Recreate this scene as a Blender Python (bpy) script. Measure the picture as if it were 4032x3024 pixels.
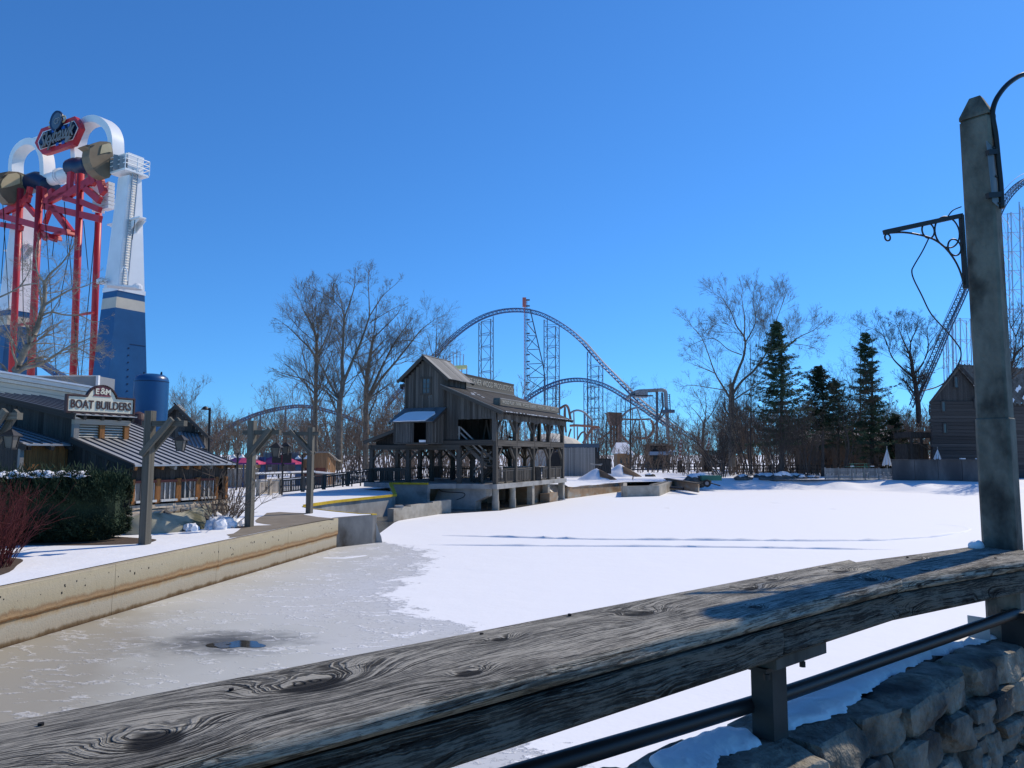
import bpy, bmesh, math, random
import numpy as np
from mathutils import Vector, Matrix, Euler
from mathutils.geometry import tessellate_polygon

for o in list(bpy.data.objects):
    bpy.data.objects.remove(o, do_unlink=True)
SC = bpy.context.scene
COL = SC.collection
rnd = random.Random(7)
# ------------------------------------------------------------------ camera
FP, HC, PT = 2912.0, 4.0, math.atan(276 / 2912)      # focal length in photo pixels, eye height, upward pitch
cam = bpy.data.cameras.new('camera'); cam.sensor_width = 36.0; cam.lens = 36.0 * FP / 4032
cam.clip_start = 0.05; cam.clip_end = 6000
camo = bpy.data.objects.new('camera', cam); COL.objects.link(camo)
camo.location = (0, 0, HC); camo.rotation_euler = (math.pi / 2 + PT, 0, 0)
SC.camera = camo
# ------------------------------------------------------------------ sky, sun, exposure
SUN_AZ, SUN_EL = math.radians(50), math.radians(43.5)   # azimuth to the right of straight ahead (+Y)
w = bpy.data.worlds.new('World'); SC.world = w; w.use_nodes = True
nt = w.node_tree; bg = nt.nodes['Background']
tcw = nt.nodes.new('ShaderNodeTexCoord'); sxw = nt.nodes.new('ShaderNodeSeparateXYZ'); cxw = nt.nodes.new('ShaderNodeCombineXYZ')
liftz = nt.nodes.new('ShaderNodeMath'); liftz.operation = 'MULTIPLY_ADD'; liftz.inputs[1].default_value = 1.0; liftz.inputs[2].default_value = 0.042
maxz = nt.nodes.new('ShaderNodeMath'); maxz.operation = 'MAXIMUM'; maxz.inputs[1].default_value = 0.0
nt.links.new(tcw.outputs['Generated'], sxw.inputs[0]); nt.links.new(sxw.outputs['Z'], maxz.inputs[0]); nt.links.new(maxz.outputs[0], liftz.inputs[0])
nt.links.new(sxw.outputs['X'], cxw.inputs['X']); nt.links.new(sxw.outputs['Y'], cxw.inputs['Y']); nt.links.new(liftz.outputs[0], cxw.inputs['Z'])
nrw = nt.nodes.new('ShaderNodeVectorMath'); nrw.operation = 'NORMALIZE'; nt.links.new(cxw.outputs[0], nrw.inputs[0])
sky = nt.nodes.new('ShaderNodeTexSky'); sky.sky_type = 'NISHITA'; sky.sun_disc = False
nt.links.new(nrw.outputs[0], sky.inputs['Vector'])
sky.sun_elevation = SUN_EL; sky.sun_rotation = SUN_AZ
sky.altitude = 100; sky.air_density = 1.0; sky.dust_density = 0.1; sky.ozone_density = 2.0
tint = nt.nodes.new('ShaderNodeMix'); tint.data_type = 'RGBA'; tint.blend_type = 'MULTIPLY'; tint.inputs['Factor'].default_value = 1.0
tint.inputs['B'].default_value = (0.41, 0.95, 1.54, 1)      # the clear cold-air blue of the photograph
nt.links.new(sky.outputs[0], tint.inputs['A']); nt.links.new(tint.outputs['Result'], bg.inputs['Color'])
bg.inputs['Strength'].default_value = 0.088
sun = bpy.data.lights.new('sun', 'SUN'); sun.energy = 3.4; sun.angle = math.radians(0.53); sun.color = (1.0, 0.875, 0.70)
suno = bpy.data.objects.new('sun', sun); COL.objects.link(suno)
sd = Vector((math.sin(SUN_AZ) * math.cos(SUN_EL), math.cos(SUN_AZ) * math.cos(SUN_EL), math.sin(SUN_EL)))
suno.rotation_euler = sd.to_track_quat('Z', 'Y').to_euler(); suno.location = (30, 40, 60)
vs = SC.view_settings; vs.view_transform = 'Standard'; vs.look = 'None'; vs.gamma = 1.0; vs.use_curve_mapping = False
vs.exposure = 0.22
# ------------------------------------------------------------------ photo-pixel helpers (measured points get a real distance)
def ray(x, y):
    a = (x - 2016) / FP; b = (1512 - y) / FP
    return Vector((a, math.cos(PT) - b * math.sin(PT), math.sin(PT) + b * math.cos(PT)))
def G(x, y, z=0.0):
    r = ray(x, y); return Vector((0, 0, HC)) + r * ((z - HC) / r.z)
def D(x, y, Y):
    r = ray(x, y); return Vector((0, 0, HC)) + r * (Y / r.y)
KQ = 4032 / 2212
def Q(x, y, z=0.0): return G(x * KQ, y * KQ, z)
def QD(x, y, Y): return D(x * KQ, y * KQ, Y)
V = Vector
# ------------------------------------------------------------------ materials
MATS = {}
def _n(nt, t, **kw):
    n = nt.nodes.new(t)
    for k, v in kw.items(): setattr(n, k, v)
    return n
def mat(name, col, col2=None, rough=0.8, scale=4.0, stretch=(1, 1, 1), bump=0.0, bdist=0.02, coord='Object', metal=0.0,
        vary=0.0, detail=5.0, spec=0.35, fine=0.0, fscale=40.0, col3=None, c3=(0.62, 0.7), c3scale=1.0, ramp=(0.3, 0.7)):
    if name in MATS: return MATS[name]
    m = bpy.data.materials.new(name); m.use_nodes = True; nt = m.node_tree; L = nt.links
    b = nt.nodes['Principled BSDF']; b.inputs['Roughness'].default_value = rough; b.inputs['Metallic'].default_value = metal
    b.inputs['Specular IOR Level'].default_value = spec
    tc = _n(nt, 'ShaderNodeTexCoord'); geo = _n(nt, 'ShaderNodeNewGeometry'); oi = _n(nt, 'ShaderNodeObjectInfo')
    src = geo.outputs['Position'] if coord == 'Position' else tc.outputs['Object']
    mp = _n(nt, 'ShaderNodeMapping'); mp.inputs['Scale'].default_value = stretch
    L.new(src, mp.inputs['Vector'])
    if coord != 'Position':
        mu = _n(nt, 'ShaderNodeMath', operation='MULTIPLY'); mu.inputs[1].default_value = 97.0
        L.new(oi.outputs['Random'], mu.inputs[0]); L.new(mu.outputs[0], mp.inputs['Location'])
    no = _n(nt, 'ShaderNodeTexNoise'); no.inputs['Scale'].default_value = scale; no.inputs['Detail'].default_value = detail
    no.inputs['Roughness'].default_value = 0.62
    L.new(mp.outputs[0], no.inputs['Vector'])
    rp = _n(nt, 'ShaderNodeValToRGB'); e = rp.color_ramp.elements
    c2 = col2 if col2 else tuple(min(1, c * 1.25) for c in col)
    e[0].position = ramp[0]; e[1].position = ramp[1]; e[0].color = (*col, 1); e[1].color = (*c2, 1)
    L.new(no.outputs['Fac'], rp.inputs[0]); out = rp.outputs[0]
    if col3:
        n3 = _n(nt, 'ShaderNodeTexNoise'); n3.inputs['Scale'].default_value = c3scale; n3.inputs['Detail'].default_value = 6
        L.new(mp.outputs[0], n3.inputs['Vector'])
        r3 = _n(nt, 'ShaderNodeValToRGB'); r3.color_ramp.elements[0].position = c3[0]; r3.color_ramp.elements[1].position = c3[1]
        mx = _n(nt, 'ShaderNodeMix', data_type='RGBA'); mx.inputs['B'].default_value = (*col3, 1)
        L.new(n3.outputs['Fac'], r3.inputs[0]); L.new(r3.outputs[0], mx.inputs['Factor']); L.new(out, mx.inputs['A']); out = mx.outputs['Result']
    if vary:
        mr = _n(nt, 'ShaderNodeMapRange'); mr.inputs['To Min'].default_value = 1 - vary; mr.inputs['To Max'].default_value = 1 + vary
        hv = _n(nt, 'ShaderNodeHueSaturation'); L.new(oi.outputs['Random'], mr.inputs['Value']); L.new(mr.outputs[0], hv.inputs['Value'])
        L.new(out, hv.inputs['Color']); out = hv.outputs[0]
    L.new(out, b.inputs['Base Color'])
    if bump:
        bp = _n(nt, 'ShaderNodeBump'); bp.inputs['Strength'].default_value = bump; bp.inputs['Distance'].default_value = bdist
        if fine:
            nf = _n(nt, 'ShaderNodeTexNoise'); nf.inputs['Scale'].default_value = fscale; nf.inputs['Detail'].default_value = 4
            L.new(mp.outputs[0], nf.inputs['Vector'])
            ad = _n(nt, 'ShaderNodeMath', operation='MULTIPLY_ADD'); ad.inputs[1].default_value = fine
            L.new(nf.outputs['Fac'], ad.inputs[0]); L.new(no.outputs['Fac'], ad.inputs[2]); L.new(ad.outputs[0], bp.inputs['Height'])
        else: L.new(no.outputs['Fac'], bp.inputs['Height'])
        L.new(bp.outputs[0], b.inputs['Normal'])
    MATS[name] = m
    return m
GR = (7, 7, 1.1)      # grain along the local z of a unit piece
mat('snow', (0.80, 0.82, 0.85), (0.86, 0.87, 0.89), rough=0.65, scale=0.8, bump=0.35, bdist=0.12, coord='Position', fine=0.12, fscale=14, spec=0.25)
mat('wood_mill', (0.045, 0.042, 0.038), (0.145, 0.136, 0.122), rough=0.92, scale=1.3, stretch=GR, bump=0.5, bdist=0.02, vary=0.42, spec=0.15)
mat('wood_beam', (0.045, 0.042, 0.038), (0.125, 0.115, 0.10), rough=0.9, scale=1.2, stretch=GR, bump=0.5, vary=0.2, spec=0.15)
mat('wood_post', (0.075, 0.07, 0.058), (0.19, 0.18, 0.15), rough=0.9, scale=1.1, stretch=(9, 9, 1.0), bump=0.5, vary=0.15, spec=0.15)
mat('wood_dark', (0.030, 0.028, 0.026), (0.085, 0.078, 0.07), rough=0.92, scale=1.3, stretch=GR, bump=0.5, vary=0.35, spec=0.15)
mat('wood_orange', (0.20, 0.075, 0.022), (0.42, 0.19, 0.06), rough=0.8, scale=1.2, stretch=GR, bump=0.4, vary=0.2, col3=(0.06, 0.035, 0.02), c3=(0.55, 0.75), c3scale=0.8)
mat('wood_pale', (0.30, 0.25, 0.19), (0.50, 0.44, 0.36), rough=0.9, scale=1.1, stretch=(5, 5, 1.0), bump=0.6, vary=0.18)
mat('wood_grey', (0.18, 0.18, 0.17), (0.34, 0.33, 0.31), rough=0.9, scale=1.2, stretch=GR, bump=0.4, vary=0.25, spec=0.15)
mat('wood_tan', (0.22, 0.125, 0.065), (0.36, 0.22, 0.12), rough=0.9, scale=1.2, stretch=GR, bump=0.4, vary=0.12)
mat('wood_maroon', (0.12, 0.035, 0.028), (0.20, 0.07, 0.05), rough=0.8, scale=1.2, stretch=GR, vary=0.1)
mat('wood_cream', (0.50, 0.47, 0.40), (0.64, 0.61, 0.53), rough=0.8, scale=1.2, stretch=GR, vary=0.08)
mat('roof_metal', (0.33, 0.335, 0.335), (0.44, 0.445, 0.445), rough=0.42, scale=2.0, metal=0.1, vary=0.08, spec=0.5)
mat('roof_seam', (0.035, 0.037, 0.04), (0.05, 0.052, 0.056), rough=0.45, scale=2.0, spec=0.5)
mat('roof_tar', (0.020, 0.020, 0.022), (0.048, 0.047, 0.047), rough=0.9, scale=2.2, stretch=(2, 2, 1), bump=0.3, vary=0.25)
mat('roof_blue', (0.10, 0.11, 0.12), (0.16, 0.17, 0.18), rough=0.75, scale=1.5, vary=0.05)
mat('concrete', (0.24, 0.225, 0.19), (0.42, 0.39, 0.33), rough=0.9, scale=1.6, bump=0.35, bdist=0.015, coord='Position', fine=0.5, fscale=30, col3=(0.15, 0.12, 0.085), c3=(0.58, 0.72), c3scale=0.8)
mat('concrete_grey', (0.25, 0.25, 0.24), (0.40, 0.395, 0.37), rough=0.9, scale=1.2, bump=0.3, bdist=0.015, coord='Position', fine=0.5, fscale=30, col3=(0.10, 0.085, 0.07), c3=(0.55, 0.75), c3scale=0.5)
mat('concrete_brown', (0.20, 0.13, 0.075), (0.33, 0.235, 0.15), rough=0.9, scale=0.9, stretch=(1, 1, 2.2), bump=0.3, bdist=0.02, coord='Position', col3=(0.30, 0.285, 0.24), c3=(0.5, 0.68), c3scale=0.6)
mat('paving', (0.17, 0.145, 0.11), (0.24, 0.21, 0.165), rough=0.9, scale=1.2, bump=0.2, bdist=0.01, coord='Position', fine=0.5, fscale=60)
mat('paint_yellow', (0.45, 0.30, 0.015), (0.66, 0.46, 0.03), rough=0.7, scale=2.0, coord='Position', col3=(0.25, 0.22, 0.15), c3=(0.62, 0.72), c3scale=1.5)
mat('paint_white', (0.70, 0.71, 0.72), (0.80, 0.81, 0.82), rough=0.4, scale=0.5, spec=0.5)
mat('paint_white_aged', (0.58, 0.57, 0.53), (0.72, 0.71, 0.67), rough=0.55, scale=0.7, spec=0.4)
mat('paint_blue', (0.008, 0.055, 0.155), (0.013, 0.08, 0.21), rough=0.32, scale=0.4, spec=0.5)
mat('paint_navy', (0.005, 0.016, 0.05), (0.008, 0.022, 0.065), rough=0.4, scale=0.6)
mat('paint_red', (0.40, 0.018, 0.03), (0.52, 0.03, 0.042), rough=0.42, scale=0.6, spec=0.4)
mat('paint_band', (0.46, 0.42, 0.35), (0.56, 0.51, 0.43), rough=0.5, scale=0.6)
mat('paint_black', (0.012, 0.012, 0.013), (0.02, 0.02, 0.022), rough=0.45, scale=3)
mat('paint_iron', (0.018, 0.017, 0.018), (0.035, 0.032, 0.03), rough=0.55, scale=9, bump=0.15, bdist=0.003)
mat('galv', (0.32, 0.34, 0.36), (0.42, 0.44, 0.46), rough=0.45, scale=2, metal=0.5)
mat('steel_blue', (0.025, 0.075, 0.19), (0.035, 0.10, 0.24), rough=0.45, scale=0.2)
mat('steel_pale', (0.22, 0.33, 0.46), (0.30, 0.42, 0.55), rough=0.5, scale=0.2)
mat('steel_slate', (0.055, 0.09, 0.135), (0.08, 0.12, 0.17), rough=0.5, scale=0.2)
mat('steel_grey', (0.18, 0.20, 0.22), (0.26, 0.28, 0.30), rough=0.5, scale=0.3)
mat('steel_orange', (0.27, 0.115, 0.07), (0.34, 0.15, 0.095), rough=0.5, scale=0.3)
mat('steel_rust', (0.15, 0.085, 0.06), (0.22, 0.125, 0.09), rough=0.6, scale=0.3)
mat('steel_redpale', (0.35, 0.09, 0.08), (0.45, 0.14, 0.12), rough=0.5, scale=0.3)
mat('bird_brown', (0.14, 0.10, 0.065), (0.20, 0.15, 0.095), rough=0.6, scale=0.8)
mat('bird_tan', (0.42, 0.33, 0.19), (0.52, 0.42, 0.26), rough=0.55, scale=0.8)
mat('glass', (0.035, 0.045, 0.05), (0.07, 0.085, 0.09), rough=0.08, scale=1.5, spec=0.7)
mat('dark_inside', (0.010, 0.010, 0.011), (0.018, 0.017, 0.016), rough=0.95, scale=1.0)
mat('bark', (0.13, 0.112, 0.092), (0.25, 0.22, 0.18), rough=0.95, scale=3.0, coord='Position', spec=0.1)
mat('bark_pale', (0.17, 0.15, 0.12), (0.36, 0.33, 0.275), rough=0.95, scale=1.6, coord='Position', spec=0.1)
mat('bark_dark', (0.055, 0.047, 0.042), (0.11, 0.095, 0.083), rough=0.95, scale=2.0, coord='Position', spec=0.1)
mat('twig_red', (0.06, 0.013, 0.014), (0.14, 0.032, 0.032), rough=0.8, scale=6.0, coord='Position', spec=0.2)
mat('twig_brown', (0.13, 0.10, 0.08), (0.24, 0.19, 0.15), rough=0.9, scale=0.3, coord='Position', spec=0.1)
mat('twig_haze', (0.15, 0.118, 0.095), (0.27, 0.215, 0.175), rough=0.95, scale=0.12, coord='Position', spec=0.05)
mat('needle_dark', (0.016, 0.028, 0.017), (0.045, 0.075, 0.038), rough=0.8, scale=1.2, coord='Position', spec=0.2)
mat('needle_green', (0.032, 0.062, 0.036), (0.095, 0.145, 0.075), rough=0.8, scale=0.8, coord='Position', spec=0.2)
mat('fabric_pink', (0.55, 0.05, 0.14), (0.68, 0.09, 0.20), rough=0.8, scale=0.6)
mat('fabric_purple', (0.10, 0.03, 0.12), (0.15, 0.05, 0.17), rough=0.8, scale=0.6)
mat('fabric_white', (0.62, 0.64, 0.66), (0.74, 0.76, 0.77), rough=0.85, scale=0.6)
mat('green_paint', (0.02, 0.12, 0.09), (0.03, 0.16, 0.12), rough=0.5, scale=1.0)
mat('stone', (0.10, 0.09, 0.07), (0.34, 0.31, 0.25), rough=0.92, scale=9.0, bump=1.0, bdist=0.035, coord='Position', fine=0.5, fscale=28, col3=(0.05, 0.046, 0.042), c3=(0.50, 0.66), c3scale=3.0, vary=0.25)
mat('mortar', (0.11, 0.10, 0.085), (0.20, 0.185, 0.155), rough=0.95, scale=9.0, bump=0.7, bdist=0.02, coord='Position')
mat('rock', (0.07, 0.066, 0.06), (0.16, 0.15, 0.135), rough=0.95, scale=1.5, bump=0.6, bdist=0.06, coord='Position')
mat('mulch', (0.05, 0.035, 0.026), (0.11, 0.08, 0.06), rough=0.95, scale=12, bump=0.8, bdist=0.03, coord='Position')
mat('log', (0.032, 0.031, 0.031), (0.075, 0.072, 0.07), rough=0.95, scale=1.2, stretch=GR, bump=0.5, vary=0.25)
mat('shingle', (0.07, 0.065, 0.06), (0.15, 0.14, 0.125), rough=0.95, scale=1.2, stretch=GR, bump=0.4, vary=0.35)
mat('tent_tan', (0.36, 0.27, 0.13), (0.44, 0.34, 0.18), rough=0.7, scale=1.0, vary=0.1)
mat('sign_cream', (0.62, 0.58, 0.44), (0.74, 0.71, 0.57), rough=0.6, scale=1.5)
mat('sign_brown', (0.045, 0.022, 0.022), (0.075, 0.036, 0.034), rough=0.6, scale=2.0)
mat('sign_maroon', (0.17, 0.045, 0.055), (0.24, 0.075, 0.085), rough=0.6, scale=2.0)
mat('sign_grey', (0.46, 0.43, 0.35), (0.58, 0.55, 0.46), rough=0.8, scale=1.5)
mat('sign_board', (0.105, 0.097, 0.08), (0.20, 0.185, 0.15), rough=0.9, scale=1.2, stretch=(6, 6, 1), vary=0.12, bump=0.3)
mat('rubber', (0.015, 0.015, 0.016), (0.025, 0.025, 0.026), rough=0.6, scale=3)
# ------------------------------------------------------------------ object helpers
ROOTLOC = {}
def tag(o, label=None, cat=None, group=None, kind=None):
    if label: o['label'] = label
    if cat: o['category'] = cat
    if group: o['group'] = group
    if kind: o['kind'] = kind
    return o
def thing(name, loc, label, cat, group=None):
    o = bpy.data.objects.new(name, None); o.empty_display_size = 0.2; COL.objects.link(o)
    o.location = loc; ROOTLOC[o.name] = Vector(loc)
    return tag(o, label, cat, group)
def rootloc(parent):
    p = parent
    while p.parent: p = p.parent
    return ROOTLOC.get(p.name, Vector((0, 0, 0)))
CUBES = {}
def unit_cube(m):
    if m not in CUBES:
        me = bpy.data.meshes.new('piece_' + m)
        v = [(x, y, z) for z in (-.5, .5) for y in (-.5, .5) for x in (-.5, .5)]
        f = [(0, 2, 3, 1), (4, 5, 7, 6), (0, 1, 5, 4), (2, 6, 7, 3), (0, 4, 6, 2), (1, 3, 7, 5)]
        me.from_pydata(v, [], f); me.materials.append(MATS[m]); CUBES[m] = me
    return CUBES[m]
def piece(parent, name, p0, p1, w, h, m, side=None, label=None):
    """box from p0 to p1 (its centre line), w across (towards side), h thick"""
    p0 = V(p0); p1 = V(p1); z = p1 - p0; ln = max(z.length, 1e-4); z = z / ln
    s = V(side) if side is not None else (V((1, 0, 0)) if abs(z.z) > .9 else V((0, 0, 1)).cross(z))
    y = z.cross(s)
    if y.length < 1e-5: s = V((0, 1, 0.01)); y = z.cross(s)
    y.normalize(); x = y.cross(z)
    o = bpy.data.objects.new(name, unit_cube(m)); COL.objects.link(o)
    M = Matrix(((x.x * w, y.x * h, z.x * ln, (p0.x + p1.x) / 2), (x.y * w, y.y * h, z.y * ln, (p0.y + p1.y) / 2), (x.z * w, y.z * h, z.z * ln, (p0.z + p1.z) / 2), (0, 0, 0, 1)))
    if parent is not None:
        M = Matrix.Translation(-rootloc(parent)) @ M; o.parent = parent
    o.matrix_basis = M
    if label: o['label'] = label
    return o
class MB:
    def __init__(s): s.v = []; s.f = []
    def add(s, vs, fs):
        b = len(s.v); s.v += [tuple(x) for x in vs]; s.f += [tuple(i + b for i in f) for f in fs]; return s
    def box(s, c, d, rz=0.0):
        c = V(c); R = Matrix.Rotation(rz, 3, 'Z')
        vs = [c + R @ V((x * d[0] / 2, y * d[1] / 2, z * d[2] / 2)) for z in (-1, 1) for y in (-1, 1) for x in (-1, 1)]
        return s.add(vs, [(0, 2, 3, 1), (4, 5, 7, 6), (0, 1, 5, 4), (2, 6, 7, 3), (0, 4, 6, 2), (1, 3, 7, 5)])
    def bar(s, p0, p1, w, h, side=None):
        p0 = V(p0); p1 = V(p1); z = (p1 - p0).normalized()
        sd = V(side) if side is not None else (V((1, 0, 0)) if abs(z.z) > .9 else V((0, 0, 1)).cross(z))
        y = z.cross(sd).normalized(); x = y.cross(z)
        vs = [p + x * (a * w / 2) + y * (b * h / 2) for p in (p0, p1) for b in (-1, 1) for a in (-1, 1)]
        return s.add(vs, [(0, 2, 3, 1), (4, 5, 7, 6), (0, 1, 5, 4), (2, 6, 7, 3), (0, 4, 6, 2), (1, 3, 7, 5)])
    def tube(s, pts, r, n=8, caps=True):
        pts = [V(p) for p in pts]; N = len(pts); rs = r if isinstance(r, (list, tuple)) else [r] * N
        rings = []; prev = None
        for i, p in enumerate(pts):
            t = (pts[min(i + 1, N - 1)] - pts[max(i - 1, 0)]).normalized()
            if prev is None: u = t.cross(V((0.31, 0.17, 0.93)) if abs(t.z) < .95 else V((1, 0.1, 0)))
            else: u = prev - t * prev.dot(t)
            u.normalize(); prev = u; vv = t.cross(u)
            rings.append([p + (u * math.cos(2 * math.pi * k / n) + vv * math.sin(2 * math.pi * k / n)) * rs[i] for k in range(n)])
        fs = []
        for i in range(N - 1):
            for k in range(n):
                a = i * n + k; b = i * n + (k + 1) % n; fs.append((a, b, b + n, a + n))
        if caps: fs.append(tuple(reversed(range(n)))); fs.append(tuple((N - 1) * n + k for k in range(n)))
        return s.add([q for rg in rings for q in rg], fs)
    def lathe(s, c, prof, n=24, axis=(0, 0, 1)):
        c = V(c); ax = V(axis).normalized(); u = ax.orthogonal().normalized(); vv = ax.cross(u); vs = []
        for (r, h) in prof:
            for k in range(n): vs.append(c + ax * h + (u * math.cos(2 * math.pi * k / n) + vv * math.sin(2 * math.pi * k / n)) * max(r, 1e-4))
        fs = [(i * n + k, i * n + (k + 1) % n, (i + 1) * n + (k + 1) % n, (i + 1) * n + k) for i in range(len(prof) - 1) for k in range(n)]
        fs.append(tuple(reversed(range(n)))); fs.append(tuple((len(prof) - 1) * n + k for k in range(n)))
        return s.add(vs, fs)
    def prism(s, poly, off):
        """poly: list of 3D points (planar), extruded by off"""
        off = V(off); A = [V(p) for p in poly]; n = len(A); tris = tessellate_polygon([A])
        vs = A + [p + off for p in A]
        fs = [tuple(t) for t in tris] + [tuple(i + n for i in reversed(t)) for t in tris]
        fs += [(i, (i + 1) % n, (i + 1) % n + n, i + n) for i in range(n)]
        return s.add(vs, fs)
    def build(s, name, m, parent=None, smooth=False, fix=True):
        off = rootloc(parent) if parent is not None else V((0, 0, 0))
        me = bpy.data.meshes.new(name); me.from_pydata([(a - off.x, b - off.y, c - off.z) for a, b, c in s.v], [], s.f)
        if fix:
            bm = bmesh.new(); bm.from_mesh(me); bmesh.ops.recalc_face_normals(bm, faces=bm.faces); bm.to_mesh(me); bm.free()
        me.materials.append(MATS[m] if isinstance(m, str) else m)
        if smooth:
            for p in me.polygons: p.use_smooth = True
        o = bpy.data.objects.new(name, me); COL.objects.link(o)
        if parent is not None: o.parent = parent
        return o
def smooth_by_angle(o, deg=40):
    me = o.data
    for p in me.polygons: p.use_smooth = True
    try: me.set_sharp_from_angle(angle=math.radians(deg))
    except Exception: pass
    return o
def ngrid(name, fn, nu, nv, m, parent=None, smooth=True):
    """grid surface from fn(u,v) with arrays"""
    u, v = np.meshgrid(np.linspace(0, 1, nu), np.linspace(0, 1, nv)); P = np.stack(fn(u, v), -1).reshape(-1, 3)
    off = rootloc(parent) if parent is not None else V((0, 0, 0)); P = P - np.array(off)
    i = np.arange(nu * nv).reshape(nv, nu); F = np.stack([i[:-1, :-1], i[:-1, 1:], i[1:, 1:], i[1:, :-1]], -1).reshape(-1, 4)
    return rawmesh(name, P, F, m, parent, smooth)
def rawmesh(name, P, F, m, parent=None, smooth=False):
    me = bpy.data.meshes.new(name); k = F.shape[1]
    me.vertices.add(len(P)); me.vertices.foreach_set('co', np.ascontiguousarray(P, dtype=np.float32).ravel())
    me.loops.add(F.size); me.loops.foreach_set('vertex_index', np.ascontiguousarray(F, dtype=np.int32).ravel())
    me.polygons.add(len(F)); me.polygons.foreach_set('loop_start', np.arange(0, F.size, k, dtype=np.int32)); me.polygons.foreach_set('loop_total', np.full(len(F), k, dtype=np.int32))
    me.materials.append(MATS[m] if isinstance(m, str) else m); me.update(calc_edges=True); me.validate()
    if smooth: me.polygons.foreach_set('use_smooth', np.ones(len(F), dtype=bool))
    o = bpy.data.objects.new(name, me); COL.objects.link(o)
    if parent is not None: o.parent = parent
    return o
def vnoise(x, y, seed=0):
    """smooth pseudo noise from a few sines, about -1..1"""
    r = np.random.RandomState(seed); s = 0
    for k in range(6):
        a, b, p = r.uniform(-1, 1), r.uniform(-1, 1), r.uniform(0, 6.28); f = 1.0 + k * 0.55
        s = s + np.sin((a * x + b * y) * f + p) / (1 + 0.4 * k)
    return s / 2.6
def text_mesh(name, body, size, m, parent, origin, xdir, ydir, depth=0.02, width=None, offset=0.0, shear=0.0, spacing=1.0):
    cu = bpy.data.curves.new('lettering', 'FONT'); cu.body = body; cu.size = size; cu.extrude = depth / 2; cu.offset = offset; cu.shear = shear
    cu.align_x = 'CENTER'; cu.align_y = 'CENTER'; cu.space_character = spacing; cu.resolution_u = 3
    t = bpy.data.objects.new('lettering', cu); COL.objects.link(t)
    dg = bpy.context.evaluated_depsgraph_get(); me = bpy.data.meshes.new_from_object(t.evaluated_get(dg))
    bpy.data.objects.remove(t); bpy.data.curves.remove(cu)
    x = V(xdir).normalized(); y = V(ydir).normalized(); z = x.cross(y); o3 = V(origin)
    xs = [v.co.x for v in me.vertices]; k = (width / (max(xs) - min(xs))) if width and xs else 1.0
    off = rootloc(parent)
    for v in me.vertices: v.co = o3 + x * (v.co.x * k) + y * v.co.y + z * v.co.z - off
    me.materials.clear(); me.materials.append(MATS[m]); me.name = name
    o = bpy.data.objects.new(name, me); COL.objects.link(o); o.parent = parent
    return o
def smooth_pts(pts, k=5):
    P = [V(p) for p in pts]; out = []
    for i in range(len(P) - 1):
        p0, p1, p2, p3 = P[max(i - 1, 0)], P[i], P[i + 1], P[min(i + 2, len(P) - 1)]
        for j in range(k):
            t = j / k; out.append(.5 * ((2 * p1) + (p2 - p0) * t + (2 * p0 - 5 * p1 + 4 * p2 - p3) * t * t + (3 * p1 - p0 - 3 * p2 + p3) * t ** 3))
    out.append(P[-1]); return out
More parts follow.
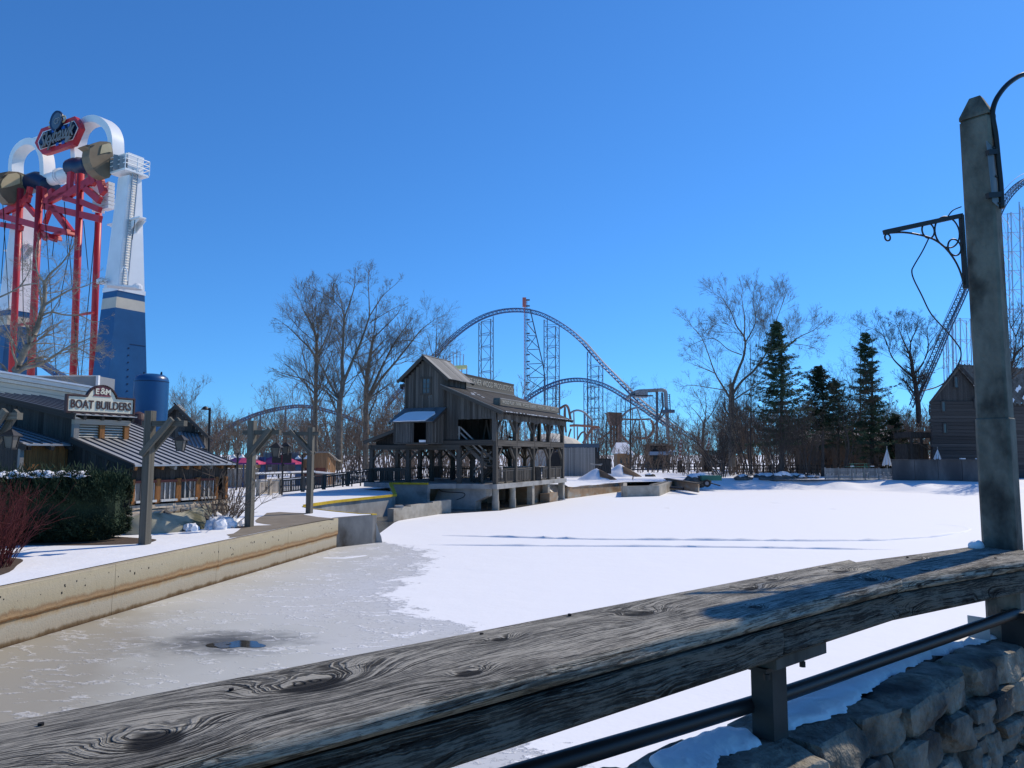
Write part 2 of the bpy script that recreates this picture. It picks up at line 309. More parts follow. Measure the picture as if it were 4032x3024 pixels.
# ------------------------------------------------------------------ frozen pond
def pond_material():
    m = bpy.data.materials.new('pond_ice_and_snow'); m.use_nodes = True; nt = m.node_tree; L = nt.links; b = nt.nodes['Principled BSDF']
    geo = _n(nt, 'ShaderNodeNewGeometry'); sx = _n(nt, 'ShaderNodeSeparateXYZ'); L.new(geo.outputs['Position'], sx.inputs[0])
    # where along the canal the snow begins (x as a function of y)
    mr = _n(nt, 'ShaderNodeMapRange'); mr.inputs['From Min'].default_value = 8; mr.inputs['From Max'].default_value = 36; L.new(sx.outputs['Y'], mr.inputs['Value'])
    fc = _n(nt, 'ShaderNodeFloatCurve'); c = fc.mapping.curves[0]; fc.mapping.use_clip = False
    pts = [(8, 0.5), (13, 0.2), (16, -0.3), (18, -1.3), (19.4, -2.6), (21.5, -3.6), (24, -3.5), (27, -3.2), (30, -3.4), (32.5, -4.4), (34.3, -6.4), (36, -9.5)]
    P = [((y - 8) / 28, (x + 10) / 12) for y, x in pts]
    c.points[0].location = P[0]; c.points[1].location = P[-1]
    for p in P[1:-1]: c.points.new(*p)
    fc.mapping.update(); L.new(mr.outputs[0], fc.inputs['Value'])
    xb = _n(nt, 'ShaderNodeMath', operation='MULTIPLY_ADD'); xb.inputs[1].default_value = 12; xb.inputs[2].default_value = -10; L.new(fc.outputs[0], xb.inputs[0])
    d = _n(nt, 'ShaderNodeMath', operation='SUBTRACT'); L.new(sx.outputs['X'], d.inputs[0]); L.new(xb.outputs[0], d.inputs[1])
    def noise(sc, det=5, st=(1, 1, 1), rot=0.0, ro=0.6):
        mp = _n(nt, 'ShaderNodeMapping'); mp.inputs['Scale'].default_value = st; mp.inputs['Rotation'].default_value = (0, 0, rot); L.new(geo.outputs['Position'], mp.inputs[0])
        n = _n(nt, 'ShaderNodeTexNoise'); n.inputs['Scale'].default_value = sc; n.inputs['Detail'].default_value = det; n.inputs['Roughness'].default_value = ro; L.new(mp.outputs[0], n.inputs[0]); return n.outputs['Fac']
    def math_(op, a, b_=None, c_=None, cl=False):
        n = _n(nt, 'ShaderNodeMath', operation=op); n.use_clamp = cl
        for i, q in enumerate((a, b_, c_)):
            if q is None: continue
            if isinstance(q, (int, float)): n.inputs[i].default_value = q
            else: L.new(q, n.inputs[i])
        return n.outputs[0]
    def sstep(v, lo, hi):
        n = _n(nt, 'ShaderNodeMapRange', interpolation_type='SMOOTHSTEP'); n.inputs['From Min'].default_value = lo; n.inputs['From Max'].default_value = hi; L.new(v, n.inputs['Value']); return n.outputs[0]
    n1 = noise(0.55, 3, (1, 1.3, 1)); n2 = noise(2.6, 6, (1, 1.5, 1), 0.2, 0.7)
    e1 = math_('MULTIPLY_ADD', n1, 3.2, d.outputs[0]); e2 = math_('MULTIPLY_ADD', n2, 4.4, e1)     # offsets average 1.6 + 2.2
    snow = sstep(e2, 3.62, 3.95)
    # thin drifted wisps on the bare ice
    nw = noise(0.8, 5, (1, 2.3, 1), 0.3, 0.6); rid = math_('ABSOLUTE', math_('SUBTRACT', nw, 0.5)); wis = math_('SUBTRACT', 1.0, sstep(rid, 0.008, 0.032))
    nm = noise(0.9, 6, (1, 1.6, 1), 0, 0.7); gate = sstep(nm, 0.46, 0.55); near = sstep(d.outputs[0], -6.0, -1.2)
    wis = math_('MULTIPLY', math_('MULTIPLY', wis, gate), math_('MULTIPLY_ADD', near, 0.65, 0.35))
    fl = noise(3.4, 6, (1, 2.2, 1), 0.1, 0.75); flk = math_('MULTIPLY', sstep(fl, 0.56, 0.62), sstep(d.outputs[0], -3.6, 0.4))
    wis = math_('MAXIMUM', wis, math_('MULTIPLY', flk, 0.85))
    mask = math_('MAXIMUM', snow, wis, None, True)
    # ice: tan near the wall, greyer out in the pond
    cr = _n(nt, 'ShaderNodeValToRGB'); E = cr.color_ramp.elements; E[0].position = 0.0; E[0].color = (0.34, 0.32, 0.265, 1); E[1].position = 1.0; E[1].color = (0.60, 0.61, 0.615, 1)
    for p_, cc in ((0.15, (0.45, 0.445, 0.395, 1)), (0.4, (0.53, 0.53, 0.485, 1)), (0.72, (0.58, 0.58, 0.555, 1))):
        q = cr.color_ramp.elements.new(p_); q.color = cc
    big = noise(0.35, 4, (1, 1, 1), 0, 0.5)
    tt = math_('MULTIPLY_ADD', d.outputs[0], 0.125, 1.0); tt = math_('ADD', tt, math_('MULTIPLY_ADD', big, 0.8, -0.4)); L.new(tt, cr.inputs[0])
    # thaw stain round the open hole
    vd = _n(nt, 'ShaderNodeVectorMath', operation='DISTANCE'); mp = _n(nt, 'ShaderNodeMapping'); mp.inputs['Scale'].default_value = (0.75, 1.25, 1); L.new(geo.outputs['Position'], mp.inputs[0]); L.new(mp.outputs[0], vd.inputs[0]); vd.inputs[1].default_value = (-6.1 * 0.75, 16.2 * 1.25, 0)
    dd = math_('ADD', vd.outputs['Value'], math_('MULTIPLY_ADD', n2, 1.6, math_('MULTIPLY_ADD', n1, 1.8, -1.7))); thaw = math_('SUBTRACT', 1.0, sstep(dd, 0.15, 1.75))
    mxt = _n(nt, 'ShaderNodeMix', data_type='RGBA'); mxt.inputs['B'].default_value = (0.055, 0.053, 0.046, 1); L.new(math_('MULTIPLY', thaw, 0.9), mxt.inputs['Factor']); L.new(cr.outputs[0], mxt.inputs['A'])
    mx = _n(nt, 'ShaderNodeMix', data_type='RGBA'); L.new(mask, mx.inputs['Factor']); L.new(mxt.outputs['Result'], mx.inputs['A']); mx.inputs['B'].default_value = (0.83, 0.845, 0.87, 1)
    L.new(mx.outputs['Result'], b.inputs['Base Color'])
    ro = _n(nt, 'ShaderNodeMapRange'); ro.inputs['To Min'].default_value = 0.42; ro.inputs['To Max'].default_value = 0.7; L.new(mask, ro.inputs['Value']); L.new(ro.outputs[0], b.inputs['Roughness'])
    b.inputs['Specular IOR Level'].default_value = 0.25
    ns = noise(0.5, 5, (1, 1.2, 1)); nf = noise(9, 3)
    h = math_('MULTIPLY_ADD', nf, 0.05, math_('MULTIPLY', ns, 0.6)); h = math_('MULTIPLY', h, mask); h = math_('MULTIPLY_ADD', mask, 0.25, h)
    bp = _n(nt, 'ShaderNodeBump'); bp.inputs['Strength'].default_value = 0.6; bp.inputs['Distance'].default_value = 0.11; L.new(h, bp.inputs['Height']); L.new(bp.outputs[0], b.inputs['Normal'])
    return m
def poly_sheet(name, pts, z, m, parent=None, kind=None):
    P = [V((p[0], p[1], p[2] if len(p) > 2 else z)) for p in pts]
    b = MB(); b.add(P, [tuple(t) for t in tessellate_polygon([P])])
    o = b.build(name, m, parent)
    me = o.data
    if sum(p.normal.z for p in me.polygons) < 0: me.flip_normals()
    if kind: o['kind'] = kind
    return o
pond = poly_sheet('frozen_pond', [(-60, -3), (160, -3), (160, 130), (-60, 130)], 0.0, pond_material(), kind='structure')
def blob(cx, cy, rx, ry, n, seed, amp=0.2, rot=0.0):
    r = random.Random(seed); ph = [r.uniform(0, 6.28) for _ in range(5)]; out = []
    for k in range(n):
        a = 2 * math.pi * k / n; q = 1 + amp * sum(math.sin((j + 2) * a + ph[j]) / (j + 1.3) for j in range(5))
        x, y = rx * q * math.cos(a), ry * q * math.sin(a)
        out.append((cx + x * math.cos(rot) - y * math.sin(rot), cy + x * math.sin(rot) + y * math.cos(rot)))
    return out
mat('open_water', (0.025, 0.024, 0.02), (0.06, 0.055, 0.045), rough=0.07, scale=0.8, coord='Position', spec=0.5)
mat('dark_ice', (0.05, 0.052, 0.05), (0.11, 0.11, 0.10), rough=0.25, scale=0.5, coord='Position', spec=0.4)
hole = poly_sheet('meltwater_hole', blob(-5.8, 16.05, 0.46, 0.36, 48, 3, 0.34), 0.006, 'open_water', kind='structure')
poly_sheet('slush', blob(-6.1, 16.0, 0.2, 0.2, 30, 5, 0.45), 0.012, 'dark_ice', hole)
# sled and skate tracks: low pushed-up ridges of snow
def ridge(name, pts, wdt, hgt, parent, seed=1, m='snow', zb=0.0):
    r = random.Random(seed); pts = [V((p[0], p[1], 0)) for p in pts]; fine = []
    for a, c in zip(pts[:-1], pts[1:]):
        k = max(2, int((c - a).length / 0.5))
        fine += [a.lerp(c, i / k) for i in range(k)]
    fine.append(pts[-1]); b = MB(); vs = []; fs = []
    for i, p in enumerate(fine):
        t = (fine[min(i + 1, len(fine) - 1)] - fine[max(i - 1, 0)]).normalized(); n = V((-t.y, t.x, 0)); e = 0.25 + 0.75 * min(1, i / 6, (len(fine) - 1 - i) / 6)
        hh = hgt * e * r.uniform(0.45, 1.2); ww = wdt * r.uniform(0.8, 1.2)
        vs += [p - n * ww * .6 + V((0, 0, zb - .01)), p - n * ww * .15 + V((0, 0, zb + hh)), p + n * ww * .1 + V((0, 0, zb + hh * .9)), p + n * ww + V((0, 0, zb - .01))]
    for i in range(len(fine) - 1):
        for k in range(3): fs.append((4 * i + k, 4 * i + k + 1, 4 * i + 5 + k, 4 * i + 4 + k))
    b.add(vs, fs); return b.build(name, m, parent, smooth=True)
ridge('snow_ridge', [Q(955, 1157), Q(1100, 1161), Q(1300, 1166), Q(1500, 1167), Q(1750, 1169), Q(1900, 1168), Q(2020, 1160), Q(2080, 1150), Q(2096, 1143)], 0.15, 0.10, pond, 1)
ridge('snow_ridge', [Q(2096, 1143), Q(2085, 1138), Q(2050, 1134), Q(1990, 1130)], 0.3, 0.05, pond, 4)
ridge('snow_ridge', [Q(925, 1177), Q(1050, 1179), Q(1200, 1180), Q(1400, 1181), Q(1600, 1183), Q(1850, 1187), Q(1950, 1188)], 0.13, 0.08, pond, 2)
for (a, c) in (((1664, 1086), (1690, 1087)), ((1436, 1097), (1452, 1097)), ((1790, 1099), (1815, 1100)), ((700, 1205), (790, 1200))):
    ridge('snow_ridge', [Q(*a), Q((a[0] + c[0]) / 2, a[1] + 1), Q(*c)], 0.25, 0.09, pond, 3)
# ------------------------------------------------------------------ left bank, canal wall
ZB = 1.25
wd = V((0.1766, 0.9843, 0)); wn = V((0.9843, -0.1766, 0))
W0 = V((-12.4, 5.4, 0)); W1 = V((-7.56, 32.36, 0)); WLEN = (W1 - W0).length; wd = (W1 - W0).normalized(); wn = V((wd.y, -wd.x, 0))
PIER = V((-6.29, 33.82, 0))
near_y = [(-6.35, 34.25), (-6.95, 34.35), (-8.4, 35.7), (-9.95, 37.4), (-10.7, 38.6)]
far_y = [(-10.9, 39.4), (-10.75, 40.4), (-10.2, 43.0), (-9.1, 46.0), (-7.75, 49.6)]
MA = G(1950, 2009, 0); MU = V((math.sin(math.radians(23.5)), math.cos(math.radians(23.5)), 0)); MVv = V((-MU.y, MU.x, 0))
def MW(s, t, z): return V((MA.x, MA.y, 0)) + MVv * s + MU * t + V((0, 0, z))       # mill frame: s to the left along the front, t back along the side
bk = 0.13
edge = [tuple((W0 - wn * bk)[:2]), tuple((W1 - wn * bk)[:2]), (PIER.x - .1, PIER.y + .12)] + [(x - .1, y - .02) for x, y in near_y] + [(x - .12, y + .05) for x, y in far_y]
ml = [MW(s, t, 0) for s, t in ((7.6, -1.6), (11.0, -0.4), (11.0, 14.5), (2.0, 15.2), (-1.2, 14.9))]
left_bank = poly_sheet('snow_ground', edge + [(p.x, p.y) for p in ml] + [(5.2, 70), (5.2, 2600), (-2200, 2600), (-2200, 5.4)], ZB + 0.02, 'snow', kind='structure')
poly_sheet('snow_ground', [(5.2, 69), (5.6, 68.2), (12.2, 80.6), (17.9, 82.5), (22, 87.5), (26, 90.5), (35, 91), (40, 89), (44.5, 86.5), (48.5, 83), (54, 79), (70, 75), (130, 66), (2400, 60), (2400, 2600), (5.2, 2600)], 1.0, 'snow', kind='structure')
def canal_material():
    m = bpy.data.materials.new('canal_concrete'); m.use_nodes = True; nt = m.node_tree; L = nt.links; b = nt.nodes['Principled BSDF']; b.inputs['Roughness'].default_value = 0.9; b.inputs['Specular IOR Level'].default_value = 0.2
    geo = _n(nt, 'ShaderNodeNewGeometry'); sx = _n(nt, 'ShaderNodeSeparateXYZ'); L.new(geo.outputs['Position'], sx.inputs[0])
    def noise(sc, st, det=5):
        mp = _n(nt, 'ShaderNodeMapping'); mp.inputs['Scale'].default_value = st; L.new(geo.outputs['Position'], mp.inputs[0]); n = _n(nt, 'ShaderNodeTexNoise'); n.inputs['Scale'].default_value = sc; n.inputs['Detail'].default_value = det; n.inputs['Roughness'].default_value = .65; L.new(mp.outputs[0], n.inputs[0]); return n.outputs['Fac']
    a = noise(1.6, (1, 1, 0.35)); f = noise(7, (1, 1, 0.5)); pit = noise(26, (1, 1, 1), 2)
    ma = _n(nt, 'ShaderNodeMath', operation='MULTIPLY_ADD'); ma.inputs[1].default_value = 0.22; L.new(a, ma.inputs[0]); L.new(sx.outputs['Z'], ma.inputs[2])
    mb = _n(nt, 'ShaderNodeMath', operation='MULTIPLY_ADD'); mb.inputs[1].default_value = 0.10; L.new(f, mb.inputs[0]); L.new(ma.outputs[0], mb.inputs[2])
    mc = _n(nt, 'ShaderNodeMath', operation='SUBTRACT'); mc.inputs[1].default_value = 0.16; L.new(mb.outputs[0], mc.inputs[0])
    md = _n(nt, 'ShaderNodeMath', operation='MULTIPLY'); md.inputs[1].default_value = 1 / 1.3; L.new(mc.outputs[0], md.inputs[0])
    cr = _n(nt, 'ShaderNodeValToRGB'); E = cr.color_ramp.elements; E[0].position = 0.0; E[0].color = (0.09, 0.055, 0.028, 1); E[1].position = 1.0; E[1].color = (0.33, 0.29, 0.215, 1)
    for p_, cc in ((0.05, (0.16, 0.11, 0.06)), (0.10, (0.36, 0.31, 0.23)), (0.30, (0.40, 0.36, 0.28)), (0.37, (0.36, 0.27, 0.16)), (0.42, (0.30, 0.145, 0.055)), (0.46, (0.38, 0.25, 0.13)), (0.52, (0.27, 0.18, 0.10)), (0.58, (0.37, 0.315, 0.21)), (0.80, (0.42, 0.37, 0.265)), (0.92, (0.45, 0.39, 0.265))):
        q = E.new(p_); q.color = (*cc, 1)
    L.new(md.outputs[0], cr.inputs[0])
    pr = _n(nt, 'ShaderNodeValToRGB'); pr.color_ramp.elements[0].position = 0.25; pr.color_ramp.elements[0].color = (0.25, 0.25, 0.25, 1); pr.color_ramp.elements[1].position = 0.34
    L.new(pit, pr.inputs[0]); mm = _n(nt, 'ShaderNodeMix', data_type='RGBA', blend_type='MULTIPLY'); mm.inputs['Factor'].default_value = 0.8; L.new(cr.outputs[0], mm.inputs['A']); L.new(pr.outputs[0], mm.inputs['B']); L.new(mm.outputs['Result'], b.inputs['Base Color'])
    bp = _n(nt, 'ShaderNodeBump'); bp.inputs['Strength'].default_value = 0.4; bp.inputs['Distance'].default_value = 0.03; ad = _n(nt, 'ShaderNodeMath', operation='MULTIPLY_ADD'); ad.inputs[1].default_value = .5; L.new(pit, ad.inputs[0]); L.new(f, ad.inputs[2]); L.new(ad.outputs[0], bp.inputs['Height']); L.new(bp.outputs[0], b.inputs['Normal'])
    MATS['canal'] = m
canal_material()
cw = thing('canal_wall', W0, 'stained concrete canal wall with an orange rust band beside the bare ice', 'wall')
npan = 6; prof = [(-0.5, ZB), (0.05, ZB), (0.06, ZB - .02), (0.06, 0.60), (0.045, 0.56), (0.0, 0.50), (0.0, -0.5), (-0.5, -0.5)]
for i in range(npan):
    a = W0 + wd * (WLEN * i / npan + 0.006); c = W0 + wd * (WLEN * (i + 1) / npan - 0.006)
    MB().prism([a + wn * n_ + V((0, 0, z)) for n_, z in prof], c - a).build('wall_panel', 'canal', cw)
r_ = random.Random(5)
for i in range(44):     # tie holes and chips in the concrete
    p = W0 + wd * (9.5 + r_.random() * 17.5) + wn * 0.058 + V((0, 0, r_.choice([1.04, 1.06, 1.0, .95, .82]) + r_.uniform(-.06, .06)))
    q_ = r_.uniform(.4, 1.2); MB().box(p, (0.012, .035 * q_, .045 * q_ * r_.uniform(.6, 1.4)), 0).build('tie_hole', 'dark_inside', cw)
# pier end
mat('pier_concrete', (0.10, 0.10, 0.098), (0.24, 0.235, 0.22), rough=.9, scale=1.0, stretch=(1, 1, .6), coord='Position', bump=.4, bdist=.02, fine=.5, fscale=30, col3=(.05, .04, .03), c3=(.5, .66), c3scale=.9)
pr = thing('pier_end', W1, 'dark rounded concrete pier end with a yellow tip where the canal meets the pond', 'pier')
pts = [W1, W1.lerp(PIER, .5), PIER, PIER + V((.13, .22, 0)), V((-6.2, 34.28, 0)), V((-6.42, 34.45, 0)), V((-6.95, 34.5, 0)), W1 + V((-.6, .75, 0)), W1 - wn * .4]
MB().prism([p + V((0, 0, -.5)) for p in pts], (0, 0, ZB + .5)).build('wall_panel', 'pier_concrete', pr)
MB().prism([p + V((0, 0, ZB)) for p in (PIER + V((-.03, .02, 0)), PIER + V((.14, .23, 0)), V((-6.19, 34.3, 0)), V((-6.42, 34.46, 0)), V((-6.5, 34.3, 0)))], (0, 0, .03)).build('painted_tip', 'paint_yellow', pr)
MB().prism([p for p in (PIER + V((.13, .2, .9)), PIER + V((.2, .3, .6)), PIER + V((.34, .35, .25)), PIER + V((.42, .3, -.1)), PIER + V((.1, .3, -.1)))], (-.2, .22, 0)).build('ice_skirt', 'concrete_grey', pr)
ridge('snow_cover', [tuple((W1 - wn * .25 + wd * .1)[:2]), (PIER.x - .5, PIER.y + .05), (PIER.x - .2, PIER.y + .25), (-6.6, 34.3)], .22, .07, pr, 8, zb=ZB)
def wall_run(parent, pts, z0, z1, th, m, name='wall_panel'):
    for a, c in zip(pts[:-1], pts[1:]):
        a = V((a[0], a[1], 0)); c = V((c[0], c[1], 0)); d = (c - a).normalized(); n = V((d.y, -d.x, 0))
        MB().prism([a + V((0, 0, z0)), c + V((0, 0, z0)), c - n * th + V((0, 0, z0)), a - n * th + V((0, 0, z0))], (0, 0, z1 - z0)).build(name, m, parent)
fl = thing('boat_channel_wall', (-10.2, 43, 0), 'curved concrete boat channel wall with a yellow painted edge left of the mill', 'wall')
chn = [(x, y) for x, y in near_y]
wall_run(fl, [(-10.7, 38.6), (-8.4, 35.7), (-6.95, 34.5)], -.5, ZB - .02, .3, 'concrete_grey')
wall_run(fl, far_y[::-1] + [near_y[-1]], -.5, ZB - .02, -.3, 'concrete_grey')
ramp_pts = [(x, y, ZB) for x, y in far_y] + [(*MW(7.35, -2.3, 0)[:2], 1.84), (*MW(4.4, -2.05, 0)[:2], 1.86)]
for a, c in zip(ramp_pts[:-1], ramp_pts[1:]):
    d = (V(c) - V(a)).normalized(); piece(fl, 'painted_edge', V(a) + V((0, 0, .03)) - d * .03, V(c) + V((0, 0, .03)) + d * .03, 0.22, 0.14, 'paint_yellow', side=V((-d.y, d.x, 0)))
for a, c in zip(near_y[:-1], near_y[1:]):
    piece(fl, 'painted_edge', (a[0], a[1], ZB + .012), (c[0], c[1], ZB + .012), 0.1, 0.06, 'paint_yellow')
piece(fl, 'painted_edge', (-10.7, 38.6, ZB + .01), (-10.9, 39.4, ZB + .01), .2, .1, 'paint_yellow')
a, c = ramp_pts[-3], ramp_pts[-2]
wall_run(fl, [(*MW(4.4, -2.05, 0)[:2],), (*MW(7.35, -2.3, 0)[:2],), (-7.75, 49.6)], -.5, 1.2, -.4, 'concrete_grey')
MB().prism([(*MW(4.4, -2.05, 0)[:2], 1.2), (*MW(7.35, -2.3, 0)[:2], 1.2), (*MW(7.35, -2.3, 0)[:2], 1.8), (*MW(4.4, -2.05, 0)[:2], 1.82)], MU * .4).build('wall_panel', 'concrete_grey', fl)
poly_sheet('channel_water', [(-10.6, 38.4), (-6.6, 34.9), (-6.9, 44.0), (-6.6, 48.6), tuple(MW(-.5, -.2, 0)[:2]), tuple(MW(-.6, 13.5, 0)[:2]), tuple(MW(8.6, 13.5, 0)[:2]), tuple(MW(8.2, -1.9, 0)[:2]), (-8.0, 49.2), (-10.4, 43.0), (-11.0, 40.3)], 0.008, 'dark_ice', kind='structure')
# bare paving on the bank, mulch beds
r4 = lambda x, y, z=ZB: G(700 + x * .42194, 1500 + y * .42194, z)
pav = [r4(*p) for p in [(615, 1360), (560, 1405), (520, 1430), (455, 1440), (490, 1462), (470, 1473), (560, 1462), (760, 1420), (1000, 1372), (1250, 1325), (1470, 1288), (1310, 1275), (1170, 1252), (1230, 1240), (1100, 1235), (950, 1227), (830, 1236), (800, 1262), (760, 1278), (720, 1310), (735, 1328), (800, 1340), (890, 1350)]]
poly_sheet('paving', [(p.x, p.y) for p in pav], ZB + 0.026, 'paving', kind='structure')
poly_sheet('bed_soil', blob(-13.3, 17.6, 1.5, 2.6, 40, 11, .12, .2), ZB + 0.026, 'mulch', kind='structure')
poly_sheet('bed_soil', blob(-14.2, 23.6, 3.0, 1.2, 40, 12, .12, .12), ZB + 0.027, 'mulch', kind='structure')
poly_sheet('bed_soil', blob(-10.75, 28.2, .9, .35, 30, 13, .2, -.3), ZB + 0.03, 'mulch', kind='structure')
# snow on the right-hand bank: slope from the ice up to the ground
def bank_slope():
    sh = [(18.0, 81.6), (21, 84.0), (26, 84), (34, 83), (39, 80), (43.5, 73), (47, 68), (53, 65), (66, 60), (110, 50), (160, 40)]
    tp = [(17.9, 82.6), (22, 88.5), (26.5, 91.5), (35, 91.5), (40, 89.5), (44.5, 87), (48.5, 83.5), (54, 79.5), (70, 76), (130, 69), (180, 60)]
    sh = np.array(sh, float); tp = np.array(tp, float); k = np.linspace(0, 1, len(sh))
    def fn(u, v):
        sx = np.interp(u, k, sh[:, 0]); sy = np.interp(u, k, sh[:, 1]); tx = np.interp(u, k, tp[:, 0]); ty = np.interp(u, k, tp[:, 1])
        x = sx + (tx - sx) * v; y = sy + (ty - sy) * v + 0.9 * vnoise(x * .35, sy * .2, 3) * (1 - v)
        z = -0.05 + 1.13 * (v * v * (3 - 2 * v)) + 0.16 * vnoise(x * .9, y * .9, 5) * v * (1 - v) * 4
        return x, y, z
    o = ngrid('snow_bank', fn, 160, 18, 'snow'); o['kind'] = 'structure'
bank_slope()
# ------------------------------------------------------------------ foreground: timber rail on a stone wall
BX = V((0.766, 0.643, 0)).normalized(); BY = V((-BX.y, BX.x, 0))     # along the left length of the rail (to the right, away), across (away from the camera)
BXR = V((0.843, 0.538, 0)).normalized(); BYR = V((-BXR.y, BXR.x, 0))  # the right length turns a little
BK = V((1.3, 2.89, 0)); AK = 1.70                                     # the joint between the two lengths
BO = BK - BX * AK
def RW(a, b, z): return BO + BX * a + BY * b + V((0, 0, z))
def RR_(a, b, z): return BK + BXR * (a - AK) + BYR * b + V((0, 0, z))
ZR = 3.55
def rail_wood():
    m = bpy.data.materials.new('rail_wood'); m.use_nodes = True; nt = m.node_tree; L = nt.links; b = nt.nodes['Principled BSDF']; b.inputs['Roughness'].default_value = .88; b.inputs['Specular IOR Level'].default_value = .18
    at = _n(nt, 'ShaderNodeAttribute', attribute_name='rail'); sp = _n(nt, 'ShaderNodeSeparateXYZ'); L.new(at.outputs['Vector'], sp.inputs[0])
    def math_(op, a, b_=None, c_=None):
        n = _n(nt, 'ShaderNodeMath', operation=op)
        for i, q in enumerate((a, b_, c_)):
            if q is None: continue
            if isinstance(q, (int, float)): n.inputs[i].default_value = q
            else: L.new(q, n.inputs[i])
        return n.outputs[0]
    def noise(sc, st, det=4, ro=.6, out='Fac'):
        mp = _n(nt, 'ShaderNodeMapping'); mp.inputs['Scale'].default_value = st; L.new(at.outputs['Vector'], mp.inputs[0]); n = _n(nt, 'ShaderNodeTexNoise'); n.inputs['Scale'].default_value = sc; n.inputs['Detail'].default_value = det; n.inputs['Roughness'].default_value = ro; L.new(mp.outputs[0], n.inputs[0]); return n.outputs[out]
    # growth-ring coordinate: straight grain across the timber, bulging into closed rings round each knot
    yz = math_('ADD', sp.outputs['Y'], math_('MULTIPLY', sp.outputs['Z'], 0.8))
    g = math_('MULTIPLY_ADD', noise(2.0, (1, 2.0, 1), 2), 0.06, yz); g = math_('MULTIPLY_ADD', noise(11, (1, 1.8, 1), 3), 0.008, g); g = math_('MULTIPLY_ADD', noise(60, (.6, 1.8, 1), 3), 0.004, g)
    core = None
    knots = [(-0.805, -0.09, .075, .20), (-0.488, 0.022, .095, .26), (0.006, 0.05, .035, .08), (-0.213, -0.117, .045, .10), (0.504, 0.03, .075, .20), (1.086, 0.046, .05, .13), (1.298, 0.10, .05, .12), (1.672, 0.03, .06, .15), (1.60, -0.12, .05, .12), (2.25, 0.05, .05, .12), (2.7, -0.05, .05, .12), (-1.25, 0.05, .06, .15), (0.82, -0.13, .03, .07), (2.0, -0.12, .035, .08),
             (0.3, -0.30, .05, .12), (1.75, -0.28, .06, .14), (-0.4, -0.29, .05, .12), (2.35, -0.27, .05, .12)]
    jx = math_('MULTIPLY_ADD', noise(9, (1, 1, 1), 2), 0.05, -0.025); jy = math_('MULTIPLY_ADD', noise(8, (1.2, 1, 1), 2), 0.04, -0.02)
    px = math_('ADD', sp.outputs['X'], jx); py = math_('ADD', yz, jy)
    for (kx, ky, r, amp) in knots:
        dx = math_('DIVIDE', math_('SUBTRACT', px, kx), r * 1.7); dy = math_('DIVIDE', math_('SUBTRACT', py, ky), r)
        d2 = math_('ADD', math_('MULTIPLY', dx, dx), math_('MULTIPLY', dy, dy)); ex = math_('POWER', 2.71828, math_('MULTIPLY', d2, -1.0))
        g = math_('MULTIPLY_ADD', ex, amp * .62, g)
        core = ex if core is None else math_('MAXIMUM', core, ex)
    def band(fr, ln, det):
        cb = _n(nt, 'ShaderNodeCombineXYZ'); L.new(math_('MULTIPLY', g, fr), cb.inputs[0]); L.new(math_('MULTIPLY', sp.outputs['X'], ln), cb.inputs[1])
        n = _n(nt, 'ShaderNodeTexNoise'); n.inputs['Scale'].default_value = 1.0; n.inputs['Detail'].default_value = det; n.inputs['Roughness'].default_value = .5; L.new(cb.outputs[0], n.inputs[0]); return n.outputs['Fac']
    bn = _n(nt, 'ShaderNodeMapRange', interpolation_type='SMOOTHSTEP'); bn.inputs['From Min'].default_value = .36; bn.inputs['From Max'].default_value = .55; L.new(band(230.0, 1.1, 1.5), bn.inputs[0])
    rr = bn.outputs[0]; ring2 = math_('MULTIPLY_ADD', band(420.0, 5.0, 2.0), 2.0, -1.0)
    fib = math_('MULTIPLY_ADD', math_('SUBTRACT', noise(1.0, (13, 300, 200), 5, .8), .5), 1.9, .5); blot = noise(3.2, (1, 2.5, 1), 4); crackn = noise(1.0, (4.0, 85, 55), 5, .7)
    wgt = math_('MULTIPLY_ADD', math_('POWER', core, 0.5), 0.55, 0.42)
    wm = _n(nt, 'ShaderNodeMapRange', interpolation_type='SMOOTHSTEP'); wm.inputs['From Min'].default_value = .36; wm.inputs['From Max'].default_value = .66; wm.inputs['To Min'].default_value = .15; wm.inputs['To Max'].default_value = 1.1; L.new(noise(7.0, (1, 3.5, 2), 5, .7), wm.inputs[0]); wgt = math_('MULTIPLY', wgt, math_('MAXIMUM', wm.outputs[0], math_('MULTIPLY', core, .9)))
    ringc = math_('SUBTRACT', 1.0, math_('MULTIPLY', math_('SUBTRACT', 1.0, rr), wgt))
    v = math_('MULTIPLY', ringc, 0.72); v = math_('MULTIPLY_ADD', fib, 0.62, v); v = math_('MULTIPLY_ADD', blot, 0.55, v); v = math_('MULTIPLY_ADD', noise(30, (1, 3, 2), 4, .7), 0.35, math_('SUBTRACT', v, .21)); v = math_('MULTIPLY_ADD', ring2, 0.16, v)
    kc = _n(nt, 'ShaderNodeMapRange', interpolation_type='SMOOTHSTEP'); kc.inputs['From Min'].default_value = .80; kc.inputs['From Max'].default_value = .93; L.new(core, kc.inputs[0])
    v = math_('SUBTRACT', math_('MULTIPLY_ADD', kc.outputs[0], -0.50, v), 0.32)
    ck = _n(nt, 'ShaderNodeMapRange', interpolation_type='SMOOTHSTEP'); ck.inputs['From Min'].default_value = .345; ck.inputs['From Max'].default_value = .40; L.new(crackn, ck.inputs[0])
    ckd = math_('SUBTRACT', 1.0, ck.outputs[0]); v = math_('MULTIPLY_ADD', ckd, -0.35, v)
    cr = _n(nt, 'ShaderNodeValToRGB'); E = cr.color_ramp.elements; E[0].position = .30; E[0].color = (.014, .013, .012, 1); E[1].position = 1.12; E[1].color = (.40, .38, .325, 1)
    q = E.new(.58); q.color = (.055, .052, .046, 1); q = E.new(.84); q.color = (.15, .145, .127, 1); E[-1].position = 1.0
    L.new(v, cr.inputs[0]); L.new(cr.outputs[0], b.inputs['Base Color'])
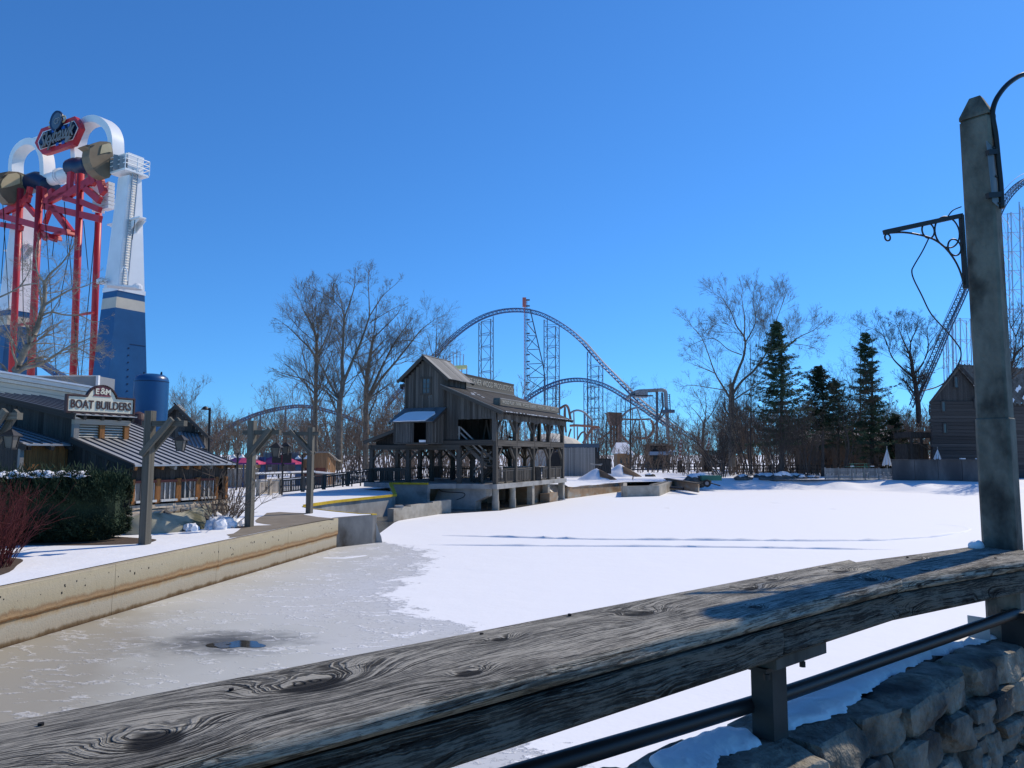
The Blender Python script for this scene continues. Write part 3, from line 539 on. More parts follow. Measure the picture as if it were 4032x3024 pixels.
    h = math_('MULTIPLY_ADD', fib, 0.22, math_('MULTIPLY', ringc, 1.0)); h = math_('MULTIPLY_ADD', ckd, -0.9, h); h = math_('MULTIPLY_ADD', kc.outputs[0], -0.5, h); h = math_('MULTIPLY_ADD', blot, .35, h)
    bp = _n(nt, 'ShaderNodeBump'); bp.inputs['Strength'].default_value = 1.0; bp.inputs['Distance'].default_value = 0.009; L.new(h, bp.inputs['Height']); L.new(bp.outputs[0], b.inputs['Normal'])
    MATS['rail_wood'] = m
    m2 = m.copy(); MATS['rail_wood_shaded'] = m2  # same wood darkened: shade on the rail's front face put into the colour
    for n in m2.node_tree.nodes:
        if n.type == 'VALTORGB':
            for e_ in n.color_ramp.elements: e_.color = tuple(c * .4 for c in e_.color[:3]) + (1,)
rail_wood()
mat('post_steel', (0.03, 0.028, 0.026), (0.06, 0.055, 0.05), rough=.7, scale=6)
def timber(name, a0, a1, b0, b1, z0, z1, parent, seed, skew0=0.0, skew1=0.0, wane=0.0, rad=0.018, fr=None, m_='rail_wood'):
    fr = fr or RW
    """weathered timber: rounded, slightly uneven section swept along the rail"""
    n = max(6, int((a1 - a0) / 0.02)); loop = []
    for k in range(12): loop.append(('t', b1 - rad - (b1 - b0 - 2 * rad) * k / 11, z1))            # top far -> near
    for k in range(1, 4): an = math.pi / 2 * k / 4; loop.append(('n', b0 + rad - rad * math.sin(an), z1 - rad + rad * math.cos(an)))
    for k in range(7): loop.append(('f', b0, z1 - rad - (z1 - z0 - 2 * rad) * k / 6))
    loop += [('b', b0 + rad, z0), ('b', b1 - rad, z0), ('k', b1, z0 + rad), ('k', b1, z1 - rad), ('k', b1 - rad * .3, z1 - rad * .3)]
    m = len(loop); P = np.zeros((n + 1, m, 3)); A = np.zeros((n + 1, m, 3))
    for i in range(n + 1):
        f = i / n
        for j, (t, b, z) in enumerate(loop):
            a = a0 + (a1 - a0) * f
            if i == 0: a += skew0 * (b - b0)
            if i == n: a += skew1 * (b - b0)
            bb = b; zz = z
            s = math.sin(a * 3.1 + seed) * .5 + math.sin(a * 7.3 + seed * 2.1) * .3 + math.sin(a * 13.7 + seed) * .2
            if t in 'nf' and z > z0 + .02:
                bb += .006 * s - wane * max(0, math.exp(-((a + 0.45) / .30) ** 2)) * (0.5 + .5 * (z - z0) / (z1 - z0))
            if t == 't': zz += .003 * math.sin(a * 5.1 + b * 22 + seed) - .006 * max(0, (abs(b - (b0 + b1) / 2) / ((b1 - b0) / 2)) ** 3)
            if t == 'f': bb += .003 * math.sin(a * 9 + z * 60 + seed)
            P[i, j] = fr(a, bb, zz)
            A[i, j] = (a + seed * 0.0, bb if t != 'f' else b0, 0 if t in 'tk' else (z - z1))
    ofs = np.array(rootloc(parent)); i = np.arange((n + 1) * m).reshape(n + 1, m); nx = np.roll(i, -1, 1)
    F = np.stack([i[:-1], nx[:-1], nx[1:], i[1:]], -1).reshape(-1, 4)
    o = rawmesh(name, P.reshape(-1, 3) - ofs, F, m_, parent, True)
    bm = bmesh.new(); bm.from_mesh(o.data); bm.verts.ensure_lookup_table()
    bm.faces.new([bm.verts[j] for j in range(m)]); bm.faces.new([bm.verts[n * m + j] for j in reversed(range(m))])
    bmesh.ops.recalc_face_normals(bm, faces=bm.faces); bm.to_mesh(o.data); bm.free()
    at = o.data.attributes.new('rail', 'FLOAT_VECTOR', 'POINT'); at.data.foreach_set('vector', A.reshape(-1).astype(np.float32))
    return o
rail = thing('timber_rail', RW(0.9, 0, 3.11), 'massive weathered grey timber handrail with knots running across the foreground', 'handrail')
kn = math.tan(math.radians(3.8))
timber('top_plank', -1.6, AK - .003, -0.185, 0.185, ZR - .052, ZR, rail, 0.0, skew1=.95, wane=.02)
timber('top_plank', AK + .004, 3.02, -0.185, 0.185, ZR - .054, ZR - .003, rail, 1.7, skew0=.95, fr=RR_)
timber('lower_timber', -1.6, 0.905, -0.172, 0.165, ZR - .152, ZR - .056, rail, 3.1, rad=.01, m_='rail_wood_shaded')
timber('lower_timber', 0.91, AK + .02, -0.169, 0.165, ZR - .150, ZR - .056, rail, 4.9, rad=.01, m_='rail_wood_shaded')
timber('lower_timber', AK - .02, 3.02, -0.169, 0.165, ZR - .151, ZR - .057, rail, 6.3, rad=.01, fr=RR_, m_='rail_wood_shaded')
PA = 1.02; RYAW = math.atan2(BX.y, BX.x)
MB().box(RW(PA + .03, -.05, ZR - .17), (.30, .20, .036), RYAW).build('splice_block', 'wood_beam', rail)
MB().box(RW(PA - .01, -.05, ZR - .195), (.25, .15, .012), RYAW).build('bearing_plate', 'paint_iron', rail)
for a, b_ in ((PA - .11, -.11), (PA + .1, -.11), (PA - .11, .02), (PA + .1, .02)):
    MB().lathe(RW(a, b_, ZR - .225), [(.010, 0), (.010, .016), (.006, .018), (.006, .045)], 8).build('bolt', 'paint_iron', rail)
MB().bar(RW(PA, -.05, 3.08), RW(PA, -.05, ZR - .2), .082, .075, side=BX).build('post', 'post_steel', rail)
MB().tube([RW(PA + .045, -.06, 3.27), RW(PA + .045, -.06, 3.33)], .012, 8).build('pin', 'paint_iron', rail)
r_ = random.Random(12)
for a, b_ in ((-.62, .10), (-.93, .12), (.35, .16), (.98, .10), (1.42, -.02), (.02, .14), (2.3, .12), (2.6, -.1)):
    MB().lathe((RW if a < AK else RR_)(a, b_, ZR - .006), [(.005, 0), (.005, .0065)], 8).build('nail_hole', 'dark_inside', rail)
pp = smooth_pts([RW(-1.9, .03, 3.30), RW(-.9, .015, 3.285), RW(.083, 0, 3.251), RW(1.1, 0, 3.204), RR_(1.95, 0, 3.203), RR_(2.88, 0, 3.246), RR_(3.0, 0, 3.252)], 6)
pipe = MB().tube(pp, .0245, 18).build('pipe_rail', 'paint_black', None, smooth=True); tag(pipe, 'round black steel pipe running beneath the timber handrail', 'pipe')
# ------------------------------------------------------------------ stone wall under the rail
sw = thing('stone_wall', RW(1.2, 0, 2.2), 'rough fieldstone parapet wall with snow on top at the lower right', 'wall')
ZW = 3.12
def stone(name, c, sx, sy, sz, seed, parent, m='stone', rough=.12, e=16.0, cuts=7, chops=9):
    """quarried stone: superbox chopped by random planes, so it has flat broken faces"""
    r = np.random.RandomState(seed); bm = bmesh.new(); bmesh.ops.create_cube(bm, size=2.0); bmesh.ops.subdivide_edges(bm, edges=bm.edges[:], cuts=cuts, use_grid_fill=True)
    Q_ = np.array([v.co[:] for v in bm.verts]); nn = (np.abs(Q_) ** e).sum(1) ** (1 / e); Q_ = Q_ / nn[:, None]; off = rootloc(parent)
    for _ in range(chops):
        n = r.normal(size=3) * np.array([1, 1.2, .8]); n /= np.linalg.norm(n); dmax = (Q_ @ n).max(); d = dmax * r.uniform(.74, .95); ex = Q_ @ n - d; Q_ = Q_ - n * np.where(ex > 0, ex * .92, 0)[:, None]
    k = r.uniform(-1, 1, (6, 3)) * np.array([[3], [5], [7], [10], [13], [17]]); p = r.uniform(0, 6.28, 6); dsp = sum(np.sin(Q_ @ k[i] + p[i]) / (1 + i) for i in range(6)); Q_ = Q_ * (1 + rough * .42 * dsp)[:, None]
    sh = r.uniform(-.12, .12, 3)
    for v, q in zip(bm.verts, Q_): v.co = c + BX * (q[0] * sx + sh[0] * sz * q[2]) + BY * (q[1] * sy) + V((0, 0, q[2] * sz + sh[1] * sx * q[0] * .6)) - off
    me = bpy.data.meshes.new(name); bm.to_mesh(me); bm.free(); me.materials.append(MATS[m])
    o = bpy.data.objects.new(name, me); COL.objects.link(o); o.parent = parent
    if chops == 0: smooth_by_angle(o, 60)
    return o
core_b = MB(); core_b.box(RW(1.6, -.035, 2.52), (5.0, .25, 1.14), math.atan2(BX.y, BX.x)); core_b.build('mortar_core', 'mortar', sw)
rs = random.Random(21); a = 0.30; sd = 100
while a < 4.0:       # cap course
    wdt = rs.uniform(.20, .40); dz = rs.uniform(-.008, .006); dp = rs.uniform(-.012, .012)
    stone('stone', RW(a + wdt / 2, -.11 + dp, ZW - .062 + dz), wdt / 2 + .006, .098, .064, sd, sw, rough=.10, chops=6); sd += 1
    stone('stone', RW(a + wdt / 2 + rs.uniform(-.06, .06), .065, ZW - .068 + dz), wdt / 2 + .012, .075, .062, sd, sw, rough=.10, chops=5); sd += 1
    a += wdt
zt = ZW - .128
for row in range(7):
    a = 0.5 + rs.uniform(-.3, 0); hh = rs.choice([.07, .10, .13, .15])
    while a < 4.0:
        wdt = rs.uniform(.08, .30); n_st = 1 if hh < .12 or rs.random() < .6 else 2; zz = zt
        for q in range(n_st):
            h1 = hh / n_st
            stone('stone', RW(a + wdt / 2, -.15 + rs.uniform(-.02, .02), zz - h1 / 2), wdt / 2 - .004, rs.uniform(.06, .075), h1 / 2 - .003, sd, sw, rough=.14, chops=10, cuts=4); sd += 1; zz -= h1
        a += wdt + .006
    zt -= hh + .006
def drift(name, a0, a1, bf, z0, hgt, seed, label):
    """lumpy strip of snow lying on the wall top; bf(a) -> (near, far) edges"""
    def fn(u, v):
        A = a0 + (a1 - a0) * u; e = np.clip(np.minimum(u, 1 - u) * 9, 0, 1); e = np.sqrt(e)
        nr, fr = bf(A); j = .022 * vnoise(A * 26, A * 0, seed) + .012 * vnoise(A * 70, A * 0, seed + 1); nr = nr + j; mid = (nr + fr) / 2; nr = mid + (nr - mid) * e; fr = mid + (fr - mid) * e
        B = nr + (fr - nr) * v; prof = np.clip(np.sin(np.clip(v, 0, 1) * math.pi), 0, 1) ** .45
        z = z0 + (hgt * (.65 + .35 * vnoise(A * 9, B * 12, seed + 2)) * prof * (.35 + .65 * e)) + .006 * vnoise(A * 40, B * 40, seed + 5) - .012 * (1 - prof)
        p = np.stack([BO.x + BX.x * A + BY.x * B, BO.y + BX.y * A + BY.y * B, z], -1); return p[..., 0], p[..., 1], p[..., 2]
    o = ngrid(name, fn, 260, 22, 'snow_near'); return tag(o, label, 'snow', kind='stuff')
mat('snow_near', (0.80, 0.82, 0.85), (0.86, 0.87, 0.89), rough=0.6, scale=9, bump=0.5, bdist=0.02, coord='Position', fine=0.25, fscale=90, spec=0.3)
drift('snow_drift', 1.06, 3.7, lambda A: (-.055 + .035 * np.sin(A * 3.1 + 1), .105 + 0 * A), ZW + .006, .026, 3, 'ragged strip of snow along the stone wall top right of the short post')
drift('snow_drift', 0.55, 0.98, lambda A: (-.085 + .03 * np.sin(A * 9), .09 + 0 * A), ZW + .006, .030, 9, 'patch of snow on the stone wall left of the short post')
sl = stone('snow_lump', RR_(2.93, .135, ZR + .004), .05, .03, .028, 5, rail, m='snow_near', e=2.2, chops=0)
sl.parent = None; sl.location = rootloc(rail); tag(sl, 'small lump of snow on the handrail at the foot of the lamp post', 'snow')
# ------------------------------------------------------------------ concrete lamp post at the right
lp = thing('lamp_post', RR_(3.05, 0.08, 2.3), 'tall dark concrete lamp post with pyramid cap and iron bracket arm', 'lamp post')
LYAW = math.atan2(BX.y, BX.x); LTOP = D(3830, 480, 3.64); LB = RW(3.0, 0.09, 2.2)
# axis fitted through the base and the top seen in the picture
c0 = D(3947, 2150, 3.66); c1 = D(3849, 480, 3.66); ax = (c1 - c0).normalized()
def LPp(z, fx=0.0, fy=0.0): t = (z - c0.z) / ax.z; return c0 + ax * t + BX * fx + BY * fy
hw, hd = .052, .070        # half sizes along / across the rail
def sq(z, a, b): return [LPp(z, -a, -b), LPp(z, a, -b), LPp(z, a, b), LPp(z, -a, b)]
def loft(b, secs):
    vs = [p for s_ in secs for p in s_]; n = len(secs[0]); fs = [(i * n + k, i * n + (k + 1) % n, (i + 1) * n + (k + 1) % n, (i + 1) * n + k) for i in range(len(secs) - 1) for k in range(n)]
    fs += [tuple(range(n)), tuple((len(secs) - 1) * n + k for k in range(n))]; return b.add(vs, fs)
def cham(z, a, b, c=.012):
    P = []
    for (sx_, sy_) in ((-1, -1), (1, -1), (1, 1), (-1, 1)):
        q = [(sx_ * a, sy_ * (b - c)), (sx_ * (a - c), sy_ * b)]
        if sx_ * sy_ < 0: q.reverse()
        P += [LPp(z, x, y) for x, y in q]
    return P
def pos(px, py, fx=0.0, fy=0.0): return D(px, py, c0.y)
ztop = c1.z
mat('post_concrete', (0.08, 0.075, 0.064), (0.23, 0.215, 0.18), rough=0.9, scale=7.0, stretch=(1, 1, .6), bump=0.9, bdist=0.012, coord='Position', fine=0.6, fscale=60, col3=(0.022, 0.021, 0.02), c3=(0.54, 0.68), c3scale=4.5)
zj = D(3900, 1645, c0.y).z
loft(MB(), [cham(z, hw, hd) for z in np.linspace(zj, ztop, 8)]).build('shaft', 'post_concrete', lp)
loft(MB(), [cham(2.2, hw + .005, hd + .005, .014), cham(zj - .008, hw + .005, hd + .005, .014), cham(zj, hw - .002, hd - .002, .012)]).build('lower_shaft', 'post_concrete', lp)
zc = ztop
loft(MB(), [cham(zc, hw - .012, hd - .012, .004), cham(zc + .012, hw - .012, hd - .012, .004)]).build('neck', 'post_concrete', lp)
loft(MB(), [cham(zc + .012, hw, hd, .006), cham(zc + .028, hw, hd, .006), cham(zc + .125, .026, .026, .003)]).build('cap', 'post_concrete', lp)
# ornamental bracket on the left of the post: flat bar, rings, curved brace, in the plane that runs along the rail
def BR(px, py):      # a point of the bracket plane (through the post axis, perpendicular to the rail direction is kept small)
    r = ray(px, py); n = BRN; t = n.dot(LPp(5.0) - V((0, 0, HC))) / n.dot(r); return V((0, 0, HC)) + r * t
brd = (-BX * .92 + BY * .38).normalized(); BRN = V((-brd.y, brd.x, 0))
def zq(x, y): return (3400 + x * .6632, 200 + y * .6632)
def bq(x, y): return BR(*zq(x, y))
MB().bar(bq(122, 1078), bq(585, 978), .022, .016, side=(0, 0, 1)).build('bracket_arm', 'paint_iron', lp)
MB().bar(bq(580, 975), bq(608, 1412), .016, .02, side=brd).build('bracket_plate', 'paint_iron', lp)
def ringo(cx, cy, rr, nm='ring'):
    c = bq(cx, cy); e = (bq(cx + rr, cy) - c).length; pts = [c + (brd * math.cos(t) + V((0, 0, 1)) * math.sin(t)) * e for t in np.linspace(0, 2 * math.pi, 29)]
    MB().tube(pts, .0042, 6, False).build(nm, 'paint_iron', lp, smooth=True)
ringo(384, 1067, 36); ringo(497, 1077, 72); ringo(540, 1167, 38); ringo(143, 1108, 16, 'hook_ring')
cv = [(150, 1082), (230, 1078), (310, 1088), (400, 1112), (470, 1155), (530, 1225), (570, 1300), (597, 1390)]
MB().tube(smooth_pts([bq(*p) for p in cv]), .0048, 6).build('curved_brace', 'paint_iron', lp, smooth=True)
wire = [(580, 926), (530, 948), (500, 985)]
MB().tube(smooth_pts([bq(*p) for p in wire]), .003, 6).build('cable', 'rubber', lp, smooth=True)
wire = [(388, 1112), (350, 1190), (300, 1275), (287, 1310), (300, 1360), (345, 1450), (400, 1560), (480, 1650)]
wire2 = [(3400 + x * .6632, 200 + y * .6632) for x, y in wire] + [(3250 + x * .4821, 1200 + y * .4821) for x, y in ((990, 215), (1060, 300), (1100, 360), (1108, 410), (1100, 450), (1085, 485), (1050, 540), (985, 625), (900, 675), (785, 705))]
MB().tube(smooth_pts([BR(*p) for p in wire2]), .0032, 6).build('cable', 'rubber', lp, smooth=True)
# gooseneck on the right with two stand-offs and a steel back plate
gn = (BX * .75 - BY * .35).normalized(); GN = V((-gn.y, gn.x, 0))
def gq(x, y):
    px, py = zq(x, y); r = ray(px, py); t = GN.dot(LPp(5.0, hw * .3, -hd - .03) - V((0, 0, HC))) / GN.dot(r); return V((0, 0, HC)) + r * t
goose = [(823, 935), (815, 800), (800, 650), (785, 500), (768, 400), (768, 350), (790, 285), (840, 215), (900, 165), (960, 138), (1080, 118), (1200, 150), (1260, 230), (1275, 330)]
MB().tube(smooth_pts([gq(*p) for p in goose]), .0125, 12).build('gooseneck', 'paint_black', lp, smooth=True)
for y_ in (602, 857):
    MB().bar(gq(735, y_ + 4), gq(800 + (y_ - 602) * .07, y_ - 4), .026, .02, side=(0, 0, 1)).build('stand_off', 'paint_black', lp)
pl = [(727, 535), (762, 570), (800, 925), (765, 895)]
MB().prism([gq(*p) for p in pl], gn * .006).build('back_plate', 'galv', lp)
for p in ((765, 575), (781, 746), (797, 905), (752, 590)): MB().lathe(gq(*p), [(.006, 0), (.006, .012)], 8, axis=gn).build('bolt', 'paint_iron', lp)
MB().lathe(gq(1275, 330) - V((0, 0, .22)), [(.16, 0), (.15, .02), (.05, .16), (.02, .24)], 20).build('lamp_shade', 'paint_black', lp)
# junction box and conduit at its foot
MB().box(LPp(3.18, -.03, -.05), (.10, .10, .16), LYAW).build('base_box', 'paint_iron', lp)
MB().box(LPp(3.19, -.22, .05), (.006, .09, .10), LYAW).build('face_plate', 'galv', lp)

# the walkway the photographer stands on
dk = MB(); dk.prism([RW(-9, -.2, 2.40), RW(9, -.2, 2.40), RW(9, -6.5, 2.40), RW(-9, -6.5, 2.40)], (0, 0, -.15)); dk = dk.build('walkway', 'paving'); dk['kind'] = 'structure'
# ------------------------------------------------------------------ the old timber mill over the water
mill = thing('timber_mill', MW(4, 5, 1.5), 'weathered grey timber mill house on concrete pillars over the frozen pond', 'building')
rm = random.Random(3)
def jit(a): return rm.uniform(-a, a)
def boards(parent, fn, a0, a1, zlo, zhi, wdt, side, m='wood_mill', th=.03, name='board', off=0.0):
    """vertical boards from a0 to a1; fn(a, z, o) -> point; zlo, zhi functions of a"""
    n = max(1, round((a1 - a0) / wdt)); wdt = (a1 - a0) / n
    for i in range(n):
        a = a0 + wdt * (i + .5); lo, hi = zlo(a), zhi(a)
        if hi - lo < .05: continue
        o = off + jit(.012)
        piece(parent, name, fn(a, lo + jit(.015), o), fn(a, hi, o), wdt * rm.uniform(.90, .97), th, m, side=side)
slopeR = .42
def zroof(s): return 7.30 + slopeR * s if s < 5.0 else 7.30 + slopeR * 5.0 - slopeR * (s - 5.0)
ZS = 1.85            # slab top
ZF = 4.82            # upper floor
# slab, abutment, pillars
MB().prism([MW(s, t, 1.50) for s, t in ((-.3, -.35), (-.3, 14.6), (11.0, 14.6), (11.0, -.4), (7.4, -2.0), (4.4, -1.75), (3.0, -.35))], (0, 0, .35)).build('floor_slab', 'concrete_grey', mill)
def pillar(s, t, rnd_, h=1.5):
    b = MB(); p = MW(s, t, -.4)
    if rnd_:
        b.lathe(p, [(.27, 0), (.27, 1.05), (.24, 1.06), (.24, h + .4)], 14); smooth_by_angle(b.build('pillar', 'concrete', mill))
    else: b.box(p + V((0, 0, (h + .4) / 2)), (.46, .46, h + .4), -math.radians(23.5)).build('pillar', 'concrete', mill)
for t, r_ in ((.15, 1), (3.2, 1), (6.9, 0), (10.4, 0), (14.2, 0)): pillar(.05, t, r_)
for t in (3.4, 7.0, 10.6): pillar(3.6, t, 0)
for t in (4.0, 9.0): pillar(6.8, t, 0)
MB().prism([MW(s, -.05, z) for s, z in ((.7, 1.5), (.7, .95), (1.6, .55), (1.6, -.4), (5.4, -.4), (4.7, 1.2), (4.45, 1.5))], MU * 1.0).build('abutment', 'concrete_grey', mill)
MB().prism([MW(s, t, -.4) for s, t in ((4.4, .2), (4.4, 12.5), (8.8, 12.5), (8.8, .2))], (0, 0, 1.88)).build('abutment', 'concrete_brown', mill)
MB().prism([MW(s, t, -.4) for s, t in ((.5, 8.3), (.5, 11.5), (2.6, 11.5), (2.6, 8.3))], (0, 0, 1.85)).build('abutment', 'concrete_brown', mill)
MB().prism([MW(s, t, -.4) for s, t in ((-.55, 9.6), (-.55, 11.6), (.3, 11.6), (.3, 9.6))], (0, 0, 1.15)).build('footing', 'concrete_brown', mill)
lw = [(-7.05, 44.6), (-6.3, 46.6), (-5.2, 49.2), (-4.2, 51.6)]
for i, (a, c) in enumerate(zip(lw[:-1], lw[1:])):
    MB().prism([(a[0], a[1], -.4), (c[0], c[1], -.4), (c[0] - .4, c[1] + .2, -.4), (a[0] - .4, a[1] + .2, -.4)], (0, 0, 1.15 + .06 * i)).build('apron_wall', 'concrete', mill)
MB().box((-6.9, 45.6, .83), (.5, .35, .14), .4).build('loose_block', 'concrete_grey', mill)
# ---- posts and beams
PW = .30
def post(s, t, z0, z1, w_=PW): piece(mill, 'post', MW(s, t, z0), MW(s, t, z1), w_, w_, 'wood_beam', side=MU)
TS = (0.0, 3.6, 7.2, 10.8, 14.3)
for t in TS:
    post(0, t, ZS, zroof(0) - .15)
    if t > 0: post(0, t, ZS, ZS + .01)
for t in TS[1:]:
    for s in (3.6, 7.3, 10.5): post(s, t, ZS, ZF - .3)
for s in (2.9, 7.25, 10.55): post(s, -.02, ZS, ZF - .35)
post(4.4, 14.3, ZF, 9.2); post(7.5, 14.3, ZF, 8.2); post(2.2, 14.3, ZF, 8.2)
def brace(p, q, w_=.17): piece(mill, 'brace', p, q, w_, .13, 'wood_beam', side=None)
for i, t in enumerate(TS):                       # long side: floor band, knee braces below and above
    for d in (-1, 1):
        if (i == 0 and d < 0) or (i == len(TS) - 1 and d > 0): continue
        brace(MW(0, t + d * .12, ZF - 1.25), MW(0, t + d * 1.05, ZF - .32)); brace(MW(0, t + d * .12, 5.65 + .05), MW(0, t + d * 1.05, 6.55))
        brace(MW(3.6, t + d * .12, ZF - 1.2), MW(3.6, t + d * 1.0, ZF - .35)) if i else None
for i in range(4):
    piece(mill, 'floor_beam', MW(-.06, TS[i] + .03, ZF - .02), MW(-.06, TS[i + 1] - .03, ZF - .02), .42, .24, 'wood_beam', side=(0, 0, 1))
    piece(mill, 'eave_beam', MW(0, TS[i] + .05, 6.72), MW(0, TS[i + 1] - .05, 6.72), .32, .22, 'wood_beam', side=(0, 0, 1))
    for d in (.05, 1.0): piece(mill, 'corbel', MW(-.05, TS[i] + .2 if d < .5 else TS[i + 1] - .75, ZF - .30), MW(-.05, TS[i] + .75 if d < .5 else TS[i + 1] - .2, ZF - .30), .12, .22, 'wood_beam', side=(0, 0, 1))
# front floor beams
piece(mill, 'floor_beam', MW(.1, -.08, ZF), MW(4.6, -.08, ZF), .36, .24, 'wood_beam', side=(0, 0, 1))
piece(mill, 'floor_beam', MW(2.8, -.12, ZF - .32), MW(10.7, -.10, ZF - .30), .36, .26, 'wood_beam', side=(0, 0, 1))
for s0, d in ((2.9, 1), (2.9, -1), (7.25, 1), (7.25, -1), (10.55, -1), (0, 1)):
    brace(MW(s0 + d * .1, -.03, ZF - 1.25), MW(s0 + d * 1.0, -.03, ZF - .5))
for s in (3.6, 7.3, 10.5):
    for t in TS[1:]:
        for d in (-1, 1): brace(MW(s + d * .12, t, ZF - 1.25), MW(s + d * .95, t, ZF - .4), .15)
for t in TS[1:]: piece(mill, 'floor_beam', MW(-.1, t, ZF - .28), MW(10.9, t, ZF - .28), .26, .22, 'wood_dark', side=(0, 0, 1))
# upper floor planks
for i in range(24):
    t = -.1 + .6 * i + .3; piece(mill, 'floor_plank', MW(.1, t, ZF + .22), MW(7.6, t, ZF + .22), .585, .06, 'wood_dark', side=MU)
# ---- siding: front wall right of the tower, tower, box bay
front = lambda a, z, o: MW(a, -.03 - o, z); nrm = MVv
boards(mill, front, .15, 4.22, lambda a: 6.55 if a < 3.05 else ZF + .2, lambda a: zroof(a) - .10, .24, MVv)
boards(mill, lambda a, z, o: MW(a, -.06 - o, z), 4.22, 7.53, lambda a: 7.0, lambda a: 9.80 + 1.55 * (1 - abs(a - 5.88) / 1.66) - .10, .22, MVv)
boards(mill, lambda a, z, o: MW(4.20 - o, a, z), .0, 3.35, lambda a: zroof(4.2) - .12, lambda a: 9.78, .23, MU)
boards(mill, lambda a, z, o: MW(7.55 + o, a, z), .0, 3.35, lambda a: 6.0, lambda a: 9.78, .23, MU)
boards(mill, lambda a, z, o: MW(7.55 + o, a, z), 3.4, 14.3, lambda a: ZF - .1, lambda a: 8.2, .3, MU)
boards(mill, lambda a, z, o: MW(a, 3.38, z), 4.2, 7.53, lambda a: 9.2, lambda a: 9.8 + 1.5 * (1 - abs(a - 5.88) / 1.66), .3, MVv)
# inner back wall of the upper floor (dark planks with openings)
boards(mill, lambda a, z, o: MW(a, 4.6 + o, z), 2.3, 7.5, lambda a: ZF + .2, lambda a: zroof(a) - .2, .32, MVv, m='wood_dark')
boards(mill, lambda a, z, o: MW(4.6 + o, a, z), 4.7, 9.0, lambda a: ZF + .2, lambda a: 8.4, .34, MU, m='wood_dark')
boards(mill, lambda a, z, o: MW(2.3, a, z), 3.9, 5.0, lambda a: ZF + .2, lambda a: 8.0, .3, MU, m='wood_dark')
BT = -1.82
boards(mill, lambda a, z, o: MW(a, BT - o, z), 4.22, 4.62, lambda a: ZF + .02, lambda a: 6.48, .2, MVv)
boards(mill, lambda a, z, o: MW(a, BT - o, z), 5.75, 7.35, lambda a: ZF + .02, lambda a: 6.48, .22, MVv)
boards(mill, lambda a, z, o: MW(a, BT - o, z), 4.62, 5.75, lambda a: 6.30, lambda a: 6.48, .22, MVv)
boards(mill, lambda a, z, o: MW(4.22 - o, a, z), BT, -.1, lambda a: ZF + .02, lambda a: 7.42 + .57 * a - .12, .22, MU)
boards(mill, lambda a, z, o: MW(7.35 + o, a, z), BT, -.1, lambda a: ZF + .02, lambda a: 7.42 + .57 * a - .12, .22, MU)
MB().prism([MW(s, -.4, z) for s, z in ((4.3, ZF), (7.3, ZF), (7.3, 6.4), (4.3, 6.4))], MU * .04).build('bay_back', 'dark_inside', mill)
piece(mill, 'bay_floor', MW(4.2, -.95, ZF - .04), MW(7.4, -.95, ZF - .04), 1.8, .1, 'wood_beam', side=MU)
for s in (4.62, 5.75): piece(mill, 'opening_frame', MW(s, BT - .05, ZF), MW(s, BT - .05, 6.4), .10, .05, 'wood_beam', side=MVv)
piece(mill, 'opening_frame', MW(4.57, BT - .05, 6.36), MW(5.8, BT - .05, 6.36), .1, .05, 'wood_beam', side=(0, 0, 1))
MB().box(MW(5.0, -1.7, ZF + .12), (.55, .4, .16), 0).build('snow_patch', 'snow', mill)
# corner and rake trim
for s, t, z0, z1 in ((4.2, -.1, 7.1, 9.8), (7.55, -.1, 6.4, 9.8), (4.2, BT - .03, ZF, 6.6), (7.37, BT - .03, ZF, 6.5), (4.19, 3.4, 8.9, 9.8)): piece(mill, 'corner_board', MW(s, t, z0), MW(s, t, z1), .13, .07, 'wood_beam', side=MVv)
piece(mill, 'corner_post', MW(.02, -.03, ZF + .1), MW(.02, -.03, zroof(0) - .1), .34, .34, 'wood_mill', side=MU)
# tower window
for (s0, s1, z0, z1) in ((5.30, 5.42, 8.55, 9.75), (6.04, 6.16, 8.55, 9.75)): piece(mill, 'window_frame', MW((s0 + s1) / 2, -.12, z0), MW((s0 + s1) / 2, -.12, z1), .13, .06, 'wood_beam', side=MVv)
for z in (8.52, 9.75): piece(mill, 'window_frame', MW(5.24, -.125, z), MW(6.22, -.125, z), .14, .06, 'wood_beam', side=(0, 0, 1))
piece(mill, 'window_pane', MW(5.73, -.085, 8.58), MW(5.73, -.085, 9.7), .62, .02, 'glass', side=MVv)
piece(mill, 'window_bar', MW(5.73, -.11, 8.58), MW(5.73, -.11, 9.7), .05, .03, 'wood_beam', side=MVv)
for z in (8.95, 9.3): piece(mill, 'window_bar', MW(5.42, -.11, z), MW(6.04, -.11, z), .045, .03, 'wood_beam', side=(0, 0, 1))
piece(mill, 'hoist_beam', MW(7.3, .3, 9.28), MW(8.25, .3, 9.28), .22, .18, 'wood_dark', side=(0, 0, 1)); piece(mill, 'hoist_block', MW(8.15, .3, 9.0), MW(8.15, .3, 9.25), .16, .14, 'paint_black', side=MU)
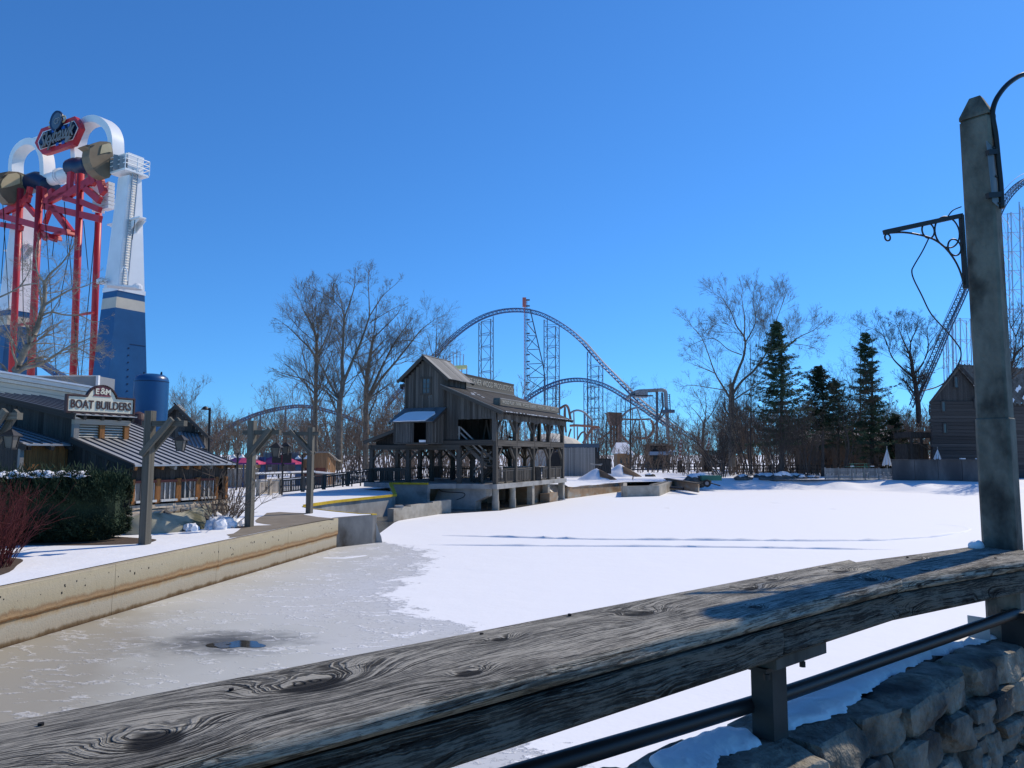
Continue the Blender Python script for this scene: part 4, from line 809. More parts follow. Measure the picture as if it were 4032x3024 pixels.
# ---- roofs
def roof_strips(name, e0, e1, up, n, m, th, over, lift=.012):
    """strips side by side from edge e0 to e1 (each running up the slope by vector up)"""
    e0 = V(e0); e1 = V(e1); up = V(up); d = (e1 - e0) / n; nn = d.cross(up).normalized()
    if nn.z < 0: nn = -nn
    for i in range(n):
        a = e0 + d * (i + .5) + nn * (jit(lift) + th / 2); piece(mill, name, a - up.normalized() * over * rm.uniform(.9, 1.1), a + up, d.length * 1.02, th, m, side=d)
tz = 11.42; ez = 9.62
for sgn, se in ((1, 8.05), (-1, 3.71)):
    e0 = MW(se, -.42, ez - .02); e1 = MW(se, 3.85, ez - .02); up = MW(5.88, 0, tz) - MW(se, 0, ez - .02)
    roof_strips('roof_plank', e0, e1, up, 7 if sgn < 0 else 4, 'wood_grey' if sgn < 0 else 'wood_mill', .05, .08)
for se in (8.08, 3.68):
    piece(mill, 'barge_board', MW(se, -.44, ez - .14), MW(5.88, -.44, tz - .10), .24, .05, 'wood_beam', side=(0, 0, 1)); piece(mill, 'barge_board', MW(se, 3.85, ez - .14), MW(5.88, 3.85, tz - .10), .2, .05, 'wood_beam', side=(0, 0, 1))
piece(mill, 'ridge_cap', MW(5.88, -.5, tz + .06), MW(5.88, 3.95, tz + .06), .2, .05, 'wood_grey', side=MVv)
zr = lambda s: zroof(s) + .02
up = MW(4.25, 0, zr(4.25)) - MW(-.75, 0, zr(-.75)); upf = MW(5.0, 0, zr(5.0)) - MW(-.75, 0, zr(-.75))
roof_strips('roof_sheet', MW(-.75, -.5, zr(-.75)), MW(-.75, 3.4, zr(-.75)), up, 4, 'roof_tar', .06, .05)
roof_strips('roof_sheet', MW(-.75, 3.4, zr(-.75)), MW(-.75, 15.0, zr(-.75)), upf, 12, 'roof_tar', .06, .05)
roof_strips('roof_sheet', MW(7.9, 3.4, zr(7.9)), MW(7.9, 15.0, zr(7.9)), MW(5.0, 0, zr(5.0)) - MW(7.9, 0, zr(7.9)), 8, 'roof_tar', .06, .05)
piece(mill, 'barge_board', MW(-.8, -.52, zr(-.8) - .08), MW(4.25, -.52, zr(4.25) - .08), .26, .06, 'wood_beam', side=(0, 0, 1))
piece(mill, 'barge_board', MW(-.8, 15.0, zr(-.8) - .08), MW(5.0, 15.0, zr(5.0) - .08), .24, .06, 'wood_beam', side=(0, 0, 1))
piece(mill, 'roof_edge', MW(-.82, -.54, zr(-.8) + .08), MW(4.25, -.54, zr(4.2) + .08), .05, .05, 'wood_grey', side=(0, 0, 1))
# valance of boards under the long eave, scalloped ends
n = 44
for i in range(n):
    t = -.3 + (14.9 / n) * (i + .5); d = min(abs(t - q) for q in TS); lo = 6.52 - .12 * math.exp(-(d / .5) ** 2) + jit(.02)
    piece(mill, 'valance_board', MW(-.30, t, lo), MW(-.30, t, 6.98), 14.9 / n * .95, .025, 'wood_mill', side=MU)
for i in range(30):
    t = -.3 + .51 * i; piece(mill, 'rafter_tail', MW(-.78, t, zr(-.78) - .10), MW(.2, t, zr(.2) - .10), .09, .13, 'wood_dark', side=MU)
for i in range(40):     # rim of old snow along the eave
    t = .1 + 14.6 * i / 40
    if rm.random() < .85: piece(mill, 'eave_snow', MW(-.79, t, zr(-.79) + .075), MW(-.79, t + rm.uniform(.15, .33), zr(-.79) + .075), .05, rm.uniform(.02, .05), 'snow')
for (s, t, q) in ((3.1, 2.2, .3), (2.9, 2.9, .22), (2.75, 1.6, .35), (2.4, 2.6, .25), (3.4, 3.3, .2)):
    piece(mill, 'snow_patch', MW(s, t, zr(s) + .085), MW(s - .12, t + q, zr(s - .12) + .085), .14, .02, 'snow', side=MVv + V((0, 0, slopeR)))
# bay roof (blue grey metal with a sheet of snow)
bz1, bz0 = 7.46, 6.34
bd = MW(0, -2.05, bz0) - MW(0, -.05, bz1)
for i in range(4):
    s = 4.0 + .92 * (i + .5); piece(mill, 'bay_roof_panel', MW(s, -.08, bz1), MW(s, -2.1, bz0), .905, .05, 'roof_blue', side=MVv)
    if i: piece(mill, 'bay_roof_seam', MW(4.0 + .92 * i, -.08, bz1 + .03), MW(4.0 + .92 * i, -2.1, bz0 + .03), .025, .05, 'roof_blue', side=MVv)
piece(mill, 'bay_barge', MW(3.97, -.05, bz1 - .09), MW(3.97, -2.1, bz0 - .09), .18, .05, 'wood_dark', side=(0, 0, 1))
piece(mill, 'bay_barge', MW(7.71, -.05, bz1 - .09), MW(7.71, -2.1, bz0 - .09), .18, .05, 'wood_dark', side=(0, 0, 1))
bn = bd.cross(MVv).normalized(); bn = bn if bn.z > 0 else -bn
def bayp(s, f, h=.0): return MW(s, -.08, bz1).lerp(MW(s, -2.1, bz0), f) + bn * (.03 + h)
sn = [(4.55, .35), (4.35, .5), (4.45, .62), (4.65, .97), (5.2, .99), (6.2, .985), (7.0, 1.0), (7.35, .98), (7.2, .7), (7.0, .42), (6.7, .34), (6.2, .32), (5.4, .33)]
MB().prism([bayp(s, f) for s, f in sn], bn * .06).build('roof_snow', 'snow', mill)
# left lean-to roof and its edge
for i in range(8):
    t = -.5 + 1.85 * (i + .5); piece(mill, 'lean_to_sheet', MW(7.5, t, 6.12), MW(10.95, t, 4.98), 1.82, .07, 'roof_tar', side=MU)
piece(mill, 'barge_board', MW(7.45, -.53, 6.02), MW(11.0, -.53, 4.88), .26, .06, 'wood_beam', side=(0, 0, 1))
piece(mill, 'eave_beam', MW(10.6, -.3, 4.55), MW(10.6, 14.3, 4.55), .26, .22, 'wood_beam', side=(0, 0, 1))
MB().prism([MW(s, .1, z) for s, z in ((7.6, 4.7), (10.3, 4.7), (10.3, 4.95), (7.6, 5.95))], MU * .05).build('gable_infill', 'wood_dark', mill)
piece(mill, 'side_roof', MW(7.6, .9, 7.05), MW(8.6, .9, 6.9), 1.9, .08, 'wood_beam', side=MU); piece(mill, 'side_bracket', MW(7.6, .2, 6.4), MW(8.4, .2, 6.92), .1, .1, 'wood_beam')
# ---- signs on the roof
sg = thing('roof_sign', MW(4.75, 8.7, 9.3), 'long faded wooden roof sign with ghostly lettering along the mill ridge', 'sign')
for k in range(3):
    z = 9.62 + .30 * k; piece(sg, 'sign_plank', MW(4.7, 3.5, z), MW(4.7, 14.3 - .12 * (k == 2), z), .29, .05, 'sign_board', side=(0, 0, 1))
piece(sg, 'sign_cap', MW(4.7, 3.45, 10.40), MW(4.7, 14.25, 10.40), .08, .12, 'wood_beam', side=MVv)
piece(sg, 'sign_rail', MW(4.62, 3.5, 9.40), MW(4.62, 14.3, 9.40), .1, .1, 'wood_grey', side=(0, 0, 1))
for t in (4.5, 7, 9.5, 12, 14): piece(sg, 'sign_stay', MW(4.74, t, 9.2), MW(4.74, t, 10.3), .1, .08, 'wood_dark', side=MU)
text_mesh('lettering', 'SNAKE RIVER WOOD PRODUCTS Co.', .66, 'sign_grey', sg, MW(4.66, 8.85, 9.94), MU, (0, 0, 1), depth=.012, width=10.3)
sg2 = thing('roof_sign', MW(.45, 8.1, 7.5), 'weathered wooden sign strip listing wood products low on the mill roof edge', 'sign')
for k in range(2): piece(sg2, 'sign_plank', MW(.42, 1.75, 7.78 + .25 * k), MW(.42, 14.6, 7.78 + .25 * k), .245, .05, 'sign_board', side=(0, 0, 1))
piece(sg2, 'sign_cap', MW(.42, 1.72, 8.17), MW(.42, 14.65, 8.17), .08, .05, 'wood_grey', side=(0, 0, 1))
MB().prism([MW(.45, 1.74, z) - MU * dx for z, dx in ((7.6, 0), (8.2, 0), (8.05, .08), (7.7, .08))], MVv * .5).build('sign_end', 'sign_board', sg2)
text_mesh('lettering', 'WOOD PULP - PAPER - WOOD VENEERS - POSTS & LUMBER - SHINGLES', .36, 'sign_grey', sg2, MW(.38, 8.15, 7.91), MU, (0, 0, 1), depth=.012, width=12.2)
# ---- stairs from the upper floor down to the slab
def stair(s0, t0, z0, s1, t1, z1, n):
    A, B = MW(s0, t0, z0), MW(s1, t1, z1); sv = MU
    for o in (-.42, .42): piece(mill, 'stair_stringer', A + sv * o, B + sv * o, .26, .06, 'wood_mill', side=(0, 0, 1))
    for i in range(n): p = A.lerp(B, (i + .5) / n) + V((0, 0, .1)); piece(mill, 'stair_tread', p - sv * .42, p + sv * .42, .28, .05, 'wood_mill', side=MVv)
    for o in (-.45,):
        for h in (.55, .98): piece(mill, 'stair_rail', A + sv * o + V((0, 0, h)), B + sv * o + V((0, 0, h)), .10, .06, 'wood_grey', side=(0, 0, 1))
stair(3.0, .75, ZF + .2, .95, .75, 3.2, 9); stair(.95, 1.8, 3.2, 2.4, 1.8, ZS, 8)
piece(mill, 'stair_landing', MW(.3, 1.3, 3.15), MW(1.3, 1.3, 3.15), 1.9, .1, 'wood_mill', side=MU)
for s, t in ((1.15, .2), (1.15, 2.2)): piece(mill, 'stair_post', MW(s, t, ZS), MW(s, t, 4.2), .14, .14, 'wood_beam', side=MU)
for z in (5.45, 6.0): piece(mill, 'guard_rail', MW(3.0, .1, z), MW(4.1, .1, z), .09, .06, 'wood_grey', side=(0, 0, 1))
for s in (3.0, 4.1): piece(mill, 'guard_post', MW(s, .1, ZF + .2), MW(s, .1, 6.05), .1, .1, 'wood_grey', side=MU)
for (s0, z0, s1, z1, t) in ((2.2, ZF + .2, 1.9, 6.6, 2.5), (1.6, ZF + .2, 1.95, 6.6, 2.5), (.9, 5.0, .9, 6.6, 2.0), (.2, 5.0, -.0, 6.5, 1.4), (-.0, 5.0, .2, 6.5, 2.2)): piece(mill, 'prop', MW(s0, t, z0), MW(s1, t, z1), .09, .09, 'wood_beam', side=MU)
MB().lathe(MW(2.2, 7.6, 5.3), [(.30, 0), (.28, .05), (.10, .16), (.03, .2), (.02, 1.4)], 14).build('pendant_lamp', 'paint_black', mill)
# ---- railings: slab edge
def railing(parent, a, c, n, h=1.0, m='wood_mill', zt=None, post_every=None, bw=.07, top=.13):
    a = V(a); c = V(c); d = (c - a); sd = d.normalized()
    piece(parent, 'top_rail', a + V((0, 0, h)), c + V((0, 0, h)), top, .07, m, side=V((-sd.y, sd.x, 0)))
    for z in (.14, h - .12): piece(parent, 'cross_rail', a + V((0, 0, z)), c + V((0, 0, z)), .08, .05, m, side=(0, 0, 1))
    for i in range(n): p = a + d * ((i + .5) / n); piece(parent, 'baluster', p + V((0, 0, .1)), p + V((0, 0, h - .06)), bw, .035, m, side=sd)
for i in range(4):
    if i == 2: continue
    railing(mill, MW(.0, TS[i] + .2, ZS), MW(.0, TS[i + 1] - .2, ZS), 22 if i else 16, 1.05, bw=.085 if i else .06)
    piece(mill, 'rail_post', MW(0, TS[i] + 1.8, ZS), MW(0, TS[i] + 1.8, ZS + 1.05), .2, .12, 'wood_beam', side=MU)
railing(mill, MW(0, 9.4, ZS), MW(0, 10.6, ZS), 8, 1.05)
for s0, s1, n in ((7.4, 10.4, 22), (3.1, 7.1, 30), (.3, 2.8, 18)): railing(mill, MW(s0, 12.5 if s0 < 3 else 8.0, ZS), MW(s1, 12.5 if s0 < 3 else 8.0, ZS), n, 1.05, 'wood_beam')
railing(mill, MW(10.5, .2, ZS), MW(10.5, 10.5, ZS), 40, 1.05, 'wood_beam')
railing(mill, MW(7.4, -.1, ZS), MW(10.4, -.1, ZS), 20, 1.05, 'wood_beam')
# water-wheel control stand, counter, hoses on the deck
MB().box(MW(.1, 8.3, ZS + .55), (.5, .8, 1.1), .4).build('control_cabinet', 'wood_dark', mill)
MB().prism([MW(s, t, ZS + 1.1) for s, t in ((-.4, 7.7), (-.4, 8.9), (.6, 8.9), (.6, 7.7))], (0, 0, .06)).build('cabinet_top', 'wood_grey', mill)
MB().box(MW(2.4, 9.3, ZS + .55), (.8, 3.6, 1.0), -math.radians(23.5)).build('counter', 'wood_dark', mill)
MB().box(MW(2.4, 9.3, ZS + 1.08), (1.0, 3.8, .06), -math.radians(23.5)).build('counter_top', 'wood_grey', mill)
MB().tube(smooth_pts([MW(4.4, -.4, 1.45), MW(4.0, -.4, 1.25), MW(2.4, -.4, 1.2), MW(2.3, -.4, .95), MW(2.6, -.4, .8), MW(2.9, -.4, .7)]), .03, 6).build('drain_pipe', 'paint_black', mill)
# ------------------------------------------------------------------ left bank: gallows lamp posts
ad = V((.975, -.22, 0))         # their arms point across the canal
def lantern(name, top, s, label, group):
    """hanging square lantern; top = hook point"""
    ln = thing(name, top - V((0, 0, .75 * s)), label, 'lantern', group); c = top
    MB().tube([c, c - V((0, 0, .26 * s))], .008, 6).build('hanger', 'paint_iron', ln)
    def fr(z, h): return [c + V((sx * h, sy * h, z)) for sx, sy in ((-1, -1), (1, -1), (1, 1), (-1, 1))]
    loft(MB(), [fr(-.24 * s, .02 * s), fr(-.40 * s, .19 * s), fr(-.425 * s, .19 * s)]).build('roof', 'paint_iron', ln)
    loft(MB(), [fr(-.43 * s, .125 * s), fr(-.72 * s, .085 * s)]).build('glass_pane', 'lamp_glass', ln)
    for sx, sy in ((-1, -1), (1, -1), (1, 1), (-1, 1)):
        MB().bar(c + V((sx * .135 * s, sy * .135 * s, -.42 * s)), c + V((sx * .09 * s, sy * .09 * s, -.74 * s)), .022 * s, .022 * s).build('corner_bar', 'paint_iron', ln)
    MB().box(c + V((0, 0, -.745 * s)), (.21 * s, .21 * s, .03 * s)).build('base_plate', 'paint_iron', ln)
    return ln
mat('lamp_glass', (0.07, 0.07, 0.062), (0.11, 0.105, 0.095), rough=0.3, scale=2)
def gallows(name, base, h, armz, sgn, l_out, l_back, label, w_=.24, brace_drop=.95):
    g = thing(name, base, label, 'lamp post'); d = ad * sgn; up = V((0, 0, 1))
    piece(g, 'post', base, base + up * h, w_, w_, 'wood_post', side=ad)
    pr = V((-ad.y, ad.x, 0))
    piece(g, 'arm', base + up * armz - d * l_back, base + up * armz + d * l_out, .17, .17, 'wood_post', side=up)
    for o in (-1, 1):
        piece(g, 'brace', base + up * (armz - brace_drop) - d * .12 + pr * (o * (w_ / 2 + .05)), base + up * (armz + .14) + d * (l_out * .72) + pr * (o * (w_ / 2 + .05)), .17, .09, 'wood_post', side=up)
    piece(g, 'footing_block', base + pr * .25 - ad * .1, base + pr * .25 - ad * .1 + up * .22, .16, .16, 'wood_post', side=ad)
    return base + up * (armz - .1) + d * (l_out - .14)
p1 = Q(312, 1176, ZB + .02); p2 = Q(538, 1138, ZB + .02); p3 = Q(668, 1109, ZB + .02)
k1 = gallows('lamp_gallows', p1, 4.06, 3.66, 1, 1.25, .22, 'tall grey timber post with cross arm and diagonal brace beside the dark hedge')
k2 = gallows('lamp_gallows', p2, 4.0, 3.55, 1, 1.18, .36, 'grey timber post with right-pointing arm beside the bare shrub', w_=.25)
k3 = gallows('lamp_gallows', p3, 3.98, 3.68, -1, 1.42, .42, 'grey timber post with left-pointing arm at the yellow channel edge', w_=.245)
lantern('hanging_lantern', k1 + V((0, 0, -.02)), .95, 'dark iron lantern hanging in front of the striped roof', 'hanging iron lanterns')
lantern('hanging_lantern', k2 + V((0, 0, -.02)), 1.1, 'pointed iron lantern hanging from the post by the bare shrub', 'hanging iron lanterns')
lantern('hanging_lantern', k3 + V((0, 0, -.02)), 1.12, 'wide-capped iron lantern hanging from the post at the yellow channel edge', 'hanging iron lanterns')
p0 = D(-80, 2170, 18.6); p0.z = ZB + .02
k0 = gallows('lamp_gallows', p0, 4.1, 3.67, 1, .95, .3, 'end of a mossy timber arm at the left picture edge', w_=.24)
e0 = D(46, 1650, 18.4)
lantern('hanging_lantern', V((e0.x, k0.y, k0.z)), .95, 'iron lantern hanging at the far left edge under the mossy arm', 'hanging iron lanterns')
# ------------------------------------------------------------------ boat builders' shed
bu = V((math.sin(math.radians(27)), math.cos(math.radians(27)), 0)); bnn = V((bu.y, -bu.x, 0)); BE = V((-13.17, 25.7, 0))
def BH(r, t, z): return BE + bu * t - bnn * r + V((0, 0, z))
shed = thing('boat_shed', BH(2, 2, ZB), 'dark wooden boat builders shed with striped standing seam metal roofs', 'building')
rs_ = random.Random(9)
def sboards(fn, a0, a1, zlo, zhi, wdt, side, m, th=.03, par=None, name='board'):
    n = max(1, round((a1 - a0) / wdt)); w_ = (a1 - a0) / n
    for i in range(n):
        a = a0 + w_ * (i + .5); lo, hi = zlo(a), zhi(a)
        if hi - lo > .04: piece(par or shed, name, fn(a, lo), fn(a, hi), w_ * .95, th, m, side=side)
def seam_roof(e0, e1, up, n, first=True, last=True):
    """standing seam sheets from eave e0-e1 running up the slope; every seam a tall dark batten"""
    e0 = V(e0); e1 = V(e1); d = (e1 - e0) / n; up = V(up); nn = d.cross(up).normalized(); nn = nn if nn.z > 0 else -nn
    for i in range(n):
        a = e0 + d * (i + .5); piece(shed, 'roof_panel', a, a + up, d.length * .995, .03, 'roof_metal', side=d)
    for i in range(0 if first else 1, n + 1 if last else n):
        a = e0 + d * i + nn * .03; piece(shed, 'roof_seam', a + up.normalized() * .02, a + up, .045, .05, 'roof_seam', side=d)
sl_ = .27; slU = .165; slL = .19
def upv(r0, r1, m_=.27): return -bnn * (r1 - r0) + V((0, 0, m_ * (r1 - r0)))
E1T = 4.35
seam_roof(BH(-.25, -.05, 3.62), BH(-.25, 2.15, 3.62), upv(-.25, 3.35), 6, True, False)
seam_roof(BH(-.25, 2.15, 3.62), BH(-.25, E1T, 3.62), upv(-.25, 6.3), 6)
seam_roof(BH(3.32, -1.75, 4.34), BH(3.32, -.03, 4.34), upv(3.32, 8.6, slL), 5)
seam_roof(BH(3.0, -.12, 5.44), BH(3.0, 2.35, 5.44), upv(3.0, 9.5, slU), 7)
# rake boards
for (r0, r1, t, z0, w_, sl_) in ((-.3, 3.3, -.09, 3.54, .2, .27), (3.0, 9.5, -.17, 5.36, .22, slU), (3.05, 8.6, -1.8, 4.22, .2, slL), (-.3, 6.3, E1T + .04, 3.54, .18, .27)):
    piece(shed, 'rake_board', BH(r0, t, z0), BH(r1, t, z0 + sl_ * (r1 - r0)), w_, .05, 'wood_dark', side=(0, 0, 1))
piece(shed, 'gutter', BH(-.28, -.1, 3.60), BH(-.28, E1T + .05, 3.60), .05, .05, 'galv'); piece(shed, 'gutter', BH(3.29, -1.8, 4.32), BH(3.29, 0, 4.32), .05, .05, 'galv')
# end walls that face the camera: dark vertical boards
sboards(lambda r, z: BH(r, .0, z), .0, 3.3, lambda r: 2.75, lambda r: 3.58 + sl_ * r, .16, bnn, 'wood_dark')
sboards(lambda r, z: BH(r, .03, z), 3.3, 9.4, lambda r: 3.4, lambda r: 5.36 + slU * (r - 3.0), .17, bnn, 'wood_dark')
sboards(lambda r, z: BH(r, -1.66, z), 3.45, 8.6, lambda r: ZB, lambda r: 4.22 + slL * (r - 3.05), .17, bnn, 'wood_dark')
sboards(lambda r, z: BH(r, .02, z), 0.0, 3.8, lambda r: ZB, lambda r: 2.72, .2, bnn, 'wood_dark')
piece(shed, 'trim_rail', BH(0, -.03, 2.73), BH(3.3, -.03, 2.73), .06, .04, 'wood_grey', side=(0, 0, 1))
# orange stained wall of the left bay
sboards(lambda t, z: BH(3.55, t, z), -1.62, .0, lambda t: 2.62, lambda t: 4.35, .115, bu, 'wood_orange')
piece(shed, 'sill', BH(3.45, -1.65, 2.55), BH(3.45, .0, 2.55), .08, .12, 'wood_cream', side=(0, 0, 1))
sboards(lambda t, z: BH(3.52, t, z), -1.62, .0, lambda t: ZB, lambda t: 2.5, .4, bu, 'wood_cream')
piece(shed, 'corner_post', BH(3.5, -1.68, ZB), BH(3.5, -1.68, 4.3), .13, .13, 'wood_grey', side=bu)
for t in (-1.6, -.8, -.1): piece(shed, 'rafter_tail', BH(3.15, t, 4.20), BH(3.9, t, 4.20 + sl_ * .75), .12, .14, 'wood_dark', side=bu)
# window wall
sboards(lambda t, z: BH(.12, t, z), .1, E1T - .1, lambda t: 3.05, lambda t: 3.60, .2, bu, 'wood_dark')
for i, t in enumerate((.15, 1.12, 1.98, 2.86, 3.72, 4.2)):
    piece(shed, 'stud', BH(.04, t, 2.25), BH(.04, t, 3.12), .20 if 0 < i < 4 else .12, .1, 'wood_orange', side=bu)
for i, (t0, t1) in enumerate(((.25, 1.0), (1.24, 1.86), (2.10, 2.74), (2.98, 3.6))):
    wn_ = piece(shed, 'window_pane', BH(.10, (t0 + t1) / 2, 2.38), BH(.10, (t0 + t1) / 2, 2.98), t1 - t0, .02, 'glass', side=bu)
    piece(shed, 'window_head', BH(.02, t0 - .04, 3.03), BH(.02, t1 + .04, 3.03), .09, .08, 'wood_maroon', side=(0, 0, 1))
    piece(shed, 'window_sill', BH(-.03, t0 - .03, 2.34), BH(-.03, t1 + .03, 2.34), .08, .1, 'paint_white_aged', side=(0, 0, 1))
    for k in range(4): tq = t0 + (t1 - t0) * k / 3; piece(shed, 'window_bar', BH(.07, tq, 2.38), BH(.07, tq, 2.99), .035, .04, 'paint_white_aged', side=bu)
for t in np.linspace(.05, E1T - .05, 9): piece(shed, 'rafter_tail', BH(-.22, t, 3.50), BH(.3, t, 3.50 + sl_ * .5), .10, .13, 'wood_orange' if rs_.random() < .6 else 'wood_grey', side=bu)
# live-edge slabs under the windows
z = 2.22; k = 0
while z > 1.42:
    hh = rs_.uniform(.15, .2)
    b = MB(); nseg = 14; lo = []; hi = []
    for i in range(nseg + 1):
        t = .05 + (E1T - .1) * i / nseg; hi.append(BH(.02, t, z)); lo.append(BH(-.03, t, z - hh + .045 * math.sin(t * 2.1 + k * 1.7) + .02 * math.sin(t * 6 + k)))
    b.prism(lo + hi[::-1], -bnn * .06).build('slab_plank', 'wood_pale', shed); z -= hh * .93; k += 1
# interior stop
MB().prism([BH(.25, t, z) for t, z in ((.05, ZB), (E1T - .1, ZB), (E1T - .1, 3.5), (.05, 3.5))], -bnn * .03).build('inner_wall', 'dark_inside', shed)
sboards(lambda r, z: BH(r, E1T - .05, z), .1, 6.2, lambda r: ZB, lambda r: 3.55 + sl_ * r, .3, bnn, 'wood_dark')
# louvred dormer
for t in (.06, 1.07, 2.08): piece(shed, 'dormer_post', BH(3.28, t, 4.42), BH(3.28, t, 5.12), .20, .16, 'wood_orange' if t > 1 else 'wood_grey', side=bu)
piece(shed, 'dormer_header', BH(3.26, -.05, 5.20), BH(3.26, 2.2, 5.20), .20, .18, 'wood_pale', side=(0, 0, 1))
piece(shed, 'dormer_sill', BH(3.22, -.05, 4.44), BH(3.22, 2.2, 4.44), .08, .2, 'wood_cream', side=(0, 0, 1))
for t0, t1 in ((.18, .95), (1.19, 1.96)):
    for i in range(6): zz = 4.55 + .1 * i; piece(shed, 'louvre_slat', BH(3.31, t0, zz), BH(3.31, t1, zz), .085, .022, 'wood_cream', side=bnn * .75 + V((0, 0, -.55)))
    MB().prism([BH(3.42, t, z) for t, z in ((t0 - .1, 4.45), (t1 + .1, 4.45), (t1 + .1, 5.2), (t0 - .1, 5.2))], -bnn * .02).build('louvre_back', 'dark_inside', shed)
for t in (.25, .95, 1.65, 2.2): piece(shed, 'rafter_tail', BH(3.02, t, 5.32), BH(3.5, t, 5.45), .1, .12, 'wood_dark', side=bu)
sboards(lambda r, z: BH(r, 2.16, z), 3.3, 6.2, lambda r: 4.6 + sl_ * (r - 3.3), lambda r: 5.38 + slU * (r - 3.0), .2, bnn, 'wood_dark')
# ------------------------------------------------------------------ the shed's arched sign
sgn_ = thing('boat_sign', BH(3.35, 1.05, 5.5), 'cream arched sign reading boat builders with dark brown border', 'sign')
SC0 = BH(3.30, 1.04, 5.58)
def SP(x, y, o=0.0): return SC0 + bu * x + V((0, 0, y)) + bnn * o
def sign_outline(g):
    hw, h1, rr = 1.30 + g, .50 + g, .60 + g; pts = [(-hw, -g), (hw, -g), (hw, h1)]
    a0 = math.asin((h1 - .30) / rr)
    pts += [(rr * math.cos(a), .30 + rr * math.sin(a)) for a in np.linspace(a0, math.pi - a0, 21)]
    return pts + [(-hw, h1)]
sy_ = 1.08
MB().prism([SP(x, y * sy_) for x, y in sign_outline(.07)], bnn * -.10).build('border', 'sign_brown', sgn_)
MB().prism([SP(x, y * sy_, .012) for x, y in sign_outline(0)], bnn * -.05).build('face', 'sign_cream', sgn_)
def outline_bar(pts, wd_, th_, m, par, close=True):
    P = [SP(x, y * sy_, .02) for x, y in pts]
    for a, c in zip(P, P[1:] + P[:1]):
        d = (c - a).normalized(); piece(par, 'border_moulding', a - d * wd_ * .4, c + d * wd_ * .4, wd_, th_, m, side=bnn.cross(d))
outline_bar(sign_outline(.045), .055, .08, 'sign_brown', sgn_)
text_mesh('lettering', 'BOAT BUILDERS', .44, 'sign_brown', sgn_, SP(0, .255, .03), bu, (0, 0, 1), depth=.02, width=2.42, offset=.006)
MB().prism([SP(x, y, .02) for x, y in ((-.36, .60), (.36, .60), (.30, .68), (.33, .84), (.46, .87), (.30, .99), (.06, 1.0), (-.22, .99), (-.47, .87), (-.33, .84), (-.30, .70))], bnn * .012).build('emblem_hull', 'sign_maroon', sgn_)
text_mesh('lettering', 'E', .30, 'sign_cream', sgn_, SP(-.22, .775, .04), bu, (0, 0, 1), depth=.015, offset=.008)
text_mesh('lettering', '&', .36, 'sign_cream', sgn_, SP(0, .80, .05), bu, (0, 0, 1), depth=.015, offset=.004)
text_mesh('lettering', 'M', .30, 'sign_cream', sgn_, SP(.22, .775, .04), bu, (0, 0, 1), depth=.015, offset=.008)
for x in (-.9, .9): piece(sgn_, 'sign_stay', SP(x, -.12, -.05), SP(x, .3, -.12), .06, .06, 'paint_iron', side=bu)
# boat hull and props under the windows, snow chunks
bt = thing('old_boat', BH(-.5, 1.6, ZB), 'pale canvas covered boat hull propped with timbers below the shed windows', 'boat')
def hull(u, v):
    t = -.2 + 3.6 * u; r = -.75 + .75 * np.sin(v * math.pi / 2) * 1.0; bulge = np.sin(u * math.pi) ** .6
    z = ZB + .02 + .78 * v * (.75 + .25 * u) + .05 * np.sin(u * 9) * v
    rr = -.85 * bulge * np.cos(v * 1.2) - .15
    P = [BE[i] + bu[i] * t - bnn[i] * rr for i in range(2)]; return P[0], P[1], z
ngrid('hull', hull, 40, 14, 'canvas_pale' if 'canvas_pale' in MATS else mat('canvas_pale', (0.22, 0.21, 0.15), (0.40, 0.38, 0.29), rough=.9, scale=1.2, coord='Position', col3=(0.10, 0.10, 0.06), c3=(0.52, 0.64), c3scale=1.0), bt)
piece(bt, 'gunwale', BH(-.22, -.25, 1.92), BH(-.20, 3.4, 2.06), .09, .09, 'wood_pale', side=(0, 0, 1))
for (t, dt) in ((1.15, .55), (1.9, -.45), (2.6, .3)): piece(bt, 'prop', BH(-.35, t, 2.0), BH(-1.05, t + dt, ZB), .17, .05, 'wood_beam', side=bu)
sc_ = thing('snow_pile', BH(-1.2, 3.2, ZB), 'lumpy pile of shovelled snow chunks against the boat shed', 'snow')
for i in range(26):
    u_ = rs_.random(); r0, t0 = -.75 - rs_.random() * .7, 1.4 + 2.6 * u_; q = rs_.uniform(.07, .2) * (1 + .8 * (u_ > .5)); c = BH(r0, t0, ZB + q * .6)
    bm = bmesh.new(); bmesh.ops.create_icosphere(bm, subdivisions=2, radius=q)
    for v_ in bm.verts: v_.co = v_.co * (1 + .25 * math.sin(v_.co.x * 30 + i) * math.cos(v_.co.y * 26 + i * 2)) + c - rootloc(sc_)
    me = bpy.data.meshes.new('snow_chunk'); bm.to_mesh(me); bm.free(); me.materials.append(MATS['snow']); o = bpy.data.objects.new('snow_chunk', me); COL.objects.link(o); o.parent = sc_
for i, (r0, t0, hh, q) in enumerate(((-.5, 3.3, .62, .5), (-.75, 2.9, .45, .5), (-.6, 3.75, .4, .45))):
    MB().lathe(BH(r0, t0, ZB - .05), [(q, 0), (q * .8, hh * .4), (q * .45, hh * .8), (.05, hh)], 12).build('snow_chunk', 'snow', sc_, smooth=True)
